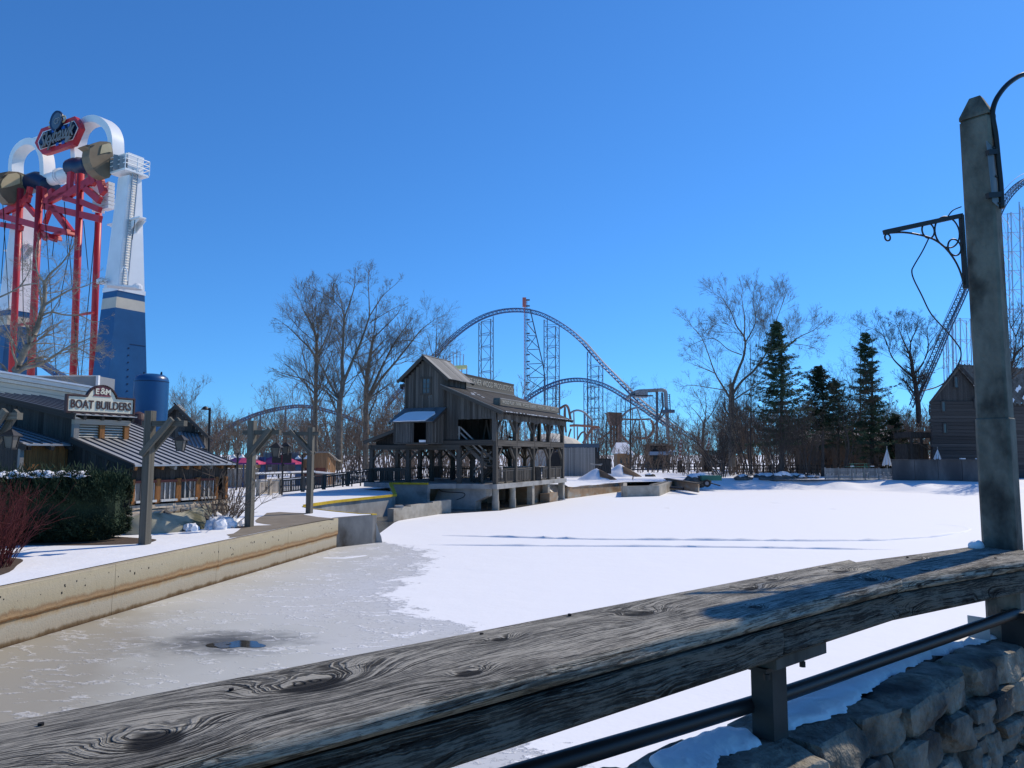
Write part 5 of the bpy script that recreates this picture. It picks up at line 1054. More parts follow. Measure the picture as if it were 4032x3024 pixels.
# ------------------------------------------------------------------ white building, tank and gable barn behind the shed
wb = thing('white_hall', D(150, 1600, 40) * 1.0, 'long beige sided hall with white eaves behind the boat shed roof', 'building')
A, B = D(-420, 1395, 36), D(372, 1528, 43); A.z += 0; d_ = (B - A); 
def band(dz0, dz1, m, out, name, a=A, b=B):
    nrm_ = V((d_.y, -d_.x, 0)).normalized(); P = [a + V((0, 0, dz0)), b + V((0, 0, dz0)), b + V((0, 0, dz1)), a + V((0, 0, dz1))]
    MB().prism([p + nrm_ * out for p in P], -nrm_ * (out + .4)).build(name, m, wb)
band(-.06, .04, 'paint_white', .42, 'roof_edge'); band(-.30, -.08, 'paint_white_aged', .30, 'fascia'); band(-.5, -.33, 'wood_cream', .18, 'soffit_board')
nl = 9
for i in range(nl): band(-.52 - .26 * (i + 1) + .015, -.52 - .26 * i, 'siding_beige' if 'siding_beige' in MATS else (mat('siding_beige', (0.50, 0.46, 0.36), (0.56, 0.52, 0.42), rough=.7, scale=.6) and 'siding_beige'), .06 + .012 * (i % 2), 'siding_board')
nrm_ = V((d_.y, -d_.x, 0)).normalized()
MB().prism([A - nrm_ * .3 + V((0, 0, .05)), B - nrm_ * .3 + V((0, 0, .05)), B - nrm_ * 8 + V((0, 0, .6)), A - nrm_ * 8 + V((0, 0, .6))], (0, 0, -.12)).build('roof', 'paint_white_aged', wb)
MB().prism([A - nrm_ * .5 + V((0, 0, -A.z + ZB)), B - nrm_ * .5 + V((0, 0, -B.z + ZB)), B - nrm_ * .5 + V((0, 0, -2.5)), A - nrm_ * .5 + V((0, 0, -2.5))], -nrm_ * .3).build('lower_wall', 'siding_beige', wb)
wb2 = thing('grey_roof_unit', D(250, 1500, 47), 'pale grey metal parapet box above the beige hall', 'roof unit')
a, c = D(-300, 1505, 46), D(388, 1481, 48)
nn_ = V((0, -1, 0)); MB().prism([a + V((0, 0, -1.2)), c + V((0, 0, -1.3)), c, a + V((0, 0, .35))], (0, 2.0, 0)).build('panel', 'steel_grey', wb2)
piece(wb2, 'corner_post', c + V((0, -.05, -1.35)), c + V((0, -.05, .04)), .16, .2, 'paint_white', side=(1, 0, 0)); piece(wb2, 'top_edge', a + V((0, -.05, .36)), c + V((0, -.05, .02)), .05, .08, 'paint_white', side=(0, 0, 1))
tk = thing('blue_tank', D(584, 1900, 35.5) * 1.0, 'upright glossy blue pressure tank with domed top behind the sign', 'tank')
tc_ = D(584, 1790, 35.5); zt = D(584, 1472, 35.5).z; R_ = .77
smooth_by_angle(MB().lathe(V((tc_.x, tc_.y, 2.5)), [(R_, 0), (R_, zt - 2.5 - .42), (R_ * .985, zt - 2.5 - .3), (R_ * .92, zt - 2.5 - .17), (R_ * .72, zt - 2.5 - .06), (R_ * .4, zt - 2.5 - .01), (.01, zt - 2.5)], 40).build('shell', 'paint_blue', tk), 50)
for zz in (zt - .42, 4.55): MB().lathe(V((tc_.x, tc_.y, zz)), [(R_ + .006, 0), (R_ + .006, .04)], 40).build('weld_band', 'paint_navy', tk)
for dx in (-.42, .42): MB().prism([(tc_.x + dx - .06, tc_.y, zt - .12), (tc_.x + dx + .08, tc_.y, zt - .12), (tc_.x + dx + .06, tc_.y, zt + .1), (tc_.x + dx, tc_.y, zt + .1)], (0, .03, 0)).build('lifting_lug', 'paint_navy', tk)
MB().tube([V((tc_.x - .5, tc_.y - .75, 5.75)), V((tc_.x - 1.05, tc_.y - .8, 5.45))], .07, 8).build('pipe', 'paint_black', tk); MB().lathe(V((tc_.x - .45, tc_.y - .75, 5.78)), [(.14, -.08), (.14, .08)], 12, axis=(1, 0, .5)).build('valve', 'paint_black', tk)
tray = MB().lathe(D(545, 1648, 33) + V((0, 0, -.35)), [(.42, 0), (.42, .1), (.4, .3), (.28, .55), (.05, .66)], 20).build('round_vent_cowl', 'sign_brown'); tag(tray, 'dark round cowl on the shed roof at the foot of the blue tank', 'vent')
barn = thing('gable_barn', D(740, 1800, 38.5), 'dark board gable barn behind the blue tank', 'building')
pk = D(694, 1600, 38.5); er = D(806, 1712, 38.5); hwid = er.x - pk.x; bdir = V((-.35, .937, 0))
def BG(x, z, y=0.0): return V((pk.x + x, pk.y, z)) + bdir * y
nb = 18
for i in range(nb):
    x = -hwid + 2 * hwid * (i + .5) / nb; hi = pk.z - (pk.z - er.z) * abs(x) / hwid - .08; piece(barn, 'board', BG(x, 1.3), BG(x, hi), 2 * hwid / nb * .94, .03, 'wood_mill', side=(1, 0, 0))
for sg_ in (-1, 1):
    for i in range(5):
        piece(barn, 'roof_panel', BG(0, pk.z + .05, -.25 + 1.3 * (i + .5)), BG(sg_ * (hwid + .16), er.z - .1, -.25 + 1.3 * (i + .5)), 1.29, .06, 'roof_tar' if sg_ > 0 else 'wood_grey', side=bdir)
    piece(barn, 'barge_board', BG(0, pk.z, -.3), BG(sg_ * (hwid + .18), er.z - .14, -.3), .16, .05, 'wood_beam', side=(0, 0, 1))
sboards(lambda y, z: BG(hwid - .05, z, y), 0, 6.0, lambda y: 1.3, lambda y: er.z - .05, .3, bdir, 'wood_mill', par=barn)
lt = [D(735, 1752, 37), D(815, 1762, 37)]
for i in range(5): p = lt[0].lerp(lt[1], (i + .5) / 5); piece(barn, 'lean_to_panel', p + V((0, -.2, -.05)), p + V((-1.2, 1.6, .75)), .21, .03, 'roof_metal', side=(1, 0, 0)); piece(barn, 'roof_seam', p + V((.1, -.2, 0)), p + V((-1.1, 1.6, .80)), .03, .06, 'roof_seam', side=(1, 0, 0))
piece(barn, 'lean_to_fascia', lt[0] + V((-.3, -.22, -.16)), lt[1] + V((.1, -.22, -.16)), .2, .06, 'wood_dark', side=(0, 0, 1)); MB().box(lt[0].lerp(lt[1], .5) + V((-.6, .5, -1.6)), (1.0, .8, 2.6)).build('lean_to_wall', 'wood_dark', barn)
# street lamp
sl2 = thing('street_lamp', D(824, 1800, 45), 'slim black street lamp with a domed head above the shed roof', 'street lamp')
b0 = D(824, 1800, 45); b0.z = ZB; tp = D(826, 1606, 45)
MB().tube([b0, V((tp.x, tp.y, tp.z))], .075, 10).build('pole', 'paint_black', sl2); MB().tube([V((tp.x, tp.y, tp.z - .12)), V((tp.x - .3, tp.y, tp.z + .0))], .045, 8).build('arm', 'paint_black', sl2)
MB().lathe(V((tp.x - .28, tp.y, tp.z - .12)), [(.20, 0), (.2, .06), (.14, .16), (.04, .22)], 14).build('lamp_head', 'paint_black', sl2)
# ------------------------------------------------------------------ bare trees: limbs and recursive branching, built as tapered tubes
def tubes_mesh(name, lines, m, parent, nside):
    """lines: list of (pts Nx3, radii N) -> one mesh of tapered tubes"""
    P = np.concatenate([l[0] for l in lines]); R = np.concatenate([l[1] for l in lines]); T = np.concatenate([np.gradient(l[0], axis=0) for l in lines])
    T /= np.maximum(np.linalg.norm(T, axis=1, keepdims=True), 1e-9); ref = np.where(np.abs(T[:, 2:3]) < .9, [[0, 0, 1.]], [[1., 0, 0]])
    U = np.cross(T, ref); U /= np.maximum(np.linalg.norm(U, axis=1, keepdims=True), 1e-9); W = np.cross(T, U)
    a = np.arange(nside) * 2 * np.pi / nside; ring = P[:, None] + R[:, None, None] * (np.cos(a)[None, :, None] * U[:, None] + np.sin(a)[None, :, None] * W[:, None])
    n = len(P); ends = np.cumsum([len(l[0]) for l in lines]) - 1; ok = np.ones(n, bool); ok[ends] = False; i = np.nonzero(ok)[0][:, None] * nside
    k = np.arange(nside)[None]; k2 = (k + 1) % nside
    F = np.stack([i + k, i + k2, i + nside + k2, i + nside + k], -1).reshape(-1, 4)
    V_ = ring.reshape(-1, 3) - np.array(rootloc(parent) if parent is not None else (0, 0, 0))
    return rawmesh(name, V_, F, m, parent, nside > 4)
def resample(p, r, K):
    s_ = np.concatenate([[0], np.cumsum(np.linalg.norm(np.diff(p, axis=0), axis=1))]); t = np.linspace(0, s_[-1], K)
    return np.stack([np.interp(t, s_, p[:, i]) for i in range(3)], -1), np.interp(t, s_, r)
def grow(limbs, seed, levels, nch, ratio, rmin, up=.25, spread=(28, 58), wob=.12, start=.22, rfac=.5, nseg=4):
    """limbs: list of (pts, r0, r1). Returns limb lines and one stacked array of branch lines per level (all at once with numpy)."""
    R = np.random.RandomState(seed); base = []; K = 9; PP = []; RR = []
    for pts, r0, r1 in limbs:
        p = np.array([tuple(q) for q in pts], float); r = np.linspace(r0, r1, len(p)); base.append((p, r)); q, rq = resample(p, r, K); PP.append(q); RR.append(rq)
    P = np.array(PP); Rd = np.array(RR); out = []; unit = lambda v: v / np.maximum(np.linalg.norm(v, axis=-1, keepdims=True), 1e-9)
    for lv in range(levels):
        N, K, _ = P.shape; n = nch[lv]; L = np.linalg.norm(np.diff(P, axis=1), axis=2).sum(1)
        cnt = np.maximum(2, np.round(n * np.clip(L / np.median(L), .45, 2.0)).astype(int)); par = np.repeat(np.arange(N), cnt); M = len(par)
        t = start + (1 - start) * R.rand(M) ** .85; x = t * (K - 1); i = np.minimum(x.astype(int), K - 2); f = (x - i)[:, None]
        b = P[par, i] * (1 - f) + P[par, i + 1] * f; rb = Rd[par, i] * (1 - f[:, 0]) + Rd[par, i + 1] * f[:, 0]; d = unit(P[par, i + 1] - P[par, i])
        o = unit(np.cross(d, R.normal(size=(M, 3)))); an = np.radians(R.uniform(spread[0], spread[1], M))[:, None]
        v = d * np.cos(an) + o * np.sin(an); v[:, 2] += up * R.uniform(.3, 1.2, M); v = unit(v)
        ln = (L[par] * ratio[lv] * (1.08 - .6 * t) * R.uniform(.6, 1.3, M))[:, None]; q = [b]
        for s_ in range(nseg):
            v = v + R.normal(size=(M, 3)) * wob; v[:, 2] += up * .2; v = unit(v); q.append(q[-1] + v * ln / nseg)
        P = np.stack(q, 1); ra = np.maximum(rb * rfac * R.uniform(.6, 1.1, M), rmin * (1.25 - .2 * lv)); Rd = ra[:, None] * np.linspace(1, .45, nseg + 1)[None]; Rd = np.maximum(Rd, rmin * .6); out.append((P, Rd))
    return base, out
def stack_mesh(name, arrs, m, parent, nside=3):
    """like tubes_mesh for stacked lines of equal length"""
    Ps, Rs, Fs = [], [], []; off = 0; a = np.arange(nside) * 2 * np.pi / nside
    for P, Rd in arrs:
        M, K, _ = P.shape; T = np.gradient(P, axis=1); T /= np.maximum(np.linalg.norm(T, axis=2, keepdims=True), 1e-9)
        ref = np.where(np.abs(T[..., 2:3]) < .9, [0, 0, 1.], [1., 0, 0]); U = np.cross(T, ref); U /= np.maximum(np.linalg.norm(U, axis=2, keepdims=True), 1e-9); W = np.cross(T, U)
        ring = P[:, :, None] + Rd[:, :, None, None] * (np.cos(a)[None, None, :, None] * U[:, :, None] + np.sin(a)[None, None, :, None] * W[:, :, None]); Ps.append(ring.reshape(-1, 3))
        base = off + (np.arange(M)[:, None, None] * K + np.arange(K - 1)[None, :, None]) * nside; k = np.arange(nside)[None, None]; k2 = (k + 1) % nside
        Fs.append(np.stack([base + k, base + k2, base + nside + k2, base + nside + k], -1).reshape(-1, 4)); off += M * K * nside
    return rawmesh(name, np.concatenate(Ps) - np.array(rootloc(parent)), np.concatenate(Fs), m, parent)
def tree(name, limbs, seed, label, base, levels=3, nch=(7, 6, 5), ratio=(.5, .48, .45), rmin=.012, up=.25, m='bark', tm=None, group=None, cat='tree', start=.22, rfac=.5, spread=(28, 58), wob=.12, ntrunk=None, nseg=4):
    t = thing(name, base, label, cat, group); nt_ = ntrunk or len(limbs)
    limbs = [(p, r0 * .66, r1 * .7) for p, r0, r1 in limbs]; nch = tuple(int(round(c * q)) for c, q in zip(nch, (1.35, 1.05, .95))); ratio = tuple(x * q for x, q in zip(ratio, (1.12, 1.28, 1.45)))
    base_, br = grow(limbs, seed, levels, nch, ratio, rmin * .62, up, spread, wob, start, rfac * .8, nseg)
    tubes_mesh('trunk', base_, m, t, 9); stack_mesh('crown', br, tm or m, t)
    return t
def PD(pts, d, dj=None, seed=0):
    """a limb drawn through photo points at distance d (with a depth drift dj towards its tip)"""
    n = len(pts); P = [D(x, y, d + (dj or 0) * (i / max(1, n - 1)) ** 1.3) for i, (x, y) in enumerate(pts)]
    return smooth_pts(P, 4)
z7 = lambda x, y: (1050 + x * .3616, 1000 + y * .3616)
def LZ(f, pts, d, dj=0): return PD([f(*p) for p in pts], d, dj)
# three big trees left of the mill
d1 = 74.0; g0 = lambda px, d: V((D(px, 1800, d).x, d, ZB))
b1 = g0(1240, d1)
tree('bare_tree', [(LZ(z7, [(530, 2350), (530, 1900), (535, 1400), (545, 1000), (520, 840), (450, 690), (395, 600)], d1), .42, .05), (LZ(z7, [(540, 1150), (470, 1030), (370, 930), (240, 800), (165, 750)], d1, -2), .16, .03), (LZ(z7, [(545, 1100), (600, 1020), (640, 930), (690, 780), (700, 630)], d1, 2), .17, .03), (LZ(z7, [(530, 1450), (420, 1370), (280, 1330), (150, 1290), (110, 1270)], d1, -2), .12, .02), (LZ(z7, [(545, 1000), (560, 860), (540, 700), (520, 580)], d1, 1.5), .13, .03)],
     11, 'bare tree with a fine rounded crown, leftmost of the big trees beside the mill', b1, levels=3, nch=(11, 8, 6), ratio=(.36, .46, .45), rmin=.016, m='bark', start=.3, up=.2, group='big bare trees beside the mill')
d2 = 70.0; b2 = g0(1333, d2)
tree('bare_tree', [(LZ(z7, [(785, 2350), (790, 1900), (795, 1620), (830, 1410), (820, 1200), (830, 1000), (845, 690)], d2), .52, .12), (LZ(z7, [(845, 690), (825, 600), (800, 480), (740, 300)], d2, 2), .12, .02), (LZ(z7, [(850, 690), (920, 480), (955, 350), (960, 200)], d2, -2), .12, .02),
     (LZ(z7, [(840, 1390), (920, 1200), (1000, 1020), (1060, 860), (1120, 680)], d2, 1), .24, .1), (LZ(z7, [(1120, 680), (1115, 500), (1105, 300), (1110, 190)], d2 + 1, 2), .1, .02), (LZ(z7, [(1125, 670), (1220, 520), (1290, 430), (1430, 310)], d2 + 1, -2), .1, .02), (LZ(z7, [(795, 1600), (700, 1430), (620, 1270), (550, 1140), (470, 1020)], d2, -2), .2, .05), (LZ(z7, [(840, 620), (700, 480), (540, 390), (500, 370)], d2, 3), .07, .02), (LZ(z7, [(1120, 750), (1300, 640), (1470, 550)], d2, 2), .09, .02), (LZ(z7, [(830, 800), (740, 720), (600, 710)], d2, 2), .08, .02)],
     12, 'tall bare tree with a forked trunk, middle of the big trees beside the mill', b2, levels=3, nch=(8, 7, 6), ratio=(.34, .46, .45), rmin=.015, m='bark', start=.3, up=.22, group='big bare trees beside the mill')
d3 = 76.0; b3 = g0(1440, d3)
tree('bare_tree', [(LZ(z7, [(1075, 2350), (1080, 1900), (1080, 1600), (1090, 1350), (1120, 1150), (1150, 970), (1165, 910)], d3), .5, .14), (LZ(z7, [(1165, 910), (1180, 750), (1200, 560), (1210, 470)], d3, 2), .12, .02), (LZ(z7, [(1170, 910), (1280, 800), (1400, 680), (1480, 560)], d3, -2), .12, .02), (LZ(z7, [(1085, 1620), (1180, 1400), (1280, 1180), (1400, 960), (1480, 840), (1590, 700)], d3, 2), .26, .03), (LZ(z7, [(1100, 1600), (1240, 1370), (1400, 1180), (1560, 980), (1680, 830), (1820, 720)], d3, -2), .24, .03), (LZ(z7, [(1150, 970), (1060, 880), (900, 780)], d3, 2), .1, .02), (LZ(z7, [(1100, 1280), (950, 1160), (850, 1080), (700, 1030)], d3, 2), .1, .02), (LZ(z7, [(1400, 960), (1550, 940), (1750, 990)], d3), .08, .015)],
     13, 'bare tree with long arching limbs, rightmost of the big trees beside the mill', b3, levels=3, nch=(8, 7, 6), ratio=(.34, .46, .45), rmin=.015, m='bark', start=.28, up=.22, group='big bare trees beside the mill')
d4 = 95.0
tree('bare_tree', [(LZ(z7, [(1830, 1900), (1830, 1300), (1845, 1000), (1850, 780)], d4), .25, .03), (LZ(z7, [(1835, 1250), (1900, 1050), (1990, 900)], d4, 2), .12, .02), (LZ(z7, [(1835, 1300), (1950, 1150), (2100, 1060)], d4, -2), .1, .02), (LZ(z7, [(1835, 1200), (1780, 1000), (1740, 850)], d4, -2), .1, .02)], 14, 'slender bare tree rising behind the mill tower roof', g0(1712, d4), levels=3, nch=(7, 6, 4), ratio=(.4, .46, .42), rmin=.016)
# sycamore at the far left in front of the thrill ride
zs = lambda x, y: (0 + x * .3616, 900 + y * .3616)
ds = 44.0
tree('sycamore_tree', [(LZ(zs, [(60, 2000), (120, 1640), (200, 1480), (300, 1270), (390, 1110), (440, 960), (480, 800), (490, 640), (480, 580)], ds), .34, .14), (LZ(zs, [(480, 590), (560, 480), (680, 370), (790, 200), (810, 110)], ds, -1), .12, .015), (LZ(zs, [(480, 590), (410, 480), (390, 300), (400, 150)], ds, 2), .10, .015), (LZ(zs, [(490, 830), (600, 760), (780, 660), (920, 630), (1050, 560)], ds, -2), .12, .015), (LZ(zs, [(455, 950), (560, 910), (700, 940), (880, 950), (1000, 1010), (1130, 1010)], ds, 1), .11, .015),
     (LZ(zs, [(120, 1640), (250, 1530), (430, 1480), (600, 1380), (760, 1280), (900, 1230), (1030, 1170)], ds, -2), .2, .02), (LZ(zs, [(700, 1320), (860, 1310), (1000, 1390), (1120, 1420)], ds, -1.5), .07, .012), (LZ(zs, [(310, 1260), (500, 1250), (700, 1270)], ds, 2), .09, .03), (LZ(zs, [(240, 1400), (150, 1250), (80, 1100), (-40, 900)], ds, 2), .1, .02), (LZ(zs, [(120, 1640), (40, 1500), (-60, 1440)], ds), .12, .05), (LZ(zs, [(400, 1090), (330, 1060), (300, 1200)], ds), .07, .03), (LZ(zs, [(480, 560), (580, 610), (740, 480)], ds, 2), .05, .015), (LZ(zs, [(-60, 770), (100, 700), (250, 620), (400, 600), (520, 610)], ds - 1), .08, .03), (LZ(zs, [(200, 650), (280, 540), (330, 420), (330, 250)], ds), .06, .015)],
     15, 'pale barked bare sycamore spreading in front of the swing ride', V((D(20, 1800, ds).x, ds, ZB)), levels=3, nch=(9, 6, 4), ratio=(.33, .45, .42), rmin=.011, m='bark_pale', start=.25, up=.12, wob=.2)
# ------------------------------------------------------------------ right-hand bare trees
zr_ = lambda x, y: (2650 + x * .54264, 1050 + y * .54264)
dr = 103.0; gr_ = lambda px, d: V((D(px, 1800, d).x, d, 1.0))
tree('bare_tree', [(LZ(zr_, [(430, 1450), (428, 1200), (425, 960), (425, 880), (410, 850)], dr), .75, .4), (LZ(zr_, [(420, 900), (470, 760), (515, 640), (520, 520), (460, 430), (420, 330), (330, 180)], dr, 2), .34, .03), (LZ(zr_, [(515, 540), (520, 380), (500, 240), (510, 130)], dr, -3), .16, .02), (LZ(zr_, [(520, 560), (600, 400), (580, 260), (590, 140)], dr, 4), .16, .02), (LZ(zr_, [(430, 930), (500, 830), (600, 740), (700, 580), (740, 420), (830, 170)], dr, -2), .3, .03), (LZ(zr_, [(620, 720), (760, 640), (900, 520), (1020, 460), (1110, 380)], dr, 3), .2, .02), (LZ(zr_, [(415, 960), (350, 850), (300, 760), (210, 520), (100, 400)], dr, -3), .24, .02), (LZ(zr_, [(300, 770), (200, 730), (100, 690)], dr, 2), .12, .015), (LZ(zr_, [(390, 900), (280, 880), (100, 860), (50, 920)], dr, 2), .12, .02), (LZ(zr_, [(500, 640), (400, 600), (290, 520), (150, 560), (100, 600)], dr, 3), .12, .015), (LZ(zr_, [(440, 970), (540, 900), (680, 820), (760, 760)], dr, 3), .16, .02), (LZ(zr_, [(880, 560), (1000, 580), (1100, 640)], dr, 3), .08, .015)],
     21, 'huge bare cottonwood with a broad fan crown left of the spruces', gr_(2882, dr), levels=3, nch=(9, 7, 6), ratio=(.33, .45, .45), rmin=.021, m='bark', start=.28, up=.2)
dd_ = 118.0
tree('bare_tree', [(LZ(zr_, [(215, 1450), (215, 1250), (225, 1130)], dd_), .34, .24), (LZ(zr_, [(225, 1140), (170, 1060), (110, 1000)], dd_, 2), .14, .02), (LZ(zr_, [(228, 1130), (240, 1000), (220, 860)], dd_, -2), .14, .02), (LZ(zr_, [(230, 1130), (290, 1050), (330, 960), (350, 900)], dd_, 2), .14, .02), (LZ(zr_, [(235, 1080), (190, 960), (140, 890)], dd_), .1, .02)], 22, 'small crooked bare tree left of the huge cottonwood', gr_(2767, dd_), levels=3, nch=(7, 5, 4), ratio=(.5, .46, .42), rmin=.022, m='bark', wob=.25)
zq_ = lambda x, y: (3250 + x * .4821, 1200 + y * .4821)
dt = 112.0
tree('bare_tree', [(LZ(zq_, [(765, 1000), (755, 800), (735, 650), (715, 560), (705, 470), (690, 400)], dt), .62, .3), (LZ(zq_, [(690, 400), (700, 300), (740, 200), (760, 90)], dt, 2), .22, .02), (LZ(zq_, [(690, 410), (640, 300), (600, 200), (560, 110)], dt, -3), .2, .02), (LZ(zq_, [(715, 590), (620, 510), (540, 420), (470, 250), (320, 170)], dt, 2), .26, .02), (LZ(zq_, [(735, 560), (800, 470), (840, 350), (830, 220), (850, 130)], dt, -2), .24, .02), (LZ(zq_, [(500, 330), (470, 220), (430, 120)], dt, 2), .1, .02), (LZ(zq_, [(700, 320), (660, 200), (640, 80)], dt, 3), .12, .02), (LZ(zq_, [(830, 350), (890, 260), (940, 190)], dt, 2), .1, .02), (LZ(zq_, [(740, 600), (840, 560), (930, 520)], dt, 2), .1, .02), (LZ(zq_, [(740, 640), (640, 620), (560, 560)], dt, 2), .1, .02)],
     23, 'dark bare tree with a vase shaped crown beside the log mill', gr_(3615, dt), levels=3, nch=(10, 7, 6), ratio=(.34, .45, .45), rmin=.02, m='bark_dark', start=.28, up=.24)
zu = lambda x, y: (3750 + x * .482, 650 + y * .482)
tree('bare_tree', [(LZ(zu, [(430, 2200), (440, 1900), (470, 1700), (500, 1580), (560, 1500), (640, 1440)], 88), .42, .1), (LZ(zu, [(500, 1580), (520, 1420), (480, 1320), (440, 1200)], 88, 2), .15, .02), (LZ(zu, [(520, 1400), (560, 1290), (580, 1180)], 88, -2), .12, .02), (LZ(zu, [(480, 1680), (430, 1560), (400, 1450)], 88, 2), .1, .02), (LZ(zu, [(480, 1330), (540, 1230), (600, 1150)], 88, 2), .1, .02)], 24, 'bare tree behind the lamp post above the log mill roof', gr_(3965, 108), levels=3, nch=(8, 6, 5), ratio=(.42, .46, .42), rmin=.018, m='bark_dark')
# small leaning saplings on the right bank
for i, (pts, d, lab) in enumerate((([(2838, 1880), (2790, 1800), (2760, 1760), (2640, 1650), (2560, 1600)], 88, 'thin sapling leaning far to the left on the snowy right bank'), ([(2850, 1880), (2845, 1820), (2850, 1760), (2860, 1700)], 88.6, 'short upright sapling at the foot of the leaning one'), ([(2950, 1875), (2930, 1800), (2900, 1720), (2880, 1600), (2890, 1500)], 90, 'thin multi-stemmed tree in front of the cottonwood trunk'), ([(2962, 1872), (2955, 1760), (2958, 1600), (2955, 1400), (2950, 1250)], 96, 'straight dark trunk between the cottonwood and the tall spruce'), ([(3052, 1875), (3040, 1800), (3020, 1740), (3000, 1650)], 90, 'sapling clump below the tall spruce'), ([(3068, 1872), (3080, 1790), (3095, 1700), (3090, 1620)], 90.5, 'sapling right of the trunk of the tall spruce'), ([(3180, 1880), (3170, 1800), (3160, 1730), (3150, 1600)], 92, 'sapling clump left of the picket fence'), ([(3330, 1840), (3340, 1740), (3320, 1650), (3350, 1560), (3330, 1470)], 98, 'brown twiggy tree behind the picket fence'))):
    L = [(PD(pts, d), .16 if i in (3, 7) else .11, .03)]
    for k_ in range(3 if i not in (0, 3) else 1):
        sh = (k_ - 1) * 22 + 8; L.append((PD([(pts[0][0] + 6 * (k_ - 1), pts[0][1])] + [(x + sh * (j + 1) / 1.6, y + 12) for j, (x, y) in enumerate(pts[1:])], d + .6 * (k_ - 1)), .085, .025))
    tree('sapling', L, 40 + i, lab, V((L[0][0][0].x, d, 1.0)), levels=3, nch=(10, 6, 4), ratio=(.42, .46, .42), rmin=.016, m='bark_dark', wob=.22, start=.2, group='young trees on the right bank', cat='tree')
# dawn-redwood-like bare spires in the middle distance
for i, (px, pt, d, lab) in enumerate(((2388, 1550, 150, 'bare pointed tree left of the brown hopper'), (2425, 1560, 150, 'bare pointed tree in front of the brown hopper'), (2482, 1500, 118, 'dark straight trunk with flat twigs right of the snow pile'), (3386, 1285, 125, 'bare spire behind the second spruce'))):
    a, c = D(px, 1835, d), D(px + 2, pt, d); a.z = 1.0
    tree('bare_spire', [([a.lerp(c, k / 8) for k in range(9)], .3, .03)], 60 + i, lab, a, levels=2, nch=(60, 6), ratio=(.22, .4), rmin=.02, up=.12, m='bark_dark', start=.12, rfac=.22, spread=(55, 85), group='bare pointed trees')
# a few distant bare trees on the left skyline
for i, (px, pt, d, s_, lab) in enumerate(((748, 1545, 85, .8, 'thin bare tree just right of the barn gable'), (700, 1580, 90, .7, 'thin bare tree behind the barn ridge'), (1075, 1545, 90, 1., 'slim forked bare sapling behind the coaster hill'), (930, 1650, 110, 1.2, 'small bushy bare tree under the left end of the coaster hill'), (1015, 1680, 120, 1.2, 'low bare tree right of the street lamp'), (1180, 1640, 105, 1.2, 'thin bare tree beneath the coaster hill right of the forked sapling'), (1560, 1660, 120, 1., 'bare tree left of the mill lean-to'))):
    a, c = D(px, 1830, d), D(px + 4, pt, d); a.z = ZB; h = c.z - a.z; R_ = random.Random(70 + i); L = [([a, a.lerp(c, .3), a.lerp(c, .55) + V((.2, 0, 0)), c], .16, .02)]
    for k_ in range(5): e = a.lerp(c, R_.uniform(.25, .5)); L.append(([e, e + V((R_.uniform(-.14, .14) * h, R_.uniform(-.1, .1) * h, .22 * h)), e + V((R_.uniform(-.22, .22) * h, R_.uniform(-.1, .1) * h, .5 * h))], .08, .015))
    tree('bare_tree', L, 80 + i, lab, a, levels=3, nch=(8, 5, 4), ratio=(.4, .46, .42), rmin=.016, m='bark', up=.3, wob=.16, group='thin bare trees on the left skyline')
# ------------------------------------------------------------------ brush and far woods (one mass)
def thicket(name, boxes, seed, m, label, n_per, h, rmin, nb=(9, 5)):
    """a mass of thin stems with side shoots"""
    R = np.random.RandomState(seed); P = []
    for (x0, y0, x1, y1, zb, hs_) in boxes:
        n = int(math.hypot(x1 - x0, y1 - y0) * n_per); f = R.rand(n); hh = h * hs_ * R.uniform(.3, 1.15, n); p = np.stack([x0 + (x1 - x0) * f, y0 + (y1 - y0) * f + R.uniform(-3, 3, n), np.full(n, zb)], -1); v = np.stack([R.normal(size=n) * .16, R.normal(size=n) * .16, np.ones(n)], -1); q = [p]
        for s_ in range(4): v = v + R.normal(size=(n, 3)) * .13; v[:, 2] = np.maximum(v[:, 2], .6); v /= np.linalg.norm(v, axis=1, keepdims=True); q.append(q[-1] + v * (hh / 4)[:, None])
        P.append(np.stack(q, 1))
    P = np.concatenate(P); limbs = [(p, rmin * 2.6, rmin) for p in P]
    base_, br = grow(limbs, seed + 9, 2, nb, (.36, .45), rmin * .8, .25, (22, 60), .15, .25, .5, 3)
    st = (np.array([b_[0] for b_ in base_]), np.array([b_[1] for b_ in base_])); o = stack_mesh(name, [st] + br, m, ORI, 3); o.parent = None
    return tag(o, label, 'brush', kind='stuff')
ORI = bpy.data.objects.new('origin_helper', None); ROOTLOC['origin_helper'] = V((0, 0, 0))
thicket('brush', [(-19, 74, 2, 82, ZB, 1.0), (-19, 80, 2, 88, ZB, 1.2), (-30, 95, 4, 98, ZB, 1.5)], 1, 'twig_haze', 'tangle of bare undergrowth and saplings behind the mill', 4.5, 7.5, .02)
thicket('far_woods', [(-60, 120, -6, 130, ZB, 1.0), (-75, 150, 0, 160, ZB, 1.3)], 2, 'twig_haze', 'hazy bare woodland on the left horizon', 4.0, 7.5, .035)
thicket('far_woods', [(22, 150, 40, 150, 1.0, .7), (18, 170, 50, 175, 1.0, 1.0), (36, 125, 80, 120, 1.0, 1.0), (40, 140, 90, 138, 1.0, 1.15), (60, 112, 100, 106, 1., .8)], 3, 'twig_haze', 'dense bare woodland behind the right bank', 4.5, 10.0, .03)
thicket('brush', [(24, 104, 66, 104, 1.0, .9), (26, 110, 60, 112, 1.0, 1.3), (30, 116, 70, 116, 1.0, 1.5)], 4, 'twig_brown', 'brown brush between the trees on the right bank', 4.0, 6.5, .022)
bpy.data.objects.remove(ORI) if False else None
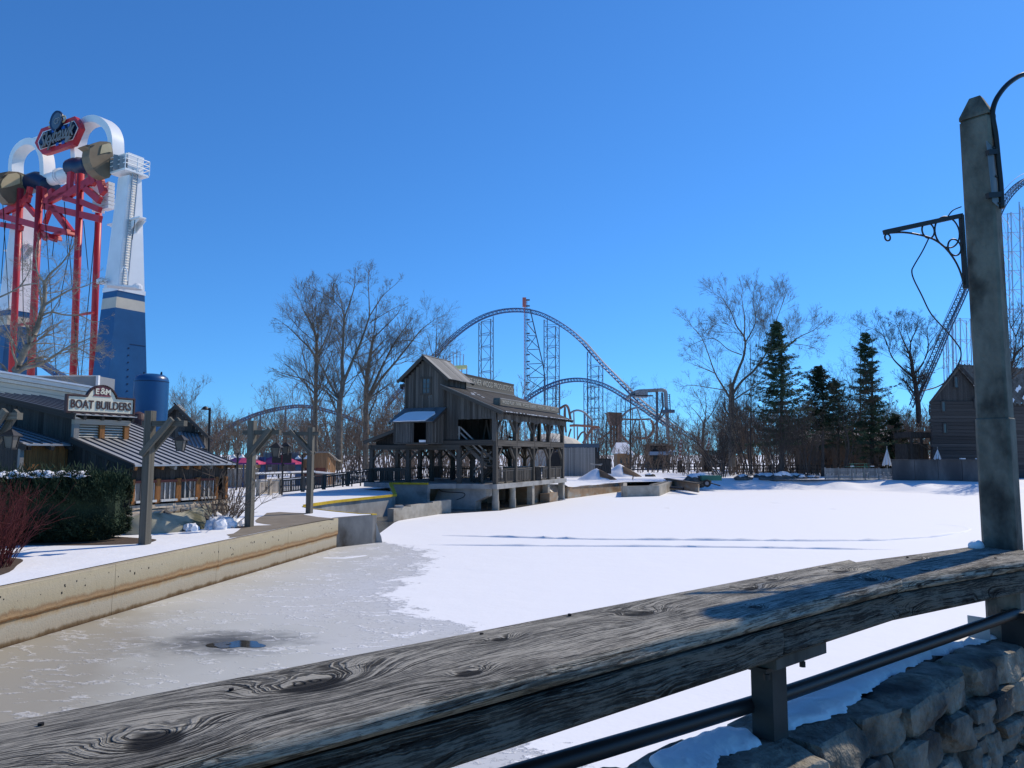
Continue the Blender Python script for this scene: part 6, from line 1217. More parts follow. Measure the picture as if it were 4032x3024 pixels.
thicket('brush', [(10, 122, 27, 118, 1.0, 1.0)], 5, 'twig_brown', 'low brown brush around the middle distance huts', 3.2, 4.0, .02)
# ------------------------------------------------------------------ conifers
def spruce(name, px, ptop, pbase, d, wmax, seed, label, m='needle_green', bare=.12, n=34, ragged=.3, prof=.8):
    R = np.random.RandomState(seed); a, c = D(px, pbase, d), D(px + 3, ptop, d); a.z = 1.0; h = c.z - a.z
    t = thing(name, a, label, 'tree', 'dark evergreen trees'); tubes_mesh('trunk', [(np.array([tuple(a.lerp(c, k / 6)) for k in range(7)]), np.linspace(.018 * h, .02, 7))], 'bark_dark', t, 8)
    Qs = []; An = []; Ls = []; Fs_ = []; k = 7
    for lvl in range(n):
        f = bare + (1 - bare) * (lvl / (n - 1)) ** .92; w_ = wmax * (1 - f) ** prof * R.uniform(1 - ragged, 1 + ragged * .6) + .3; nb = R.randint(6, 10); a0 = R.uniform(0, 6.28)
        for b_ in range(nb):
            if R.rand() < .22: continue
            an = a0 + b_ * 6.283 / nb + R.uniform(-.4, .4); L = w_ * R.uniform(.4, 1.25); dr_ = R.uniform(-.5, .05) + .35 * f; dv = np.array([math.cos(an), math.sin(an), dr_]); p0 = np.array([a.x, a.y, a.z + h * f + R.uniform(-.3, .3)])
            s_ = (np.arange(k + 1) / k)[:, None]; Qs.append(p0 + dv * L * s_ + np.array([0, 0, .2 * L]) * s_ ** 2); An.append(an); Ls.append(L); Fs_.append(f)
    Qs = np.array(Qs); lines = [(q, np.linspace(.035, .012, k + 1)) for q in Qs]; NB = len(Qs); E_ = 16
    c_ = np.repeat(Qs[:, 1:].reshape(-1, 3), E_, 0); an = np.repeat(np.array(An), k * E_); L = np.repeat(np.array(Ls), k * E_); fr = np.repeat(np.array(Fs_), k * E_); M = len(c_); pos_ = np.tile(np.repeat(np.arange(1, k + 1) / k, E_), NB)
    sd_ = np.stack([-np.sin(an), np.cos(an), 0 * an], -1) * R.choice([-1, 1], M)[:, None]; dv = np.stack([np.cos(an), np.sin(an), 0 * an], -1)
    c_ = c_ + sd_ * (R.rand(M) * .26 * L * (1.15 - pos_))[:, None] + R.normal(size=(M, 3)) * np.array([.10, .10, .09]); sv = sd_ * R.uniform(.2, 1, M)[:, None] + dv * R.uniform(.2, 1.1, M)[:, None]; sv[:, 2] += R.uniform(-.75, .15, M); sv /= np.linalg.norm(sv, axis=1, keepdims=True)
    l_ = (R.uniform(.16, .42, M) * (.6 + .5 * (1 - fr)))[:, None]; wd_ = R.uniform(.03, .075, M)[:, None]; nn_ = np.cross(sv, R.normal(size=(M, 3))); nn_ /= np.maximum(np.linalg.norm(nn_, axis=1, keepdims=True), 1e-9)
    Vv = np.stack([c_ - nn_ * wd_, c_ + nn_ * wd_, c_ + sv * l_ + nn_ * wd_ * .4, c_ + sv * l_ - nn_ * wd_ * .4], 1).reshape(-1, 3); Ff = np.arange(4 * M).reshape(-1, 4)
    off = np.array(rootloc(t)); rawmesh('needles', np.array(Vv) - off, np.array(Ff), m, t); tubes_mesh('branches', lines, 'bark_dark', t, 3)
spruce('spruce_tree', 3076, 1275, 1850, 97, 6.6, 1, 'tallest dark spruce on the right bank in front of the cottonwood', bare=.22, ragged=.4, n=40)
spruce('spruce_tree', 3432, 1318, 1850, 104, 6.0, 2, 'spruce with an open ragged crown left of the log mill', bare=.16, ragged=.55, n=34)
spruce('pine_tree', 3238, 1450, 1850, 99, 4.2, 3, 'flat topped dark pine between the two spruces', m='needle_dark', bare=.45, ragged=.6, n=22, prof=.35)
spruce('pine_tree', 3300, 1500, 1850, 108, 4.0, 4, 'smaller pine just left of the second spruce', m='needle_green', bare=.35, ragged=.6, n=18, prof=.45)
spruce('spruce_tree', 3530, 1640, 1850, 104, 3.4, 5, 'low drooping evergreen beneath the vase shaped tree', m='needle_dark', bare=.1, ragged=.5, n=18)
# ------------------------------------------------------------------ hedge with snow, shrubs
def hedge():
    R = np.random.RandomState(8); a, c = V((-17.6, 23.2, 0)), V((-12.45, 24.3, 0)); t = thing('yew_hedge', V((-15, 23.8, ZB)), 'dark clipped evergreen hedge capped with snow in front of the boat shed', 'hedge')
    dx = (c - a); L = dx.length; u = dx / L; n = V((-u.y, u.x, 0)); H = 2.08; Wd = .95; Vv = []; Ff = []
    def shape(f, ang):   # superellipse section; tapers and rounds at the right end
        e = 1.0 if f < .72 else max(0.05, 1 - ((f - .72) / .28) ** 2.2) ** .5
        ca, sa = math.cos(ang), math.sin(ang); x = Wd * abs(ca) ** .6 * (1 if ca > 0 else -1) * (.35 + .65 * e); z = 1.06 + 1.06 * abs(sa) ** .55 * (1 if sa > 0 else -1) * (.72 + .28 * e); return x, z
    core_ = MB(); rings = 26
    P = []
    for i in range(rings):
        f = i / (rings - 1)
        for k in range(16):
            x, z = shape(f, 2 * math.pi * k / 16); P.append(a + u * (L * f * .94) + n * x * .72 + V((0, 0, ZB + z * .92)))
    core_.add(P, [(i * 16 + k, i * 16 + (k + 1) % 16, (i + 1) * 16 + (k + 1) % 16, (i + 1) * 16 + k) for i in range(rings - 1) for k in range(16)] + [tuple(range(16)), tuple((rings - 1) * 16 + k for k in range(16))]); core_.build('inner_mass', 'needle_dark', t)
    M = 60000; f = R.rand(M); ang = R.uniform(-1.1, 4.25, M); e = np.where(f < .72, 1.0, np.sqrt(np.maximum(.02, 1 - (np.clip(f - .72, 0, 1) / .28) ** 2.2)))
    ca, sa = np.cos(ang), np.sin(ang); x = Wd * np.abs(ca) ** .6 * np.sign(ca) * (.35 + .65 * e); z = 1.06 + 1.06 * np.abs(sa) ** .55 * np.sign(sa) * (.72 + .28 * e)
    lump = 1 + .07 * np.sin(f * 31 + ang * 3) + .06 * np.sin(f * 63 + z * 9) + .05 * np.sin(f * 120 + z * 17); spk = (R.rand(M) < .03) & (sa > .8); ua, na = np.array(u), np.array(n)
    p = np.array(a) + ua * (L * f)[:, None] + na * (x * lump * R.uniform(.84, 1.05, M))[:, None]; p[:, 2] += ZB + z * R.uniform(.94, 1.03, M) + np.where(spk, R.uniform(.02, .25, M), 0)
    o = na * x[:, None] + R.normal(size=(M, 3)) * .5; o[:, 2] += (z - 1) * .9 + .5; o /= np.linalg.norm(o, axis=1, keepdims=True); s_ = np.cross(o, R.normal(size=(M, 3))); s_ /= np.linalg.norm(s_, axis=1, keepdims=True)
    l_ = np.where(spk, .2, R.uniform(.04, .12, M))[:, None]; w_ = R.uniform(.008, .02, M)[:, None]
    Vv = np.stack([p - s_ * w_, p + s_ * w_, p + o * l_ + s_ * w_ * .5, p + o * l_ - s_ * w_ * .5], 1).reshape(-1, 3); Ff = np.arange(4 * M).reshape(-1, 4)
    rawmesh('foliage', np.array(Vv) - np.array(rootloc(t)), np.array(Ff), 'needle_dark', t)
    def sn(u_, v_):
        f = .02 + .80 * u_; xx = -.72 + 1.2 * v_; e = np.clip(np.minimum(np.minimum(u_, 1 - u_) * 12, np.minimum(v_, 1 - v_) * 5), 0, 1) ** .6
        zz = ZB + 1.99 + .12 * np.sqrt(np.clip(1 - xx ** 2, 0, 1)) + (.10 + .05 * vnoise(f * 40, xx * 6, 1) + .04 * vnoise(f * 110, xx * 15, 4)) * e - .05 + .07 * vnoise(f * 60, xx * 9, 7)
        return a.x + u.x * L * f + n.x * xx, a.y + u.y * L * f + n.y * xx, zz
    ngrid('snow_cap', sn, 200, 26, 'snow', t)
hedge()
def shrub(name, c, n, h, spread, r0, m, seed, label, group=None, sub=5, base=.25, arch=.05, branch=.4):
    R = np.random.RandomState(seed); t = thing(name, c, label, 'shrub', group); L = []; S = []
    for i in range(n):
        an = R.uniform(0, 6.283); q0 = R.rand() ** .5 * base; p = np.array([c.x + q0 * math.cos(an), c.y + q0 * math.sin(an), c.z]); hh = h * R.uniform(.45, 1.08); out = spread * R.uniform(.1, 1.0); v = np.array([math.cos(an) * out, math.sin(an) * out, 1.0]); v /= np.linalg.norm(v); q = [p]
        for s_ in range(5): v = v + R.normal(size=3) * .15 + np.array([0, 0, arch]); v /= np.linalg.norm(v); q.append(q[-1] + v * hh / 5)
        q = np.array(q); rr = r0 * R.uniform(.6, 1.15); L.append((q, np.linspace(rr, rr * .35, 6)))
        for b_ in range(R.randint(1, sub + 1)):
            k = R.randint(1, 5); w_ = v * .8 + R.normal(size=3) * .55; w_[2] = abs(w_[2]) + .2; w_ /= np.linalg.norm(w_); l_ = hh * R.uniform(.15, branch); e = q[k] + w_ * l_ * .5; w_ = w_ + R.normal(size=3) * .2; S.append((np.array([q[k], e, e + w_ * l_ * .5]), np.array([rr * .5, rr * .4, rr * .25])))
    tubes_mesh('stems', L, m, t, 5); tubes_mesh('twigs', S, m, t, 3)
shrub('red_twig_shrub', V((-12.95, 18.2, ZB)), 190, 2.1, .5, .011, 'twig_red', 3, 'dark red stemmed dogwood shrub in front of the hedge at the left edge', base=.75, arch=.02, sub=6)
shrub('red_twig_shrub', V((-13.9, 19.5, ZB)), 130, 2.1, .5, .011, 'twig_red', 4, 'red stemmed dogwood half cut by the left edge behind the nearer one', base=.7, arch=.02, sub=6)
shrub('bare_shrub', Q(482, 1138, ZB), 46, 2.5, .75, .021, 'twig_brown', 5, 'leafless brown shrub between the two middle timber posts', base=.42, arch=.05, sub=9, branch=.5)
# ------------------------------------------------------------------ giant swing ride at the left
SO = V((-34.0, 63.8, 0)); e1 = V((-.872, .489, 0)); e2 = V((.489, .872, 0)); UP = V((0, 0, 1))
def SKP(px, py, b=0.0):
    """photo point on the vertical plane through the two towers (moved by b along the depth axis)"""
    r = ray(px, py); c = V((0, 0, HC)); t = e2.dot(SO + e2 * b - c) / e2.dot(r); return c + r * t
K1 = lambda x, y, b=0.0: SKP(x * .3616, 400 + y * .3616, b)
K2 = lambda x, y, b=0.0: SKP(x * .3616, 900 + y * .3616, b)
K7 = lambda x, y, b=0.0: SKP(100 + x * .12054, 420 + y * .12054, b)
ride = thing('swing_ride', SO + V((-7.5, 4.2, ZB)), 'giant swing ride with blue and white towers and red pendulum arms at left', 'ride')
def tsec(o, z, a, b): return [o - e1 * a - e2 * b + UP * z, o + e1 * a - e2 * b + UP * z, o + e1 * a + e2 * b + UP * z, o - e1 * a + e2 * b + UP * z]
ztop = D(450, 690, 63).z; zwb = D(426, 1138, 62).z; zb1 = D(426, 1166, 62).z; zb2 = D(426, 1209, 62).z
def half(z): f = (z - 1) / (ztop - 1); return 1.45 + (.72 - 1.45) * f, 2.30 + (.64 - 2.30) * f
def tower(o):
    for nm, z0, z1, m in (('tower_base', ZB, zb2, 'paint_blue'), ('tower_band', zb2, zb1, 'paint_band'), ('tower_band', zb1, zwb, 'paint_blue'), ('tower_shaft', zwb, ztop, 'paint_white')):
        loft(MB(), [tsec(o, z0, *half(z0)), tsec(o, z1, *half(z1))]).build(nm, m, ride)
    a, b = half(zwb); b_ = MB(); loft(b_, [tsec(o, zwb - .05, a + .05, b + .05), tsec(o, zwb + .32, a + .05, b + .05)]).build('collar', 'paint_white', ride)
    for s_ in (-1, 1):
        p = o + e1 * (-s_ * a * .5) * 0 - e2 * 0
    # wing plates below the top
    zc_ = D(450, 868, 63).z; a, b = half(zc_)
    for s_ in (-1, 1):
        P = [o - e1 * a * s_ * 1.0 - e2 * b * .6 + UP * zc_, o - e1 * a * s_ - e2 * -b * .6 + UP * zc_, o - e1 * (a + 1.5) * s_ + e2 * b * .2 + UP * (zc_ + .05), o - e1 * (a + 1.5) * s_ - e2 * b * .5 + UP * (zc_ + .05)]
        MB().prism(P, UP * .12).build('wing_plate', 'paint_white', ride)
        for k in (-.4, .3): MB().prism([o - e1 * a * s_ + e2 * b * k + UP * zc_, o - e1 * (a + 1.3) * s_ + e2 * b * k + UP * zc_, o - e1 * a * s_ + e2 * b * k + UP * (zc_ - .9)], e2 * .08).build('gusset', 'paint_white', ride)
OL = SO + e1 * 17.2
tower(SO); tower(OL)
# rivet column and seams on the blue face
for i in range(16):
    z = ZB + 7.5 + i * .62
    if z < zb2 - 3.2: a, b = half(z); MB().lathe(SO - e1 * (a + .0) + e2 * (-b + 1.9 * b * .5) + UP * z, [(.07, 0), (.07, .05)], 8, axis=-e1).build('rivet', 'paint_navy', ride)
for z in (zb2 - 3.0,):
    a, b = half(z); piece(ride, 'weld_seam', SO - e1 * (a + .01) + e2 * b * .02 + UP * z, SO - e1 * (a + .01) + e2 * b * .97 + UP * z, .05, .03, 'paint_navy', side=UP)
# arches (square tube swept through the measured centre line)
def square_sweep(pts, w_, d_, m, name, nrm=e2):
    P = smooth_pts(pts, 5); secs = []
    for i, p in enumerate(P):
        t = (P[min(i + 1, len(P) - 1)] - P[max(i - 1, 0)]).normalized(); s_ = t.cross(nrm).normalized(); secs.append([p + s_ * w_ / 2 + nrm * d_ / 2, p - s_ * w_ / 2 + nrm * d_ / 2, p - s_ * w_ / 2 - nrm * d_ / 2, p + s_ * w_ / 2 - nrm * d_ / 2])
    o = loft(MB(), secs).build(name, m, ride); smooth_by_angle(o, 40); return o
square_sweep([K1(1265, 720), K1(1265, 520), K1(1255, 390), K1(1205, 285), K1(1100, 212), K1(985, 225), K1(905, 300), K1(868, 400), K1(855, 520), K1(860, 690)], .66, 1.15, 'paint_white', 'arch')
square_sweep([K1(175, 800), K1(175, 680), K1(200, 580), K1(260, 500), K1(345, 455), K1(430, 470), K1(490, 560), K1(515, 680), K1(520, 850)], .68, 1.15, 'paint_white', 'arch')
square_sweep([K1(400, 460), K1(600, 390), K1(900, 290)], .7, 1.1, 'paint_white', 'sign_beam')
MB().tube([K1(430, 880), K1(810, 775)], .62, 24).build('axle', 'paint_white', ride, smooth=True)
for x, y in ((450, 872), (650, 816), (670, 811), (790, 780)):
    MB().lathe(K1(x, y), [(.78, -.06), (.78, .06)], 24, axis=(K1(810, 775) - K1(430, 880))).build('flange', 'paint_white', ride)
# navy saddle housings on the pendulum heads
def housing(pts, r, m='paint_navy'): MB().tube(smooth_pts(pts, 4), r, 16).build('housing', m, ride, smooth=True)
housing([K1(140, 965), K1(190, 920), K1(290, 910), K1(400, 870), K1(450, 880), K1(550, 930)], .95); housing([K1(790, 735), K1(850, 715), K1(920, 725), K1(1000, 690)], .95)
# bird head discs at the tower heads: outline in the plane across the axle
def disc(c, pix, m, name, th, off=0.0):
    """outline given in zoom pixels, laid in the plane through c perpendicular to the axle"""
    P = []
    for x, y in pix:
        r = ray(x * .3616, 400 + y * .3616); o = V((0, 0, HC)); t = e1.dot(c + e1 * off - o) / e1.dot(r); P.append(o + r * t)
    MB().prism(P, e1 * th).build(name, m, ride)
cR = SO + e1 * 1.05; cL = OL - e1 * 1.2
disc(cR, [(925, 480), (950, 468), (990, 468), (1030, 448), (1090, 432), (1160, 434), (1205, 445), (1225, 520), (1235, 600), (1230, 700), (1215, 790), (1190, 830), (1150, 835), (1080, 800), (1020, 740), (985, 660), (970, 590), (980, 520)], 'bird_brown', 'bird_disc', 1.1)
disc(cR, [(1190, 452), (1115, 470), (1100, 520), (1092, 570), (1130, 560), (1190, 548), (1222, 552), (1215, 470)], 'bird_tan', 'bird_cheek', .06, -.08)
disc(cR, [(980, 492), (1000, 474), (1035, 470), (1010, 496)], 'paint_black', 'bird_eye', .06, -.08); disc(cR, [(925, 480), (950, 470), (985, 476), (965, 490)], 'paint_black', 'bird_beak', .06, -.08)
disc(cL, [(-150, 850), (-60, 790), (20, 772), (100, 758), (200, 765), (280, 795), (340, 850), (345, 960), (300, 1060), (200, 1110), (90, 1105), (20, 1030), (-30, 940), (-120, 900)], 'bird_brown', 'bird_disc', 1.1)
disc(cL, [(30, 850), (90, 790), (180, 775), (215, 800), (222, 890), (130, 920), (20, 945), (10, 900)], 'bird_tan', 'bird_cheek', .06, -.08); disc(cL, [(235, 790), (290, 830), (325, 870), (240, 905)], 'bird_tan', 'bird_cheek', .06, -.08); disc(cL, [(20, 830), (50, 800), (70, 800), (40, 830)], 'paint_black', 'bird_eye', .06, -.08)
# red pendulum arms: columns, braces, outriggers
def redtube(a, c, r): MB().tube([a, c], r, 14).build('pendulum_column', 'paint_red', ride, smooth=True)
redtube(K1(225, 950, -1.2), K2(120, 1700, -1.2), .30); redtube(K1(435, 930, -1.4), K2(330, 1700, -1.4), .32); redtube(K1(880, 790, -1.2), K2(792, 1700, -1.2), .30); redtube(K1(1090, 800, 1.6), K2(1000, 1700, 1.6), .3)
def red(p, q, w_=.62, d_=.35, b=-1.2): MB().bar(K1(*p, b), K1(*q, b), w_, d_, side=(K1(*q, b) - K1(*p, b)).cross(e2)).build('brace', 'paint_red', ride)
for p, q, w_ in (((480, 1115), (760, 930), .75), ((480, 1140), (1095, 1280), .6), ((540, 1090), (700, 1010), .5), ((700, 1040), (1000, 860), .8), ((700, 1050), (860, 1100), .45), ((880, 1090), (1090, 1180), .5), ((930, 940), (1090, 1080), .6), ((570, 1150), (790, 1440), .6), ((470, 1370), (800, 1440), .55), ((440, 1430), (610, 1500), .55), ((430, 1400), (500, 1500), .35), ((500, 1490), (690, 1420), .25), ((0, 1230), (250, 1100), .7), ((0, 1240), (470, 1370), .6), ((20, 1340), (240, 1380), .5), ((250, 1110), (330, 1000), .6), ((140, 970), (110, 1160), .5), ((330, 930), (300, 1100), .5), ((560, 960), (575, 1090), .55), ((480, 950), (500, 1080), .35), ((770, 770), (760, 960), .6), ((990, 760), (1030, 900), .6), ((840, 790), (840, 900), .3), ((290, 1120), (390, 1240), .45), ((1090, 850), (1130, 1000), .7), ((700, 1300), (760, 1420), .4), ((560, 1140), (490, 1330), .35)):
    red(p, q, w_)
for p in ((600, 1495), (800, 1450)): MB().bar(K1(p[0] - 6, p[1] - 40, -1.2), K1(p[0] + 4, p[1] + 8, -1.2), .14, 1.2, side=e1).build('end_plate', 'paint_red', ride)
MB().prism([K1(1380, 1180, 2.6), K1(1480, 1250, 2.6), K1(1480, 1290, 2.6), K1(1380, 1275, 2.6)], e2 * .5).build('outrigger', 'paint_red', ride)
def red2(p, q): MB().tube([K2(*p, -1.2), K2(*q, -1.2)], .12, 6).build('tie_bar', 'paint_red', ride)
red2((200, 1050), (330, 1030)); red2((860, 940), (1020, 915))
# cables
def cable(p, q, r=.035, f=K1, g=K2): MB().tube([f(*p, -1.4), g(*q, -1.4)], r, 5).build('cable', 'rubber', ride)
for p, q in (((480, 1110), (620, 1650)), ((700, 1090), (740, 300)), ((590, 1500), (570, 300)), ((910, 1300), (960, 450)), ((1045, 1320), (880, 1640)), ((790, 1460), (640, 850)), ((60, 1300), (10, 600)), ((30, 1100), (100, 900)), ((1470, 1290), (1440, 120)), ((740, 1400), (860, 1640)), ((240, 1400), (255, 1000))): cable(p, q)
# maintenance platform, ladder, boxes on the right tower
pz = D(460, 672, 63).z; A_, B_ = 1.1, 1.2
MB().prism([SO - e1 * A_ - e2 * B_ + UP * pz, SO + e1 * A_ * 1.1 - e2 * B_ + UP * pz, SO + e1 * A_ * 1.1 + e2 * B_ * .9 + UP * pz, SO - e1 * A_ + e2 * B_ * .9 + UP * pz], -UP * .16).build('platform', 'paint_white', ride)
cor = [SO - e1 * A_ - e2 * B_, SO + e1 * A_ * 1.1 - e2 * B_, SO + e1 * A_ * 1.1 + e2 * B_ * .9, SO - e1 * A_ + e2 * B_ * .9]
for a, c in zip(cor, cor[1:] + cor[:1]):
    for h in (.45, .85, 1.25): MB().tube([a + UP * (pz + h), c + UP * (pz + h)], .045, 6).build('guard_rail', 'paint_white', ride)
    for f in (0, .5): MB().tube([a.lerp(c, f) + UP * pz, a.lerp(c, f) + UP * (pz + 1.27)], .045, 6).build('guard_post', 'paint_white', ride)
loft(MB(), [tsec(SO, pz, .75, .75), tsec(SO, pz + 1.6, .75, .75)]).build('machine_box', 'paint_white', ride)
for k, (da, db, h) in enumerate(((-.2, -1.2, 1.3), (.6, -1.1, 1.0), (-1.1, -.9, 1.1))): MB().box(SO - e1 * da + e2 * db + UP * (pz + h / 2), (.5, .5, h), .5).build('motor', 'steel_grey', ride)
zl0 = zwb + .3; nl = 46; lad = []
for s_ in (-1, 1):
    P = []
    for z in (zl0, pz + .2): a, b = half(z); P.append(SO - e1 * (a * .98 + .16) + e2 * (-b + .55 + s_ * .24) + UP * z)
    MB().tube(P, .055, 6).build('ladder_rail', 'galv', ride); lad.append(P)
for i in range(nl): f = (i + .5) / nl; MB().tube([lad[0][0].lerp(lad[0][1], f), lad[1][0].lerp(lad[1][1], f)], .035, 5).build('ladder_rung', 'galv', ride)
for (x, y) in ((1045, 940), (1075, 1125)): p = K1(x, y, -.5); MB().box(p, (1.0, .9, 1.2), .5).build('control_box', 'paint_white', ride)
for i in range(7): p = K1(1165, 905 + i * 42, -.6); MB().prism([p - e1 * .2, p + e1 * .95, p + e1 * .95 + UP * .10, p - e1 * .2 + UP * .28], e2 * .6).build('fin', 'paint_white', ride)
for (px, py) in ((400, 1117), (540, 1140)): MB().lathe(D(px, py, 62.5), [(.42, 0), (.42, .3), (.2, .5)], 12).build('floodlight', 'paint_white', ride)
pl_ = D(480, 1130, 61.2); MB().box(pl_, (2.2, 1.2, .14), .5).build('landing', 'paint_white', ride)
MB().tube(smooth_pts([D(478, 1070, 61), D(485, 1052, 61), D(498, 1060, 61), D(502, 1085, 61), D(502, 1105, 61)]), .05, 6).build('hoop', 'paint_white', ride)
# ------------------------------------------------------------------ the ride's sign
skys = thing('ride_sign', K7(1000, 1500), 'red framed blue sign with dark script lettering on top of the swing ride', 'sign')
fo = [(305, 1180), (510, 720), (1610, 310), (1760, 520), (1800, 690), (1560, 1235), (700, 1530), (560, 1555), (400, 1370)]
BS = -1.35
MB().prism([K7(*p, BS) for p in fo], e2 * .45).build('frame', 'paint_red', skys)
MB().prism([K7(*p, BS - .05) for p in ((405, 1165), (565, 825), (1590, 455), (1715, 690), (1540, 1075), (480, 1400))], e2 * .1).build('trim', 'paint_white', skys)
MB().prism([K7(*p, BS - .08) for p in ((425, 1165), (580, 845), (1580, 485), (1690, 690), (1525, 1055), (490, 1375))], e2 * .1).build('panel', 'paint_navy', skys)
mat('panel_blue', (0.02, 0.10, 0.38), (0.03, 0.13, 0.45), rough=.5, scale=1)
for x0, x1, y0, y1 in ((640, 740, 820, 700), (860, 960, 740, 640), (1180, 1280, 650, 620), (1380, 1470, 570, 560), (990, 1080, 1180, 1190), (1180, 1270, 1120, 1130)):
    MB().prism([K7(x0, y0, BS - .1), K7(x1, y0 - 35, BS - .1), K7(x1, y0 + 75, BS - .1), K7(x0, y0 + 110, BS - .1)], e2 * .04).build('blue_block', 'panel_blue', skys)
c_ = K7(1010, 930, BS - .2); xd = (K7(1560, 690, BS) - K7(480, 1150, BS)); yd = UP
def script(m, off, ofs, dep):
    text_mesh('lettering', 'Skyhawk', 2.0, m, skys, K7(1000, 945, BS - ofs), xd, (yd - xd.normalized() * yd.dot(xd.normalized())), depth=dep, width=xd.length * 1.02, offset=off, shear=.35, spacing=.92)
script('paint_black', .045, .22, .10); mat('script_grey', (0.15, 0.15, 0.155), (0.20, 0.20, 0.205), rough=.6, scale=1); script('script_grey', .0, .34, .08)
MB().prism([K7(*p, BS - .36) for p in ((640, 1150), (860, 1085), (1150, 985), (1290, 955), (1490, 960), (1440, 1010), (1340, 1150), (1270, 1160), (1310, 1010), (1120, 1040), (870, 1120), (660, 1200))], e2 * .1).build('swash', 'script_grey', skys)
MB().lathe(K7(1020, 465, BS - .25), [(.95, -.12), (.98, .0), (.95, .12)], 28, axis=e2).build('medallion', 'paint_navy', skys)
MB().lathe(K7(1020, 465, BS - .4), [(.78, -.03), (.78, .03)], 28, axis=e2).build('medallion_face', 'steel_slate', skys)
for cx, cy in ((820, 540), (1250, 375)):
    c = K7(cx, cy, BS - .2); MB().tube([c + (e1 * math.cos(t) + UP * math.sin(t)) * (.12 + .05 * t) for t in np.linspace(0, 5.4, 16)], .07, 6).build('scroll', 'bird_tan', skys)
text_mesh('lettering', 'CP', .8, 'steel_grey', skys, K7(1020, 470, BS - .46), -e1, UP, depth=.03)
# ------------------------------------------------------------------ roller coasters in the distance
z8 = lambda x, y: (1700 + x * .4521, 1100 + y * .4521)
def lattice_track(parent, pts, th, m, nlac, wid=1.4, r=.16, rl=.085, ties=True):
    """two chords below two rails, laced with diagonals; pts = centre line"""
    P = smooth_pts(pts, 6); s_ = [0]
    for a, c in zip(P[:-1], P[1:]): s_.append(s_[-1] + (c - a).length)
    A = np.array([tuple(p) for p in P]); S = np.linspace(0, s_[-1], nlac * 2 + 1); C = [V((np.interp(q, s_, A[:, 0]), np.interp(q, s_, A[:, 1]), np.interp(q, s_, A[:, 2]))) for q in S]
    up_ = []; lo = [[], []]
    for i, c in enumerate(C):
        t = (C[min(i + 1, len(C) - 1)] - C[max(i - 1, 0)]).normalized(); side = V((-t.y, t.x, 0)).normalized() if abs(t.z) < .98 else V((0, 1, 0)); n = side.cross(t); n = n if n.z > 0 else -n; up_.append((c + n * th / 2, side, n)); 
    rails = [[p + sd * (k * wid / 2) for p, sd, n in up_] for k in (-1, 1)]; ch = [[p + sd * (k * wid * .35) - n * th for p, sd, n in up_] for k in (-1, 1)]
    for q in rails: MB().tube(q, r, 5).build('rail', m, parent)
    for q in ch: MB().tube(q, r * 1.15, 5).build('chord', m, parent)
    b = MB()
    for i in range(len(C) - 1):
        for k in (0, 1):
            if i % 2: b.bar(rails[k][i], ch[k][i + 1], rl * 1.6, rl * 1.6)
            else: b.bar(ch[k][i], rails[k][i + 1], rl * 1.6, rl * 1.6)
        b.bar(rails[0][i], rails[1][i], rl * 2, rl)
    o = b.build('lacing', m, parent, fix=False); o['kind'] = 'stuff'
def lattice_tower(name, xs, tops, bot, d, depth, m, label, f=z8, rows=9, r=.2, group='coaster support towers', zb=None):
    """legs at photo x positions xs (top y each), standing at distance d with alternating depth"""
    t_ = thing(name, V((D(*f(xs[0], bot), d).x, d, 1.0)), label, 'coaster support', group); legs = []
    for i, (x, y) in enumerate(zip(xs, tops)):
        dd = d + depth * (i % 2); a = D(*f(x, y), dd); c = D(*f(x, bot), dd); c = V((c.x, dd, zb if zb is not None else 1.0)); legs.append((c, a)); MB().tube([c, a], r, 5).build('leg', m, t_)
    b = MB(); n = len(legs)
    for i in range(n - 1):
        (c0_, a0), (c1_, a1) = legs[i], legs[i + 1]; top = min(a0.z, a1.z)
        for k in range(rows):
            z0, z1 = c0_.z + (top - c0_.z) * k / rows, c0_.z + (top - c0_.z) * (k + 1) / rows; L = lambda leg, z: leg[0].lerp(leg[1], (z - leg[0].z) / max(.01, leg[1].z - leg[0].z))
            b.bar(L(legs[i], z1), L(legs[i + 1], z1), r * .9, r * .9); b.bar(L(legs[i], z0), L(legs[i + 1], z1), r * .7, r * .7) if k % 2 else b.bar(L(legs[i], z1), L(legs[i + 1], z0), r * .7, r * .7)
        if i + 2 < n:
            for k in range(rows):
                z1 = c0_.z + (min(a0.z, legs[i + 2][1].z) - c0_.z) * (k + 1) / rows; L = lambda leg, z: leg[0].lerp(leg[1], (z - leg[0].z) / max(.01, leg[1].z - leg[0].z)); b.bar(L(legs[i], z1), L(legs[i + 2], z1), r * .8, r * .8)
    o = b.build('bracing', m, t_, fix=False); o['kind'] = 'stuff'
    return t_
def T8(pts, d0, d1): n = len(pts); return [D(*z8(x, y), d0 + (d1 - d0) * i / (n - 1)) for i, (x, y) in enumerate(pts)]
hill = thing('coaster_hill', D(2030, 1780, 300), 'tall blue steel coaster hill arching high behind the mill', 'roller coaster')
lattice_track(hill, T8([(-420, 1130), (-300, 990), (-150, 835), (25, 665), (130, 555), (230, 467), (330, 392), (430, 335), (530, 297), (630, 275), (740, 268), (840, 276), (940, 300), (1020, 335), (1110, 385), (1220, 460), (1320, 550), (1400, 640), (1490, 740), (1590, 840), (1680, 930), (1750, 1000), (1830, 1075), (1930, 1155), (2030, 1235), (2150, 1310), (2300, 1390)], 320, 270), 1.35, 'steel_blue', 95, wid=1.6, r=.19, rl=.10)
hill2 = thing('coaster_hill', D(2260, 1780, 285), 'lower blue coaster hill crossing under the tall one', 'roller coaster')
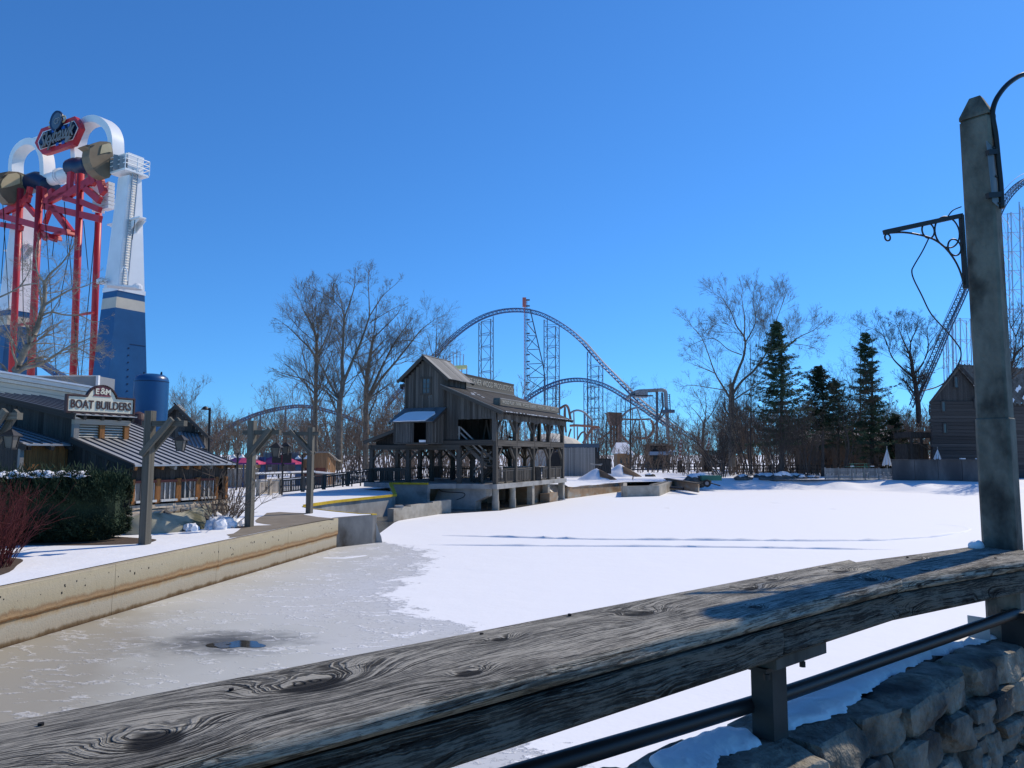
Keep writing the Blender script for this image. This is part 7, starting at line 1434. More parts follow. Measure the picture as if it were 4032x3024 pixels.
lattice_track(hill2, T8([(700, 1170), (770, 1095), (840, 1035), (920, 982), (1000, 940), (1090, 903), (1180, 882), (1280, 875), (1380, 887), (1480, 915), (1570, 957), (1660, 1010), (1740, 1062), (1830, 1120), (1930, 1190), (2050, 1270)], 292, 262), 1.25, 'steel_blue', 58, wid=1.5, r=.18, rl=.10)
lattice_tower('coaster_support', (410, 432, 512, 536), (380, 368, 345, 322), 1150, 305, 6, 'steel_slate', 'lattice support left of the tall coaster summit', rows=11, r=.19)
lattice_tower('coaster_support', (978, 1006, 1078, 1110), (352, 342, 410, 395), 1300, 295, 6, 'steel_slate', 'lattice support right of the red braced mast', rows=13, r=.19)
lattice_tower('coaster_support', (1355, 1386, 1455, 1490), (632, 628, 755, 745), 1400, 288, 6, 'steel_slate', 'lattice support on the falling slope of the tall hill', rows=9, r=.19)
lattice_tower('coaster_support', (1325, 1360, 1420, 1456), (905, 898, 935, 925), 1450, 280, 5, 'steel_slate', 'lattice support under the lower coaster summit', rows=6, r=.17)
lattice_tower('coaster_support', (1055, 1085, 1116), (935, 915, 905), 1400, 284, 5, 'steel_slate', 'lattice support under the left rise of the lower hill', rows=5, r=.17)
lattice_tower('coaster_support', (1648, 1686, 1730), (1040, 1032, 1000), 1450, 275, 5, 'steel_slate', 'lattice support where the two blue tracks cross', rows=5, r=.17)
# red mast with braced back leg
mast = thing('braced_mast', D(2070, 1780, 282), 'red and blue launch mast with a braced raking leg above the mill', 'mast')
def m8(x, y, d=282): return D(*z8(x, y), d)
for x0, m_ in ((805, 'steel_redpale'), (814, 'steel_blue'), (828, 'steel_slate')): MB().tube([V((m8(x0, 1100).x, 282, 1.0)), m8(x0 + 1, 178 if x0 < 826 else 185)], .13, 5).build('mast_leg', m_, mast)
b = MB()
for i in range(30): y = 185 + i * 31; b.bar(m8(805, y), m8(828, y + 18), .08, .08)
o = b.build('mast_lacing', 'steel_redpale', mast, fix=False); o['kind'] = 'stuff'
leg = [(856, 258), (905, 470), (940, 620), (968, 740), (986, 850), (988, 1120)]
for a, c in zip(leg[:-1], leg[1:]): MB().bar(m8(*a), m8(*c), .42, .42).build('raking_leg', 'steel_slate', mast)
for (a, c) in (((830, 375), (878, 368)), ((830, 490), (908, 492)), ((830, 612), (938, 608)), ((830, 738), (966, 732)), ((830, 858), (986, 852)), ((830, 500), (935, 600)), ((830, 605), (905, 498)), ((830, 620), (962, 725)), ((830, 850), (965, 742)), ((830, 742), (984, 845)), ((830, 865), (986, 970)), ((835, 1010), (986, 865)), ((830, 380), (900, 470)), ((830, 258), (856, 258))):
    MB().bar(m8(*a), m8(*c), .26, .26).build('brace', 'steel_slate', mast)
MB().bar(m8(824, 378, 281.5), m8(896, 470, 281.5), .35, .1).build('stay', 'tent_tan', mast)
for y in (180, 232, 352, 472, 535, 655, 716, 776, 838, 900, 960): MB().box(m8(838, y), (1.4, 1.0, .5)).build('service_stage', 'steel_slate', mast)
MB().box(m8(806, 200), (1.4, 1.4, 3.6)).build('mast_head', 'steel_redpale', mast)
# grey dive coaster right of the crossing
dv = thing('dive_coaster', D(2560, 1800, 240), 'dark grey dive coaster with a flat top and ladder drop right of the blue tracks', 'roller coaster')
def dm(x, y, d=240): return D(*z8(x, y), d)
MB().tube(smooth_pts([dm(1700, 1040), dm(1745, 998), dm(1800, 975), (dm(1880, 970)), dm(1960, 966), dm(2010, 965), dm(2035, 980), dm(2040, 1030), dm(2042, 1100), dm(2048, 1150), dm(2052, 1260), dm(2060, 1400)]), .62, 8).build('track_spine', 'steel_grey', dv)
for a, c, r_ in (((1962, 980), (1962, 1400), .42), ((2005, 985), (2015, 1110), .35), ((2015, 1110), (1975, 1220), .3), ((2070, 1000), (2078, 1140), .16), ((2040, 1150), (1940, 1270), .25), ((1830, 990), (1770, 990), .3)): MB().tube([dm(*a), dm(*c)], r_, 6).build('column', 'steel_slate', dv)
for i in range(9): MB().bar(dm(2042, 1000 + i * 18), dm(2078, 1004 + i * 18), .16, .16).build('ladder_rung', 'steel_slate', dv)
MB().box(dm(1822, 1000), (4, 3, 2.2)).build('brake_hut', 'steel_grey', dv); MB().box(dm(1825, 1014), (7, 3, .3)).build('stage', 'steel_slate', dv); MB().box(dm(2055, 1150), (4.0, 3, 1.0)).build('stage', 'steel_slate', dv)
# orange and rust coloured coaster tangle low in the middle
zo = lambda x, y: (2100 + x * .36166, 1500 + y * .36166)
def om(x, y, d=210): return D(*zo(x, y), d)
oc = thing('orange_coaster', om(700, 700), 'tangle of orange and rust coaster track with grey supports in the middle distance', 'roller coaster')
for pts, m_, r_ in (([(290, 300), (350, 266), (378, 290), (395, 360), (410, 450)], 'steel_rust', .5), ([(345, 285), (340, 380), (355, 560)], 'steel_rust', .45), ([(400, 352), (440, 328), (490, 320), (550, 340), (600, 385), (640, 425)], 'steel_grey', .4), ([(395, 488), (470, 484), (590, 492), (700, 500)], 'steel_orange', .5), ([(960, 392), (1020, 335), (1085, 300), (1140, 290)], 'steel_grey', .4), ([(970, 415), (1100, 420), (1280, 415)], 'steel_rust', .35), ([(1280, 425), (1305, 480), (1300, 545), (1260, 605), (1180, 625), (1100, 610)], 'steel_orange', .5), ([(860, 510), (930, 560), (1000, 640), (1060, 690)], 'steel_orange', .45), ([(540, 680), (600, 580), (640, 520), (720, 500)], 'steel_orange', .5), ([(480, 640), (520, 570), (560, 560), (590, 620)], 'steel_rust', .35), ([(700, 640), (780, 600), (860, 520), (880, 500)], 'steel_rust', .4), ([(410, 520), (380, 640), (420, 690)], 'steel_rust', .35)):
    MB().tube(smooth_pts([om(*p) for p in pts]), r_ * .72, 6).build('track', m_, oc)
ro = random.Random(4)
for (a, c) in (((1130, 300), (1250, 600)), ((1110, 430), (1040, 640)), ((1200, 440), (1240, 640)), ((1080, 310), (1080, 680)), ((1010, 440), (990, 680)), ((1150, 420), (1180, 660)), ((1360, 500), (1300, 660)), ((1360, 500), (1420, 660)), ((1340, 470), (1345, 680)), ((640, 430), (640, 690)), ((700, 510), (740, 690)), ((700, 510), (660, 690)), ((480, 490), (480, 690)), ((590, 500), (600, 690)), ((350, 300), (360, 690)), ((880, 520), (880, 690)), ((780, 610), (790, 690)), ((930, 400), (935, 690)), ((560, 340), (565, 690)), ((440, 330), (450, 690))):
    MB().tube([om(*a, 206 + ro.uniform(0, 10)), om(c[0], c[1] + 40, 206 + ro.uniform(0, 10))], .2 if ro.random() < .6 else .14, 5).build('support', ro.choice(['steel_grey', 'steel_grey', 'steel_rust']), oc)
hop = thing('hopper', om(895, 700, 190), 'rust brown box hopper on legs among the coaster supports', 'hopper')
MB().prism([om(820, 345, 190), om(965, 352, 190), om(972, 430, 190), om(945, 480, 190), om(860, 482, 190), om(835, 420, 190)], (0, 6, 0)).build('bin', 'steel_rust', hop); MB().prism([om(815, 338, 189.5), om(968, 345, 189.5), om(968, 355, 189.5), om(815, 348, 189.5)], (0, 7, 0)).build('lid', 'steel_rust', hop)
for x in (845, 880, 915, 950): MB().tube([om(x, 400, 190 + (x % 2) * 4), om(x - 3, 720, 190)], .35, 6).build('leg', 'steel_rust', hop)
# drop ride glimpsed behind the mill roof
sw2 = thing('far_tower_ride', D(1790, 1780, 260), 'faint pale yellow ride top showing just right of the mill tower roof', 'ride')
for px in (1745, 1757, 1800, 1818, 1838): MB().tube([D(px, 1700, 260), D(px, 1440 if px > 1790 else 1400, 260)], .25, 5).build('leg', 'steel_pale', sw2)
for i in range(5): MB().tube([D(1775 + i * 12, 1445, 260), D(1770 + i * 14, 1395 - (2 - abs(2 - i)) * 10, 260)], .18, 4).build('rib', 'steel_pale', sw2)
mat('pale_yellow', (0.55, 0.55, 0.22), (0.65, 0.64, 0.3), rough=.6, scale=.5); MB().prism([D(1772, 1440, 259), D(1838, 1437, 259), D(1838, 1448, 259), D(1772, 1455, 259)], (0, 4, 0)).build('canopy', 'pale_yellow', sw2)
# low coaster hill on the left horizon
R4 = lambda x, y: (700 + x * .42194, 1500 + y * .42194)
lh = thing('coaster_hill', D(1130, 1790, 230), 'low blue coaster hill curving over the woods at left', 'roller coaster')
lattice_track(lh, [D(*R4(x, y), 235 - i * .6) for i, (x, y) in enumerate(((250, 620), (330, 545), (400, 490), (480, 432), (560, 388), (700, 326), (850, 280), (1000, 250), (1130, 236), (1250, 244), (1350, 266), (1480, 302), (1600, 346), (1700, 385), (1800, 430)))], .75, 'steel_blue', 70, wid=1.5, r=.16, rl=.08)
for (x0, y0, x1) in ((560, 395, 555), (560, 395, 570), (772, 312, 740), (772, 312, 775), (1008, 258, 1000), (1008, 258, 980), (665, 345, 670), (1250, 255, 1245)): MB().tube([D(*R4(x0, y0), 232), D(*R4(x1, 640), 232)], .26, 5).build('support_leg', 'steel_slate', lh)
MB().tube([D(*R4(1000, 375), 232), D(*R4(1420, 382), 232)], .12, 5).build('tie', 'steel_pale', lh)
# coaster glimpsed under the sycamore at far left
fl_ = thing('coaster_hill', D(230, 1700, 120), 'dark coaster track glimpsed below the red swing arms', 'roller coaster')
lattice_track(fl_, [D(x * .3616, 900 + y * .3616, 120) for x, y in ((330, 1380), (420, 1440), (500, 1500), (600, 1570), (720, 1640), (820, 1690))], .8, 'steel_blue', 22, wid=1.2, r=.12, rl=.07)
# big lift hill at the right behind the lamp post
zv = lambda x, y: (3750 + x * .482, 650 + y * .482)
rc = thing('lift_hill', D(3900, 1780, 170), 'steep pale blue coaster lift hill behind the lamp post', 'roller coaster')
lattice_track(rc, [D(x, y, 150 + i * 2.0) for i, (x, y) in enumerate(((3600, 1600), (3640, 1500), (3685, 1400), (3735, 1280), (3790, 1160), (3850, 1010), (3905, 900), (3945, 810), (3985, 755), (4032, 715), (4090, 690)))], .95, 'steel_slate', 60, wid=1.5, r=.12, rl=.07)
for k in (-1.1, 1.4):
    MB().tube(smooth_pts([D(x + 14 * k, y - 6, 150 + i * 2.0) + V((0, 0, 1.0)) for i, (x, y) in enumerate(((3600, 1600), (3685, 1400), (3790, 1160), (3905, 900), (3945, 810), (3985, 755), (4032, 715), (4090, 690)))]), .07, 4).build('walkway_rail', 'steel_pale', rc)
lattice_tower('coaster_support', (395, 450, 478, 545), (400, 395, 385, 300), 1700, 172, 7, 'steel_pale', 'tall pale lattice tower right of the lamp post shaft', f=zv, rows=13, r=.13)
lattice_tower('coaster_support', (548, 575, 620, 650), (330, 340, 360, 365), 1700, 178, 7, 'steel_pale', 'pale lattice tower cut by the right picture edge', f=zv, rows=13, r=.13)
zw = lambda x, y: (3250 + x * .4821, 1200 + y * .4821)
lattice_tower('coaster_support', (1030, 1060, 1100, 1150, 1185), (110, 100, 108, 130, 115), 800, 165, 8, 'steel_pale', 'broad pale lattice bent left of the lamp post', f=zw, rows=7, r=.11)
lattice_tower('coaster_support', (960, 985, 1000, 1040), (260, 230, 225, 160), 800, 160, 8, 'steel_pale', 'narrow pale lattice bent below the lift track', f=zw, rows=6, r=.10)
# ------------------------------------------------------------------ left middle ground: fence, umbrellas, sheds
def board_fence(name, a, c, h, n, m, label, cat='fence', group=None, bw=None, rails=(.2, .8), th=.03, posts=0, pm=None, hj=0.0):
    a = V(a); c = V(c); d = c - a; t = thing(name, a, label, cat, group); sd = d.normalized(); R = random.Random(n); w_ = bw or d.length / n * .93; nb = V((sd.y, -sd.x, 0)).normalized() * .05
    for i in range(n): p = a + d * ((i + .5) / n); piece(t, 'board', p + V((0, 0, .04)), p + V((0, 0, h + R.uniform(-hj, hj))), w_, th, m, side=sd)
    for f in rails: piece(t, 'rail', a + V((0, 0, h * f)) - nb, c + V((0, 0, h * f)) - nb, .1, .05, pm or m, side=(0, 0, 1))
    for i in range(posts + 1 if posts else 0): p = a + d * (i / posts) - nb * 2; piece(t, 'post', p, p + V((0, 0, h + .08)), .13, .13, pm or m, side=sd)
    return t
f0, f1, f2 = V((-16.7, 49.1, ZB)), V((-15.9, 51.3, ZB)), V((-10.9, 57.2, 1.80)); fm = V((-13.6, 53.9, 1.45))
def balustrade(a, c, n, m, label, h=1.05, pn=3):
    t = thing('railing', a, label, 'railing', 'timber railings by the mill'); d = c - a; sd = d.normalized(); hz = V((d.x, d.y, 0)).normalized()
    piece(t, 'top_rail', a + V((0, 0, h)), c + V((0, 0, h)), .16, .07, m, side=V((-hz.y, hz.x, 0)))
    for z in (.15, h - .14): piece(t, 'cross_rail', a + V((0, 0, z)), c + V((0, 0, z)), .09, .05, m, side=(0, 0, 1))
    for i in range(n): p = a + d * ((i + .5) / n); piece(t, 'baluster', p + V((0, 0, .1)), p + V((0, 0, h - .08)), .075, .04, m, side=hz)
    for i in range(pn): p = a + d * (i / (pn - 1)); piece(t, 'post', p, p + V((0, 0, h + .04)), .2, .2, m, side=hz)
balustrade(f0, f1, 17, 'wood_pale', 'short timber railing end in a sunlit pale tone beside the twin screens', pn=3)  # paler wood here: sunlight on this stretch put into the colour
balustrade(f1, fm, 26, 'wood_beam', 'timber railing in a backlit dark tone below the twin screens', pn=3); balustrade(fm, f2, 30, 'wood_beam', 'timber railing in a backlit dark tone climbing to the mill', pn=3)  # darker wood on the same run: backlit shade put into the colour
balustrade(f2, V((f2.x + 1.0, f2.y + 4, 1.8)), 14, 'wood_beam', 'dark timber railing at the left rear corner of the mill deck')
# queue rails capped with snow
for i, (pa, pb, d0, d1, lab) in enumerate((((996, 1869), (1235, 1860), 54, 60, 'long queue rail with a snow cap behind the twin screens'), ((1000, 1897), (1235, 1884), 53, 57, 'lower queue rail with snow behind the railing'), ((1240, 1862), (1420, 1878), 60, 64, 'snow capped queue rail right of the timber post'))):
    a, c = D(*pa, d0), D(*pb, d1); t = thing('queue_rail', V((a.x, a.y, ZB)), lab, 'railing', 'snow capped queue rails')
    piece(t, 'rail', a, c, .12, .08, 'wood_grey', side=(0, 0, 1)); piece(t, 'snow_cap', a + V((0, 0, .09)), c + V((0, 0, .09)), .16, .12, 'snow', side=V((0, 1, 0)))
    for k in range(6): p = a.lerp(c, k / 5); piece(t, 'post', V((p.x, p.y, ZB)), p, .1, .1, 'wood_dark', side=(1, 0, 0))
def parasol(c, w_, h, drop, label, flip=False):
    t = thing('parasol', V((c.x, c.y, ZB)), label, 'parasol', 'pink and purple parasols')
    cs = [V((c.x - w_, c.y - w_ * .6, c.z - drop)), V((c.x + w_, c.y - w_ * .6, c.z - drop)), V((c.x + w_, c.y + w_ * .6, c.z - drop)), V((c.x - w_, c.y + w_ * .6, c.z - drop))]
    fm_ = V((c.x - .1, c.y - w_ * .6, c.z - drop))
    for tri, m in (((cs[0], fm_), 'fabric_purple'), ((fm_, cs[1]), 'fabric_pink'), ((cs[1], cs[2]), 'fabric_pink'), ((cs[2], cs[3]), 'fabric_purple'), ((cs[3], cs[0]), 'fabric_purple')):
        MB().prism([tri[0], tri[1], c], (0, 0, -.03)).build('canopy_panel', m, t, fix=True)
    for a, b_ in zip(cs, cs[1:] + cs[:1]): piece(t, 'valance', a - V((0, 0, .08)), b_ - V((0, 0, .08)), .14, .02, 'fabric_purple' if a is cs[0] else 'fabric_pink', side=(0, 0, 1))
    MB().tube([V((c.x, c.y, ZB)), c], .05, 8).build('pole', 'paint_blue', t)
parasol(D(960, 1792, 62), 1.55, 3, .62, 'pink and purple parasol left of the middle timber post'); parasol(D(1098, 1788, 64), 1.75, 3, .72, 'pink and purple parasol behind the twin screens'); parasol(D(842, 1797, 60), .8, 3, .3, 'small pink parasol top beside the street lamp pole')
for px, d in ((1033, 63), (1177, 65)):
    p = D(px, 1800, d); o = MB(); o.box((p.x, p.y, 2.5), (.5, .4, 2.5)); b_ = o.build('blue_banner_post', 'paint_blue'); tag(b_, 'narrow blue post at the %s end of the grey plank fence' % ('left' if px < 1100 else 'right'), 'post', 'blue fence posts')
board_fence('plank_fence', D(1037, 1866, 65.5) * 1.0, D(1172, 1864, 65.5), 1.85, 22, 'wood_grey', 'grey plank fence between the two blue posts', posts=2)
nt_ = thing('notice', D(1063, 1845, 65), 'small white notice on the grey plank fence', 'sign'); MB().box(D(1063, 1845, 65.2), (.32, .03, .28)).build('sheet', 'paint_white', nt_)
yb = thing('ticket_booth', D(960, 1870, 63), 'low tan booth with a yellow counter under the left parasol', 'booth'); p = D(960, 1850, 63.5)
MB().box((p.x, p.y, 2.0), (3.0, 1.6, 1.5)).build('counter_front', 'wood_tan', yb); MB().box((p.x, p.y - .1, 2.95), (3.3, 1.9, .26)).build('counter_top', 'tent_tan', yb)
for i in range(9): piece(yb, 'front_board', V((p.x - 1.4 + .35 * i, p.y - .82, 1.3)), V((p.x - 1.4 + .35 * i, p.y - .82, 2.75)), .32, .03, 'wood_pale', side=(1, 0, 0))
ts = thing('tan_shed', D(1265, 1860, 66), 'small tan board shed with dark brown doors behind the right timber post', 'shed'); p = D(1238, 1800, 66); x0, x1, x2 = D(1192, 1800, 66).x, D(1292, 1800, 66).x, D(1322, 1800, 68).x; zt_, ze = D(1240, 1784, 66).z, D(1330, 1815, 68).z
for i in range(10): x = x0 + (x1 - x0) * (i + .5) / 10; piece(ts, 'board', V((x, 66, 2.75)), V((x, 66, zt_)), (x1 - x0) / 10 * .96, .04, 'wood_tan', side=(1, 0, 0))
for k in range(2): xx = x0 + (x1 - x0) * (.28 + .44 * k); piece(ts, 'door', V((xx, 66, ZB)), V((xx, 66, 2.8)), (x1 - x0) * .42, .05, 'wood_maroon', side=(1, 0, 0))
for xx in (x0 + .08, x1 - .1): piece(ts, 'corner_board', V((xx, 65.95, ZB)), V((xx, 65.95, zt_)), .14, .06, 'wood_tan', side=(1, 0, 0))
for i in range(5): f = (i + .5) / 5; piece(ts, 'side_board', V((x1 + (x2 - x1) * f, 66 + 2 * f, ZB)), V((x1 + (x2 - x1) * f, 66 + 2 * f, zt_ + (ze - zt_) * f)), .24, .04, 'wood_tan', side=(x2 - x1, 2, 0))
MB().prism([V((x0 - .2, 65.7, zt_ + .05)), V((x1 + .1, 65.7, zt_ + .05)), V((x2 + .35, 68, ze - .05)), V((x2 + .1, 70, ze - .05)), V((x0 - .2, 69, zt_ + .05))], (0, 0, .08)).build('roof', 'wood_grey', ts)
tw = thing('twin_screens', D(1110, 1943, 50), 'pair of black screens on a black pole in front of the pink parasol', 'sign'); pb = D(1110, 1943, 50); pb.z = ZB; pt = D(1110, 1778, 50)
MB().tube([pb, V((pb.x, pb.y, pt.z))], .06, 10).build('pole', 'paint_black', tw)
for a_, b_ in ((1073, 1108), (1113, 1147)): A_ = D(a_, 1784, 49.9); B_ = D(b_, 1823, 49.9); MB().box(((A_.x + B_.x) / 2, 49.9, (A_.z + B_.z) / 2), (B_.x - A_.x, .14, A_.z - B_.z)).build('screen', 'paint_black', tw)
for px in (1105, 1116): MB().box(D(px, 1787, 49.8), (.07, .08, .1)).build('camera', 'paint_white', tw)
MB().box(D(1115, 1831, 49.9), (.18, .16, .16)).build('speaker', 'paint_black', tw); MB().box(D(1110, 1916, 49.9), (.12, .12, .14)).build('junction_box', 'paint_black', tw)
for i, (px, py, d, lab) in enumerate(((1191, 1790, 58, 'black lamp pole with two white enamel shades left of the tan shed'), (936, 1785, 57, 'black lamp pole with white enamel shades by the left parasol'))):
    t = thing('yard_lamp', V((D(px, 1800, d).x, d, ZB)), lab, 'lamp post', 'yard lamps'); b0 = V((D(px, 1800, d).x, d, ZB)); tp = D(px, py, d); MB().tube([b0, V((b0.x, d, tp.z))], .07, 8).build('pole', 'paint_black', t)
    for s_ in (-1, 1): q = V((b0.x + s_ * .34, d, tp.z)); MB().tube([V((b0.x, d, tp.z)), q, q - V((0, 0, .1))], .025, 6).build('arm', 'paint_black', t); MB().lathe(q - V((0, 0, .34)), [(.26, 0), (.2, .09), (.07, .2), (.05, .28)], 14).build('shade', 'paint_white', t, smooth=True)
# ------------------------------------------------------------------ middle distance right of the mill
board_fence('grey_board_shed', (6.9, 98.5, 1.0), (11.0, 98.5, 1.0), 3.85, 26, 'wood_grey', 'weathered grey board enclosure right behind the mill', 'fence', hj=.03)
gs = thing('dark_container', D(2255, 1750, 108), 'dark flat container top above the grey board enclosure', 'container'); p = D(2256, 1750, 108); MB().box((p.x, p.y, 3.2), (7.4, 3, 4.6)).build('box', 'paint_black', gs); MB().box((p.x, p.y - 1.55, 5.2), (7.3, .1, .5)).build('top_rail', 'steel_slate', gs)
for i in range(8): MB().box((p.x - 3.4 + .97 * i, p.y - 1.56, 4.7), (.1, .1, .8)).build('rib', 'steel_slate', gs)
mid = thing('board_panel', D(2378, 1862, 93), 'leaning black panel box between two snow heaps', 'panel'); a, c = D(2352, 1862, 93), D(2407, 1866, 92)
MB().prism([a, c, c + V((0, 0, 1.85)), a + V((.05, 0, 1.75))], (0, .9, 0)).build('panel', 'wood_dark', mid); piece(mid, 'frame', a + V((0, -.03, 1.75)), c + V((0, -.03, 1.85)), .1, .06, 'paint_black', side=(0, 0, 1))
def mound(name, px, py, d, w_, h, seed, label, dirt=True):
    c = D(px, py, d); t = thing(name, V((c.x, d, 1.0)), label, 'snow heap', 'heaps of shovelled snow')
    def fn(u, v):
        x = (u - .5) * 2; y = (v - .5) * 2; r = np.sqrt(x * x + y * y); z = np.clip(1 - r, 0, 1) ** .9 * h * (1 + .25 * vnoise(x * 3, y * 3, seed)) - .04; return c.x + x * w_, d + y * w_ * .6, 1.0 + z
    ngrid('snow', fn, 40, 30, 'snow', t)
    if dirt:
        def fd(u, v): x = .1 + .9 * u; y = -.75 + .75 * v; r = np.sqrt(x * x + y * y); z = np.clip(1 - r, 0, 1) ** .9 * h * 1.05 + .06 * vnoise(x * 9, y * 9, 3) * (1 - u) - .03; return c.x + x * w_, d + y * w_ * .6 - .05, 1.0 + z
        ngrid('soil', fd, 30, 16, 'mulch', t)
mound('snow_heap', 2350, 1868, 88, 2.4, 1.35, 1, 'snow heap with bare soil at its right in front of the black panel'); mound('snow_heap', 2440, 1850, 100, 3.0, 1.6, 2, 'snow heap with soil at its right behind the black panel')
jp = thing('junk_planks', D(2350, 1840, 89.5), 'leaning stake with pale planks on the nearer snow heap', 'planks'); q = D(2349, 1835, 89.5)
piece(jp, 'stake', q + V((0, 0, -.9)), q + V((-.05, 0, .95)), .09, .09, 'wood_beam'); piece(jp, 'plank', D(2325, 1826, 89.4), D(2368, 1832, 89.4), .14, .05, 'wood_pale', side=(0, 0, 1)); piece(jp, 'plank', D(2330, 1832, 89.2), D(2372, 1827, 89.2), .12, .05, 'wood_grey', side=(0, 0, 1))
# concrete edge walls on the pond
ew = thing('pond_wall', (8, 73, 0), 'long low brown concrete wall edging the pond right of the mill', 'wall'); P0, P1 = V((5.0, 67.2, 0)), V((12.1, 80.8, 0)); d_ = P1 - P0; n_ = V((d_.y, -d_.x, 0)).normalized()
for i in range(5): a, c = P0 + d_ * (i / 5 + .001), P0 + d_ * ((i + 1) / 5 - .001); MB().prism([a + V((0, 0, -.4)), c + V((0, 0, -.4)), c - n_ * .35 + V((0, 0, -.4)), a - n_ * .35 + V((0, 0, -.4))], (0, 0, 1.38 + .02 * (i % 2))).build('wall_panel', 'concrete_brown', ew)
bs = thing('basin_wall', (13, 71, 0), 'V shaped concrete basin jutting into the frozen pond', 'wall'); B0, B1, B2, B3 = G(2454, 1957), G(2597, 1953), G(2648, 1931), G(2470, 1925)
B3 = V((13.4, 84, 0)); B2.z = 0
for a, c in ((B0, B1), (B1, B2), (B0, V((11.9, 79.5, 0)))):
    d_ = (c - a); n_ = V((-d_.y, d_.x, 0)).normalized() * .35; n_ = n_ if (a is not B0 or c is B1) else -n_
    MB().prism([a + V((0, 0, -.4)), c + V((0, 0, -.4)), c + n_ + V((0, 0, -.4)), a + n_ + V((0, 0, -.4))], (0, 0, 1.40)).build('wall_panel', 'concrete', bs)
piece(bs, 'inner_beam', B1 + V((-.6, 1.2, .95)), B2 + V((-.6, 0, .95)), .3, .2, 'wood_grey')
dw = thing('dark_slab', D(2700, 1905, 80), 'dark brown slab wall lying on the shore behind the basin', 'slab'); a, c = D(2620, 1893, 86), D(2748, 1916, 74); a.z = c.z = 0.2
MB().prism([a, c, c + V((0, 0, .85)), a + V((0, 0, .95))], (.3, .6, 0)).build('slab', 'concrete_brown', dw); piece(dw, 'coping', a + V((.1, .2, 1.0)), c + V((.1, .2, .9)), .5, .08, 'wood_beam', side=(1, 0, 0))
pp_ = MB().tube([D(2640, 1921, 77), D(2690, 1925, 75.5)], .16, 10).build('drain_pipe', 'paint_iron'); tag(pp_, 'dark pipe end lying on the ice beside the basin', 'pipe')
rs2 = random.Random(31)
def rock(px, py, d, s_, label, snow=True, z0=1.0):
    c = D(px, py, d); c.z = z0; bm = bmesh.new(); bmesh.ops.create_icosphere(bm, subdivisions=3, radius=1.0); ph = [rs2.uniform(0, 6.28) for _ in range(6)]
    for v in bm.verts:
        n = v.co.copy(); k = 1 + .22 * math.sin(n.x * 3 + ph[0]) * math.cos(n.y * 3.3 + ph[1]) + .12 * math.sin(n.z * 6 + ph[2]) + .06 * math.sin(n.x * 11 + ph[3]); v.co = V((n.x * s_ * 1.5 * k, n.y * s_ * k, n.z * s_ * .75 * k))
    t = thing('boulder', c, label, 'rock', 'boulders on the right bank'); me = bpy.data.meshes.new('stone'); bm.to_mesh(me); me.materials.append(MATS['rock']); o = bpy.data.objects.new('stone', me); COL.objects.link(o); o.parent = t
    if snow:
        bm2 = bmesh.new(); bm2.from_mesh(me); bmesh.ops.delete(bm2, geom=[f for f in bm2.faces if f.calc_center_median().z < s_ * .42 + .12 * s_ * math.sin(f.calc_center_median().x * 5)], context='FACES')
        for v in bm2.verts: v.co.z += .06; v.co *= 1.01
        m2 = bpy.data.meshes.new('snow_cap'); bm2.to_mesh(m2); m2.materials.append(MATS['snow']); o2 = bpy.data.objects.new('snow_cap', m2); COL.objects.link(o2); o2.parent = t
    bm.free()
for i, (px, py, d, s_, lab) in enumerate(((2742, 1868, 84, .95, 'large dark tarp-like boulder left of the leaning sapling'), (3030, 1865, 90, .8, 'boulder at the foot of the tall spruce'), (3070, 1868, 89.5, .95, 'rounded boulder right of the tall spruce foot'), (3105, 1872, 90, .6, 'small boulder left of the sapling clump'), (3000, 1850, 94, .7, 'low rock between the cottonwood and the spruce'), (3130, 1850, 93, .8, 'flat rock behind the sapling clump'), (3160, 1875, 90, .45, 'small rock near the picket fence end'), (2925, 1868, 90, .7, 'rock left of the dark straight trunk'), (3200, 1868, 91, .5, 'rock just left of the picket fence'), (2560, 1845, 100, .5, 'small rock on the snow beyond the basin'))): rock(px, py, d, s_, lab)
tr = thing('trailer', D(2790, 1905, 82), 'small green trailer with one black wheel at the shore', 'trailer'); c = D(2797, 1882, 83)
MB().box(c, (2.2, 1.2, .55)).build('bed', 'green_paint', tr); MB().lathe(D(2784, 1903, 82), [(.42, -.12), (.42, .12)], 20, axis=(.3, 1, 0)).build('tyre', 'rubber', tr); MB().lathe(D(2784, 1903, 81.85), [(.2, -.1), (.2, .1)], 14, axis=(.3, 1, 0)).build('hub', 'steel_grey', tr)
piece(tr, 'drawbar', D(2790, 1900, 82), D(2835, 1912, 80), .1, .1, 'paint_iron')
st = thing('snow_stake', D(2492, 1890, 88), 'single short stake in the snow beyond the basin', 'stake'); piece(st, 'stake', D(2491, 1892, 88), D(2493, 1872, 88), .12, .1, 'wood_tan')
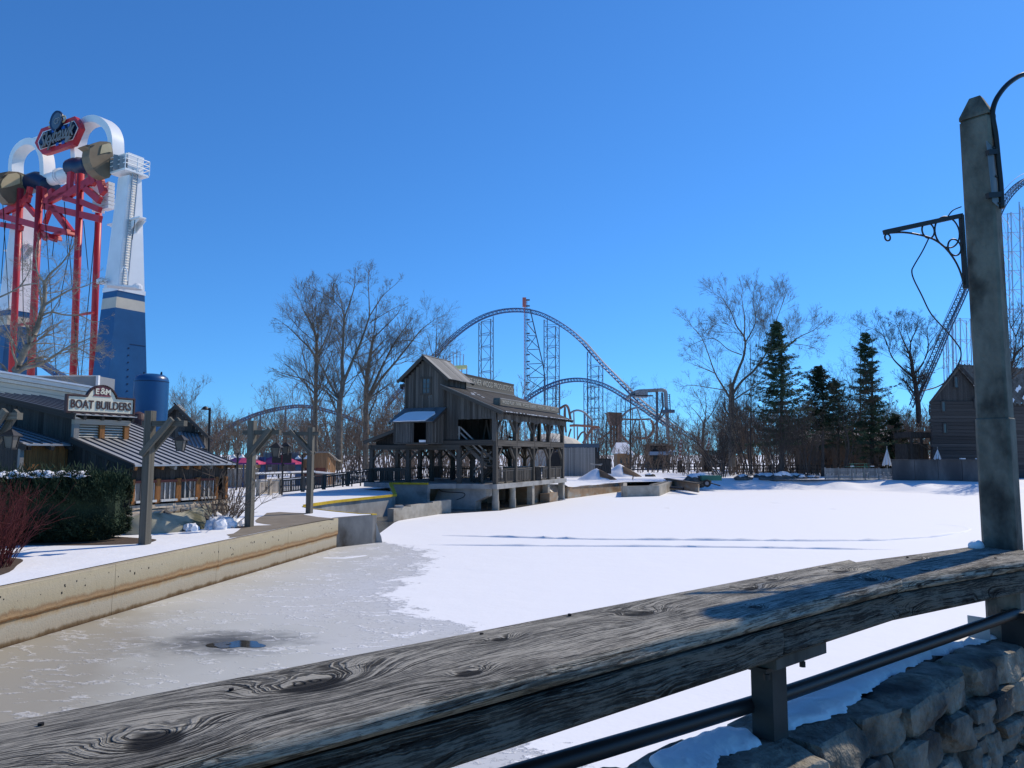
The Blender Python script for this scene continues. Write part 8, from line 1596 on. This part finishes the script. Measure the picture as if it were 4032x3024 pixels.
# split rail fences and little buildings
def rail_fence(pa, pb, d0, d1, n, label, h=1.3, m='wood_beam'):
    a, c = D(*pa, d0), D(*pb, d1); a.z = c.z = 1.0; t = thing('rail_fence', a, label, 'fence', 'rail fences in the middle distance')
    for i in range(n + 1): p = a.lerp(c, i / n); piece(t, 'post', p, p + V((0, 0, h + .15)), .22, .2, m, side=(1, 0, 0))
    for z in (.35, .8, h): piece(t, 'rail', a + V((0, -.1, z)), c + V((0, -.1, z)), .16, .08, m, side=(0, 0, 1))
rail_fence((2454, 1830), (2630, 1838), 128, 124, 9, 'weathered rail fence in front of the small huts'); rail_fence((2632, 1836), (2840, 1836), 130, 128, 10, 'rail fence behind the crossing gates'); rail_fence((2850, 1835), (3330, 1840), 112, 108, 18, 'long dark rail fence behind the trees of the right bank')
def hut(name, x0, x1, yt, yb, d, label, roofm, wallm, roof_h, over=.4, depth=5, nb=14):
    a, c = D(x0, yb, d), D(x1, yb, d); ztop_ = D(x0, yt, d).z; t = thing(name, V((a.x, d, 1.0)), label, 'hut', 'small huts in the middle distance'); w_ = c.x - a.x
    for i in range(nb): x = a.x + w_ * (i + .5) / nb; piece(t, 'board', V((x, d, 1.0)), V((x, d, ztop_)), w_ / nb * .95, .05, wallm, side=(1, 0, 0))
    MB().box((a.x + w_ / 2, d + depth / 2 + .1, (1.0 + ztop_) / 2), (w_ - .1, depth, ztop_ - 1.05)).build('body', wallm, t)
    MB().prism([(a.x - over, d - over, ztop_), (c.x + over, d - over, ztop_), (c.x + over - .6, d + depth / 2, ztop_ + roof_h), (a.x - over + .6, d + depth / 2, ztop_ + roof_h)], (0, 0, .12)).build('roof', roofm, t)
    MB().prism([(a.x - over, d + depth + over, ztop_), (c.x + over, d + depth + over, ztop_), (c.x + over - .6, d + depth / 2, ztop_ + roof_h), (a.x - over + .6, d + depth / 2, ztop_ + roof_h)], (0, 0, .12)).build('roof', roofm, t)
    for k in range(2): xx = a.x + w_ * (.3 + .4 * k); MB().box((xx, d - .05, 1.0 + (ztop_ - 1) * .58), (w_ * .14, .06, (ztop_ - 1) * .34)).build('window', 'glass', t)
    return t, a, c, ztop_
hut('hut', 2430, 2484, 1786, 1820, 140, 'small hut with a snowy roof beyond the rail fence', 'snow', 'wood_tan', 2.0)
t, a, c, z_ = hut('hut', 2556, 2640, 1757, 1825, 150, 'dark two storey hut with a pale awning beyond the rail fence', 'wood_dark', 'wood_mill', .5)
MB().box(((a.x + c.x) / 2, 149.2, D(2600, 1785, 150).z), (4.6, 1.6, .7)).build('awning', 'steel_pale', t)
# level crossing gates and crossbuck
for i, (p, q, d, lab) in enumerate((((2676, 1815), (2682, 1730), 122, 'raised striped crossing gate arm on a black mechanism'), ((2774, 1800), (2756, 1730), 126, 'raised striped gate arm leaning left, nearest the cottonwood'), ((2782, 1800), (2793, 1722), 126, 'raised striped gate arm leaning right, nearest the cottonwood'))):
    a, c = D(*p, d), D(*q, d); t = thing('crossing_gate', V((a.x, d, 1.0)), lab, 'gate', 'level crossing gates'); nseg = 12
    for k in range(nseg): piece(t, 'arm_stripe', a.lerp(c, k / nseg), a.lerp(c, (k + .96) / nseg), .42 - .015 * k, .08, 'paint_white' if k % 2 == 0 else 'steel_redpale', side=(1, 0, 0))
    MB().box((a.x, d, 1.0 + (a.z - 1) / 2), (.7, .7, a.z - .9)).build('mechanism', 'paint_black', t); MB().box((a.x + .5, d, 1.5), (.6, .5, 1.1)).build('counterweight', 'paint_black', t)
cb = thing('crossbuck', D(2708, 1834, 120), 'white railway crossbuck sign on a grey post', 'sign'); c = D(2708, 1790, 120)
MB().tube([V((c.x, 120, 1.0)), c], .12, 8).build('post', 'wood_grey', cb)
for s_ in (-1, 1): MB().bar(c + V((-.85 * 1, -.15, -.85 * s_)), c + V((.85, -.15, .85 * s_)), .3, .05, side=(0, 1, 0) if False else None).build('blade', 'paint_white', cb)
for i, (px, py, d, lab) in enumerate(((2648, 1775, 121, 'pale flood lamp on a thin pole left of the crossbuck'), (2484, 1786, 119, 'twin lamp pole in front of the small hut'))):
    t = thing('yard_lamp', V((D(px, 1800, d).x, d, 1.0)), lab, 'lamp post', 'yard lamps'); q = D(px, py, d); MB().tube([V((q.x, d, 1.0)), q], .08, 6).build('pole', 'wood_grey', t)
    for s_ in (-1, 1): MB().lathe(q + V((s_ * .35, 0, -.15)), [(.3, 0), (.2, .15), (.05, .3)], 10).build('shade', 'paint_white', t)
bf = board_fence('dark_board_fence', D(2768, 1838, 118), D(2900, 1838, 116), 2.6, 26, 'wood_dark', 'dark board fence behind the leaning sapling'); 
# ------------------------------------------------------------------ right shore: fence, retaining wall, log mill
pf = board_fence('picket_fence', V((D(3250, 1880, 88).x, 88, 1.0)), V((D(3516, 1880, 86).x, 86, 1.0)), 1.35, 54, 'wood_grey', 'grey picket fence along the right bank', bw=.10, posts=5, hj=.03)
rw = thing('retaining_wall', D(3700, 1900, 84), 'dark stained concrete retaining wall left of the lamp post', 'wall'); a, c = D(3516, 1895, 85.6), D(3890, 1900, 80); a.z = c.z = .85; zt2 = D(3700, 1812, 83).z
mat('concrete_dark', (0.055, 0.058, 0.06), (0.15, 0.152, 0.15), rough=.9, scale=.7, stretch=(1, 1, .3), coord='Position', bump=.3, bdist=.02, col3=(.06, .062, .065), c3=(.45, .65), c3scale=.5)
for i in range(4): p, q = a.lerp(c, i / 4 + .002), a.lerp(c, (i + 1) / 4 - .002); MB().prism([p, q, q + V((.15, .5, 0)), p + V((.15, .5, 0))], (0, 0, zt2 - .85)).build('wall_panel', 'concrete_dark', rw)
piece(rw, 'coping', a + V((0, .2, zt2 - .82)), c + V((0, .2, zt2 - .82)), .62, .08, 'concrete_dark', side=(0, 1, 0))
for px in (3790, 3852): MB().box(D(px, 1806, 83), (.5, .3, .12)).build('snow_patch', 'snow', rw)
poly_sheet('snow_terrace', [(a.x - 14, 88.6), (a.x, 86.0), (c.x, 80.4), (95, 74), (140, 72), (140, 130), (a.x - 14, 130)], 1.03, 'snow', kind='structure')
def closed_parasol(px, yt, yb, d, w_, label):
    a, c = D(px, yb, d), D(px, yt, d); t = thing('closed_parasol', V((a.x, d, 1.0)), label, 'parasol', 'closed white parasols'); h = c.z - a.z
    MB().tube([V((a.x, d, 1.0)), c + V((0, 0, .2))], .05, 6).build('pole', 'wood_grey', t)
    for k in range(8): an = k * math.pi / 4; p0 = c + V((0, 0, -.05)); p1 = a + V((math.cos(an) * w_, math.sin(an) * w_, .15 * (k % 2))); p2 = a + V((math.cos(an + .5) * w_ * .8, math.sin(an + .5) * w_ * .8, .2)); MB().prism([p0, p1, p2], (0, -.04, 0)).build('fold', 'fabric_white', t)
closed_parasol(3492, 1763, 1836, 88, .55, 'closed white parasol at the right end of the picket fence'); closed_parasol(3691, 1766, 1812, 86, .42, 'closed white parasol standing behind the retaining wall')
pt = thing('picnic_table', D(3382, 1835, 90), 'green picnic table behind the picket fence', 'table'); c = D(3382, 1826, 90)
for dy in (-.3, 0, .3): piece(pt, 'table_board', c + V((-1.1, dy, 0)), c + V((1.1, dy, 0)), .26, .05, 'green_paint', side=(0, 1, 0))
for dy in (-.8, .8): piece(pt, 'bench_board', c + V((-1.3, dy, -.35)), c + V((1.3, dy, -.35)), .28, .05, 'green_paint', side=(0, 1, 0))
for dx in (-.8, .8):
    for s_ in (-1, 1): piece(pt, 'leg', c + V((dx, s_ * .2, -.02)), V((c.x + dx, c.y + s_ * .75, 1.03)), .1, .06, 'green_paint')
for i, dx in enumerate((-1.2, 1.2)): MB().box(c + V((dx, -.8, -.28)), (.4, .25, .08)).build('snow_patch', 'snow', pt)
lm = thing('log_mill', D(3770, 1800, 90), 'old dark log mill house with a shingle roof behind the retaining wall', 'building'); dL = 90.0
L0 = D(3655, 1580, dL); Lp = D(3773, 1440, dL); L0b = V((L0.x + .3, dL, 1.0)); gw = (Lp.x - L0.x) * 2 - .8; ez_ = L0.z; pz_ = Lp.z; sdv = V((.93, .37, 0)); LX0 = L0.x + .25; LX1 = LX0 + gw
def LG(x, z, o=0.0): return V((LX0 + x, dL - o, z))
nlog = 22; zz = 1.0
for i in range(nlog):
    h_ = (ez_ - 1.0) / nlog; z = 1.0 + h_ * (i + .5); piece(lm, 'log', LG(-.12 + rs2.uniform(-.1, .1), z), LG(gw + .12, z), h_ * .93, .30, 'log', side=(0, 0, 1))
ng = 12
for i in range(26):
    x = gw * (i + .5) / 26; hi = pz_ - (pz_ - ez_) * abs(x - gw / 2) / (gw / 2) - .1
    if hi > ez_ + .1: piece(lm, 'gable_board', LG(x, ez_, -.05), LG(x, hi, -.05), gw / 26 * .96, .06, 'log', side=(1, 0, 0))
q0 = V((LX1, dL, 0))
for i in range(nlog): h_ = (ez_ - 1.0) / nlog; z = 1.0 + h_ * (i + .5) - .1; piece(lm, 'log', q0 + V((0, 0, z)) - sdv * .15, q0 + sdv * 13 + V((0, 0, z)), h_ * .93, .28, 'log', side=(0, 0, 1))
MB().prism([LG(.2, 1.0, -.3), LG(gw - .2, 1.0, -.3), LG(gw - .2, 1.0, -.3) + sdv * 12.5, LG(.2, 1.0, -.3) + sdv * 12.5], (0, 0, ez_ - 1.1)).build('inner_mass', 'dark_inside', lm)
rl = .35
for row in range(14):      # shingle courses on the visible slope
    f0_, f1_ = row / 14, (row + 1.25) / 14
    for k in range(16):
        u0 = k / 16; b_ = sdv * (-.4 + 13.8 * (u0 + .5 / 16)); ea = V((LX1 + .35, dL - .25, ez_ - .25)); pk_ = V((LX0 + gw / 2, dL - .25, pz_ + .05)); p = ea.lerp(pk_, f0_) + b_; q = ea.lerp(pk_, min(1, f1_)) + b_; n_ = V((0, 0, .02 + .03 * (1 - 0)))
        piece(lm, 'shingle', p + n_ + V((0, 0, rs2.uniform(0, .03))), q + V((0, 0, .0)), 13.8 / 16 * .97, .05, 'snow' if (rs2.random() < .30 and row < 7 and row > 0) else 'shingle', side=sdv)
ea2 = V((LX0 - .15, dL - .12, ez_ - .12)); pk_ = V((LX0 + gw / 2, dL - .25, pz_ + .05))
MB().prism([ea2, pk_, pk_ + sdv * 13.5, ea2 + sdv * 13.5], (0, 0, .1)).build('roof', 'shingle', lm)
piece(lm, 'barge_board', ea2 - V((0, .1, .08)), pk_ - V((0, .1, .08)), .16, .06, 'log', side=(0, 0, 1)); piece(lm, 'barge_board', V((LX1 + .4, dL - .57, ez_ - .35)), pk_ - V((0, .32, .08)), .26, .06, 'log', side=(0, 0, 1))
for (x0_, y0_, x1_, y1_) in ((948, 790, 985, 872), (1052, 588, 1088, 678), (1215, 765, 1250, 850), (962, 968, 995, 1048), (1225, 952, 1255, 1032)):
    A_, B_ = D(*zw(x0_, y0_), dL - .2), D(*zw(x1_, y1_), dL - .2); cx, cz = (A_.x + B_.x) / 2, (A_.z + B_.z) / 2; w_, h_ = B_.x - A_.x, A_.z - B_.z
    piece(lm, 'window_pane', V((cx, dL - .17, cz - h_ / 2)), V((cx, dL - .17, cz + h_ / 2)), w_, .03, 'glass', side=(1, 0, 0))
    for s_ in (-1, 1): piece(lm, 'window_frame', V((cx + s_ * w_ / 2, dL - .2, cz - h_ / 2)), V((cx + s_ * w_ / 2, dL - .2, cz + h_ / 2)), .12, .08, 'log', side=(1, 0, 0)); piece(lm, 'window_frame', V((cx - w_ / 2, dL - .21, cz + s_ * h_ / 2)), V((cx + w_ / 2, dL - .21, cz + s_ * h_ / 2)), .12, .08, 'log', side=(0, 0, 1))
# porch and sheds left of the log mill
ps = thing('dark_porch', D(3630, 1830, 93), 'dark open porch with a flat roof left of the log mill', 'shed'); a, c = D(3585, 1700, 93), D(3668, 1703, 93)
MB().prism([a, c, c + V((0, 4, 0)), a + V((0, 4, 0))], (0, 0, -.7)).build('roof', 'wood_dark', ps); MB().box(((a.x + c.x) / 2, 95.5, 3.2), (c.x - a.x, 3, 4.2)).build('rear_wall', 'wood_dark', ps)
for f in (0.02, .5, .98): p = a.lerp(c, f); piece(ps, 'post', V((p.x, 93, 1.0)), V((p.x, 93, p.z - .6)), .25, .25, 'wood_dark')
piece(ps, 'stair_rail', D(3605, 1738, 92.5), D(3670, 1775, 92.5), .12, .1, 'wood_beam', side=(0, 0, 1))
lb = thing('long_hall', D(3440, 1780, 122), 'long low brown hall with a snow covered roof behind the evergreens', 'building'); a, c = D(3130, 1752, 122), D(3590, 1742, 126)
MB().prism([a, c, c + V((0, 5, 2.2)), a + V((0, 5, 2.2))], (0, 0, .2)).build('roof', 'snow', lb)
for i in range(30): p = a.lerp(c, (i + .5) / 30); piece(lb, 'board', V((p.x, p.y + .3, 1.0)), V((p.x, p.y + .3, p.z)), (c.x - a.x) / 30 * .96, .06, 'wood_tan' if i % 7 else 'wood_dark', side=c - a)
hs2 = thing('snowy_roof_hut', D(2170, 1800, 120), 'pale domed roof seen through the open upper floor of the mill', 'hut'); c = D(2170, 1722, 120)
MB().lathe(V((c.x, 120, 1.0)), [(5, 0), (5, 4.2), (5.4, 4.3), (4, 5.4), (1.5, 6.2), (.1, 6.4)], 20).build('dome', 'wood_cream', hs2, smooth=False)
# ------------------------------------------------------------------ third level: small pieces belong to the part they sit on
SUBPART = {'window_bar': 'window_pane', 'window_frame': 'window_pane', 'window_head': 'window_pane', 'window_sill': 'window_pane', 'louvre_slat': 'louvre_back', 'ladder_rung': 'ladder_rail', 'guard_rail': 'platform', 'motor': 'platform', 'bird_cheek': 'bird_disc', 'bird_eye': 'bird_disc', 'bird_beak': 'bird_disc', 'gusset': 'wing_plate', 'flange': 'axle', 'border_moulding': 'border', 'medallion_face': 'medallion', 'hub': 'tyre', 'stair_tread': 'stair_stringer', 'blue_block': 'panel', 'swash': 'panel', 'emblem_hull': 'face', 'roof_snow': 'bay_roof_panel', 'bay_roof_seam': 'bay_roof_panel', 'cabinet_top': 'control_cabinet', 'counter_top': 'counter', 'eave_snow': 'roof_sheet', 'tie_hole': 'wall_panel', 'rivet': 'tower_base', 'weld_seam': 'tower_base', 'lifting_lug': 'shell', 'weld_band': 'shell', 'valve': 'pipe', 'awning': 'body', 'roof_seam': 'roof_panel', 'arm_stripe': 'mechanism', 'fold': 'pole', 'nail_hole': 'top_plank', 'hook_ring': 'bracket_arm'}
def part_centre(o):
    c = sum((V(b) for b in o.bound_box), V((0, 0, 0))) / 8
    return o.matrix_basis @ c
for root in [o for o in list(COL.objects) if o.parent is None and o.children]:
    kids = list(root.children); by = {}
    for k in kids: by.setdefault(k.name.split('.')[0], []).append(k)
    for cn, pn in SUBPART.items():
        if cn in by and pn in by:
            pc = [(p, part_centre(p)) for p in by[pn]]
            for c in by[cn]:
                q = part_centre(c); p = min(pc, key=lambda t: (t[1] - q).length)[0]; c.parent = p; c.matrix_parent_inverse = p.matrix_basis.inverted()
    if 'lettering' in by:
        for pn in ('face', 'panel', 'sign_plank'):
            if pn in by:
                for c in by['lettering']: c.parent = by[pn][0]; c.matrix_parent_inverse = by[pn][0].matrix_basis.inverted()
                break
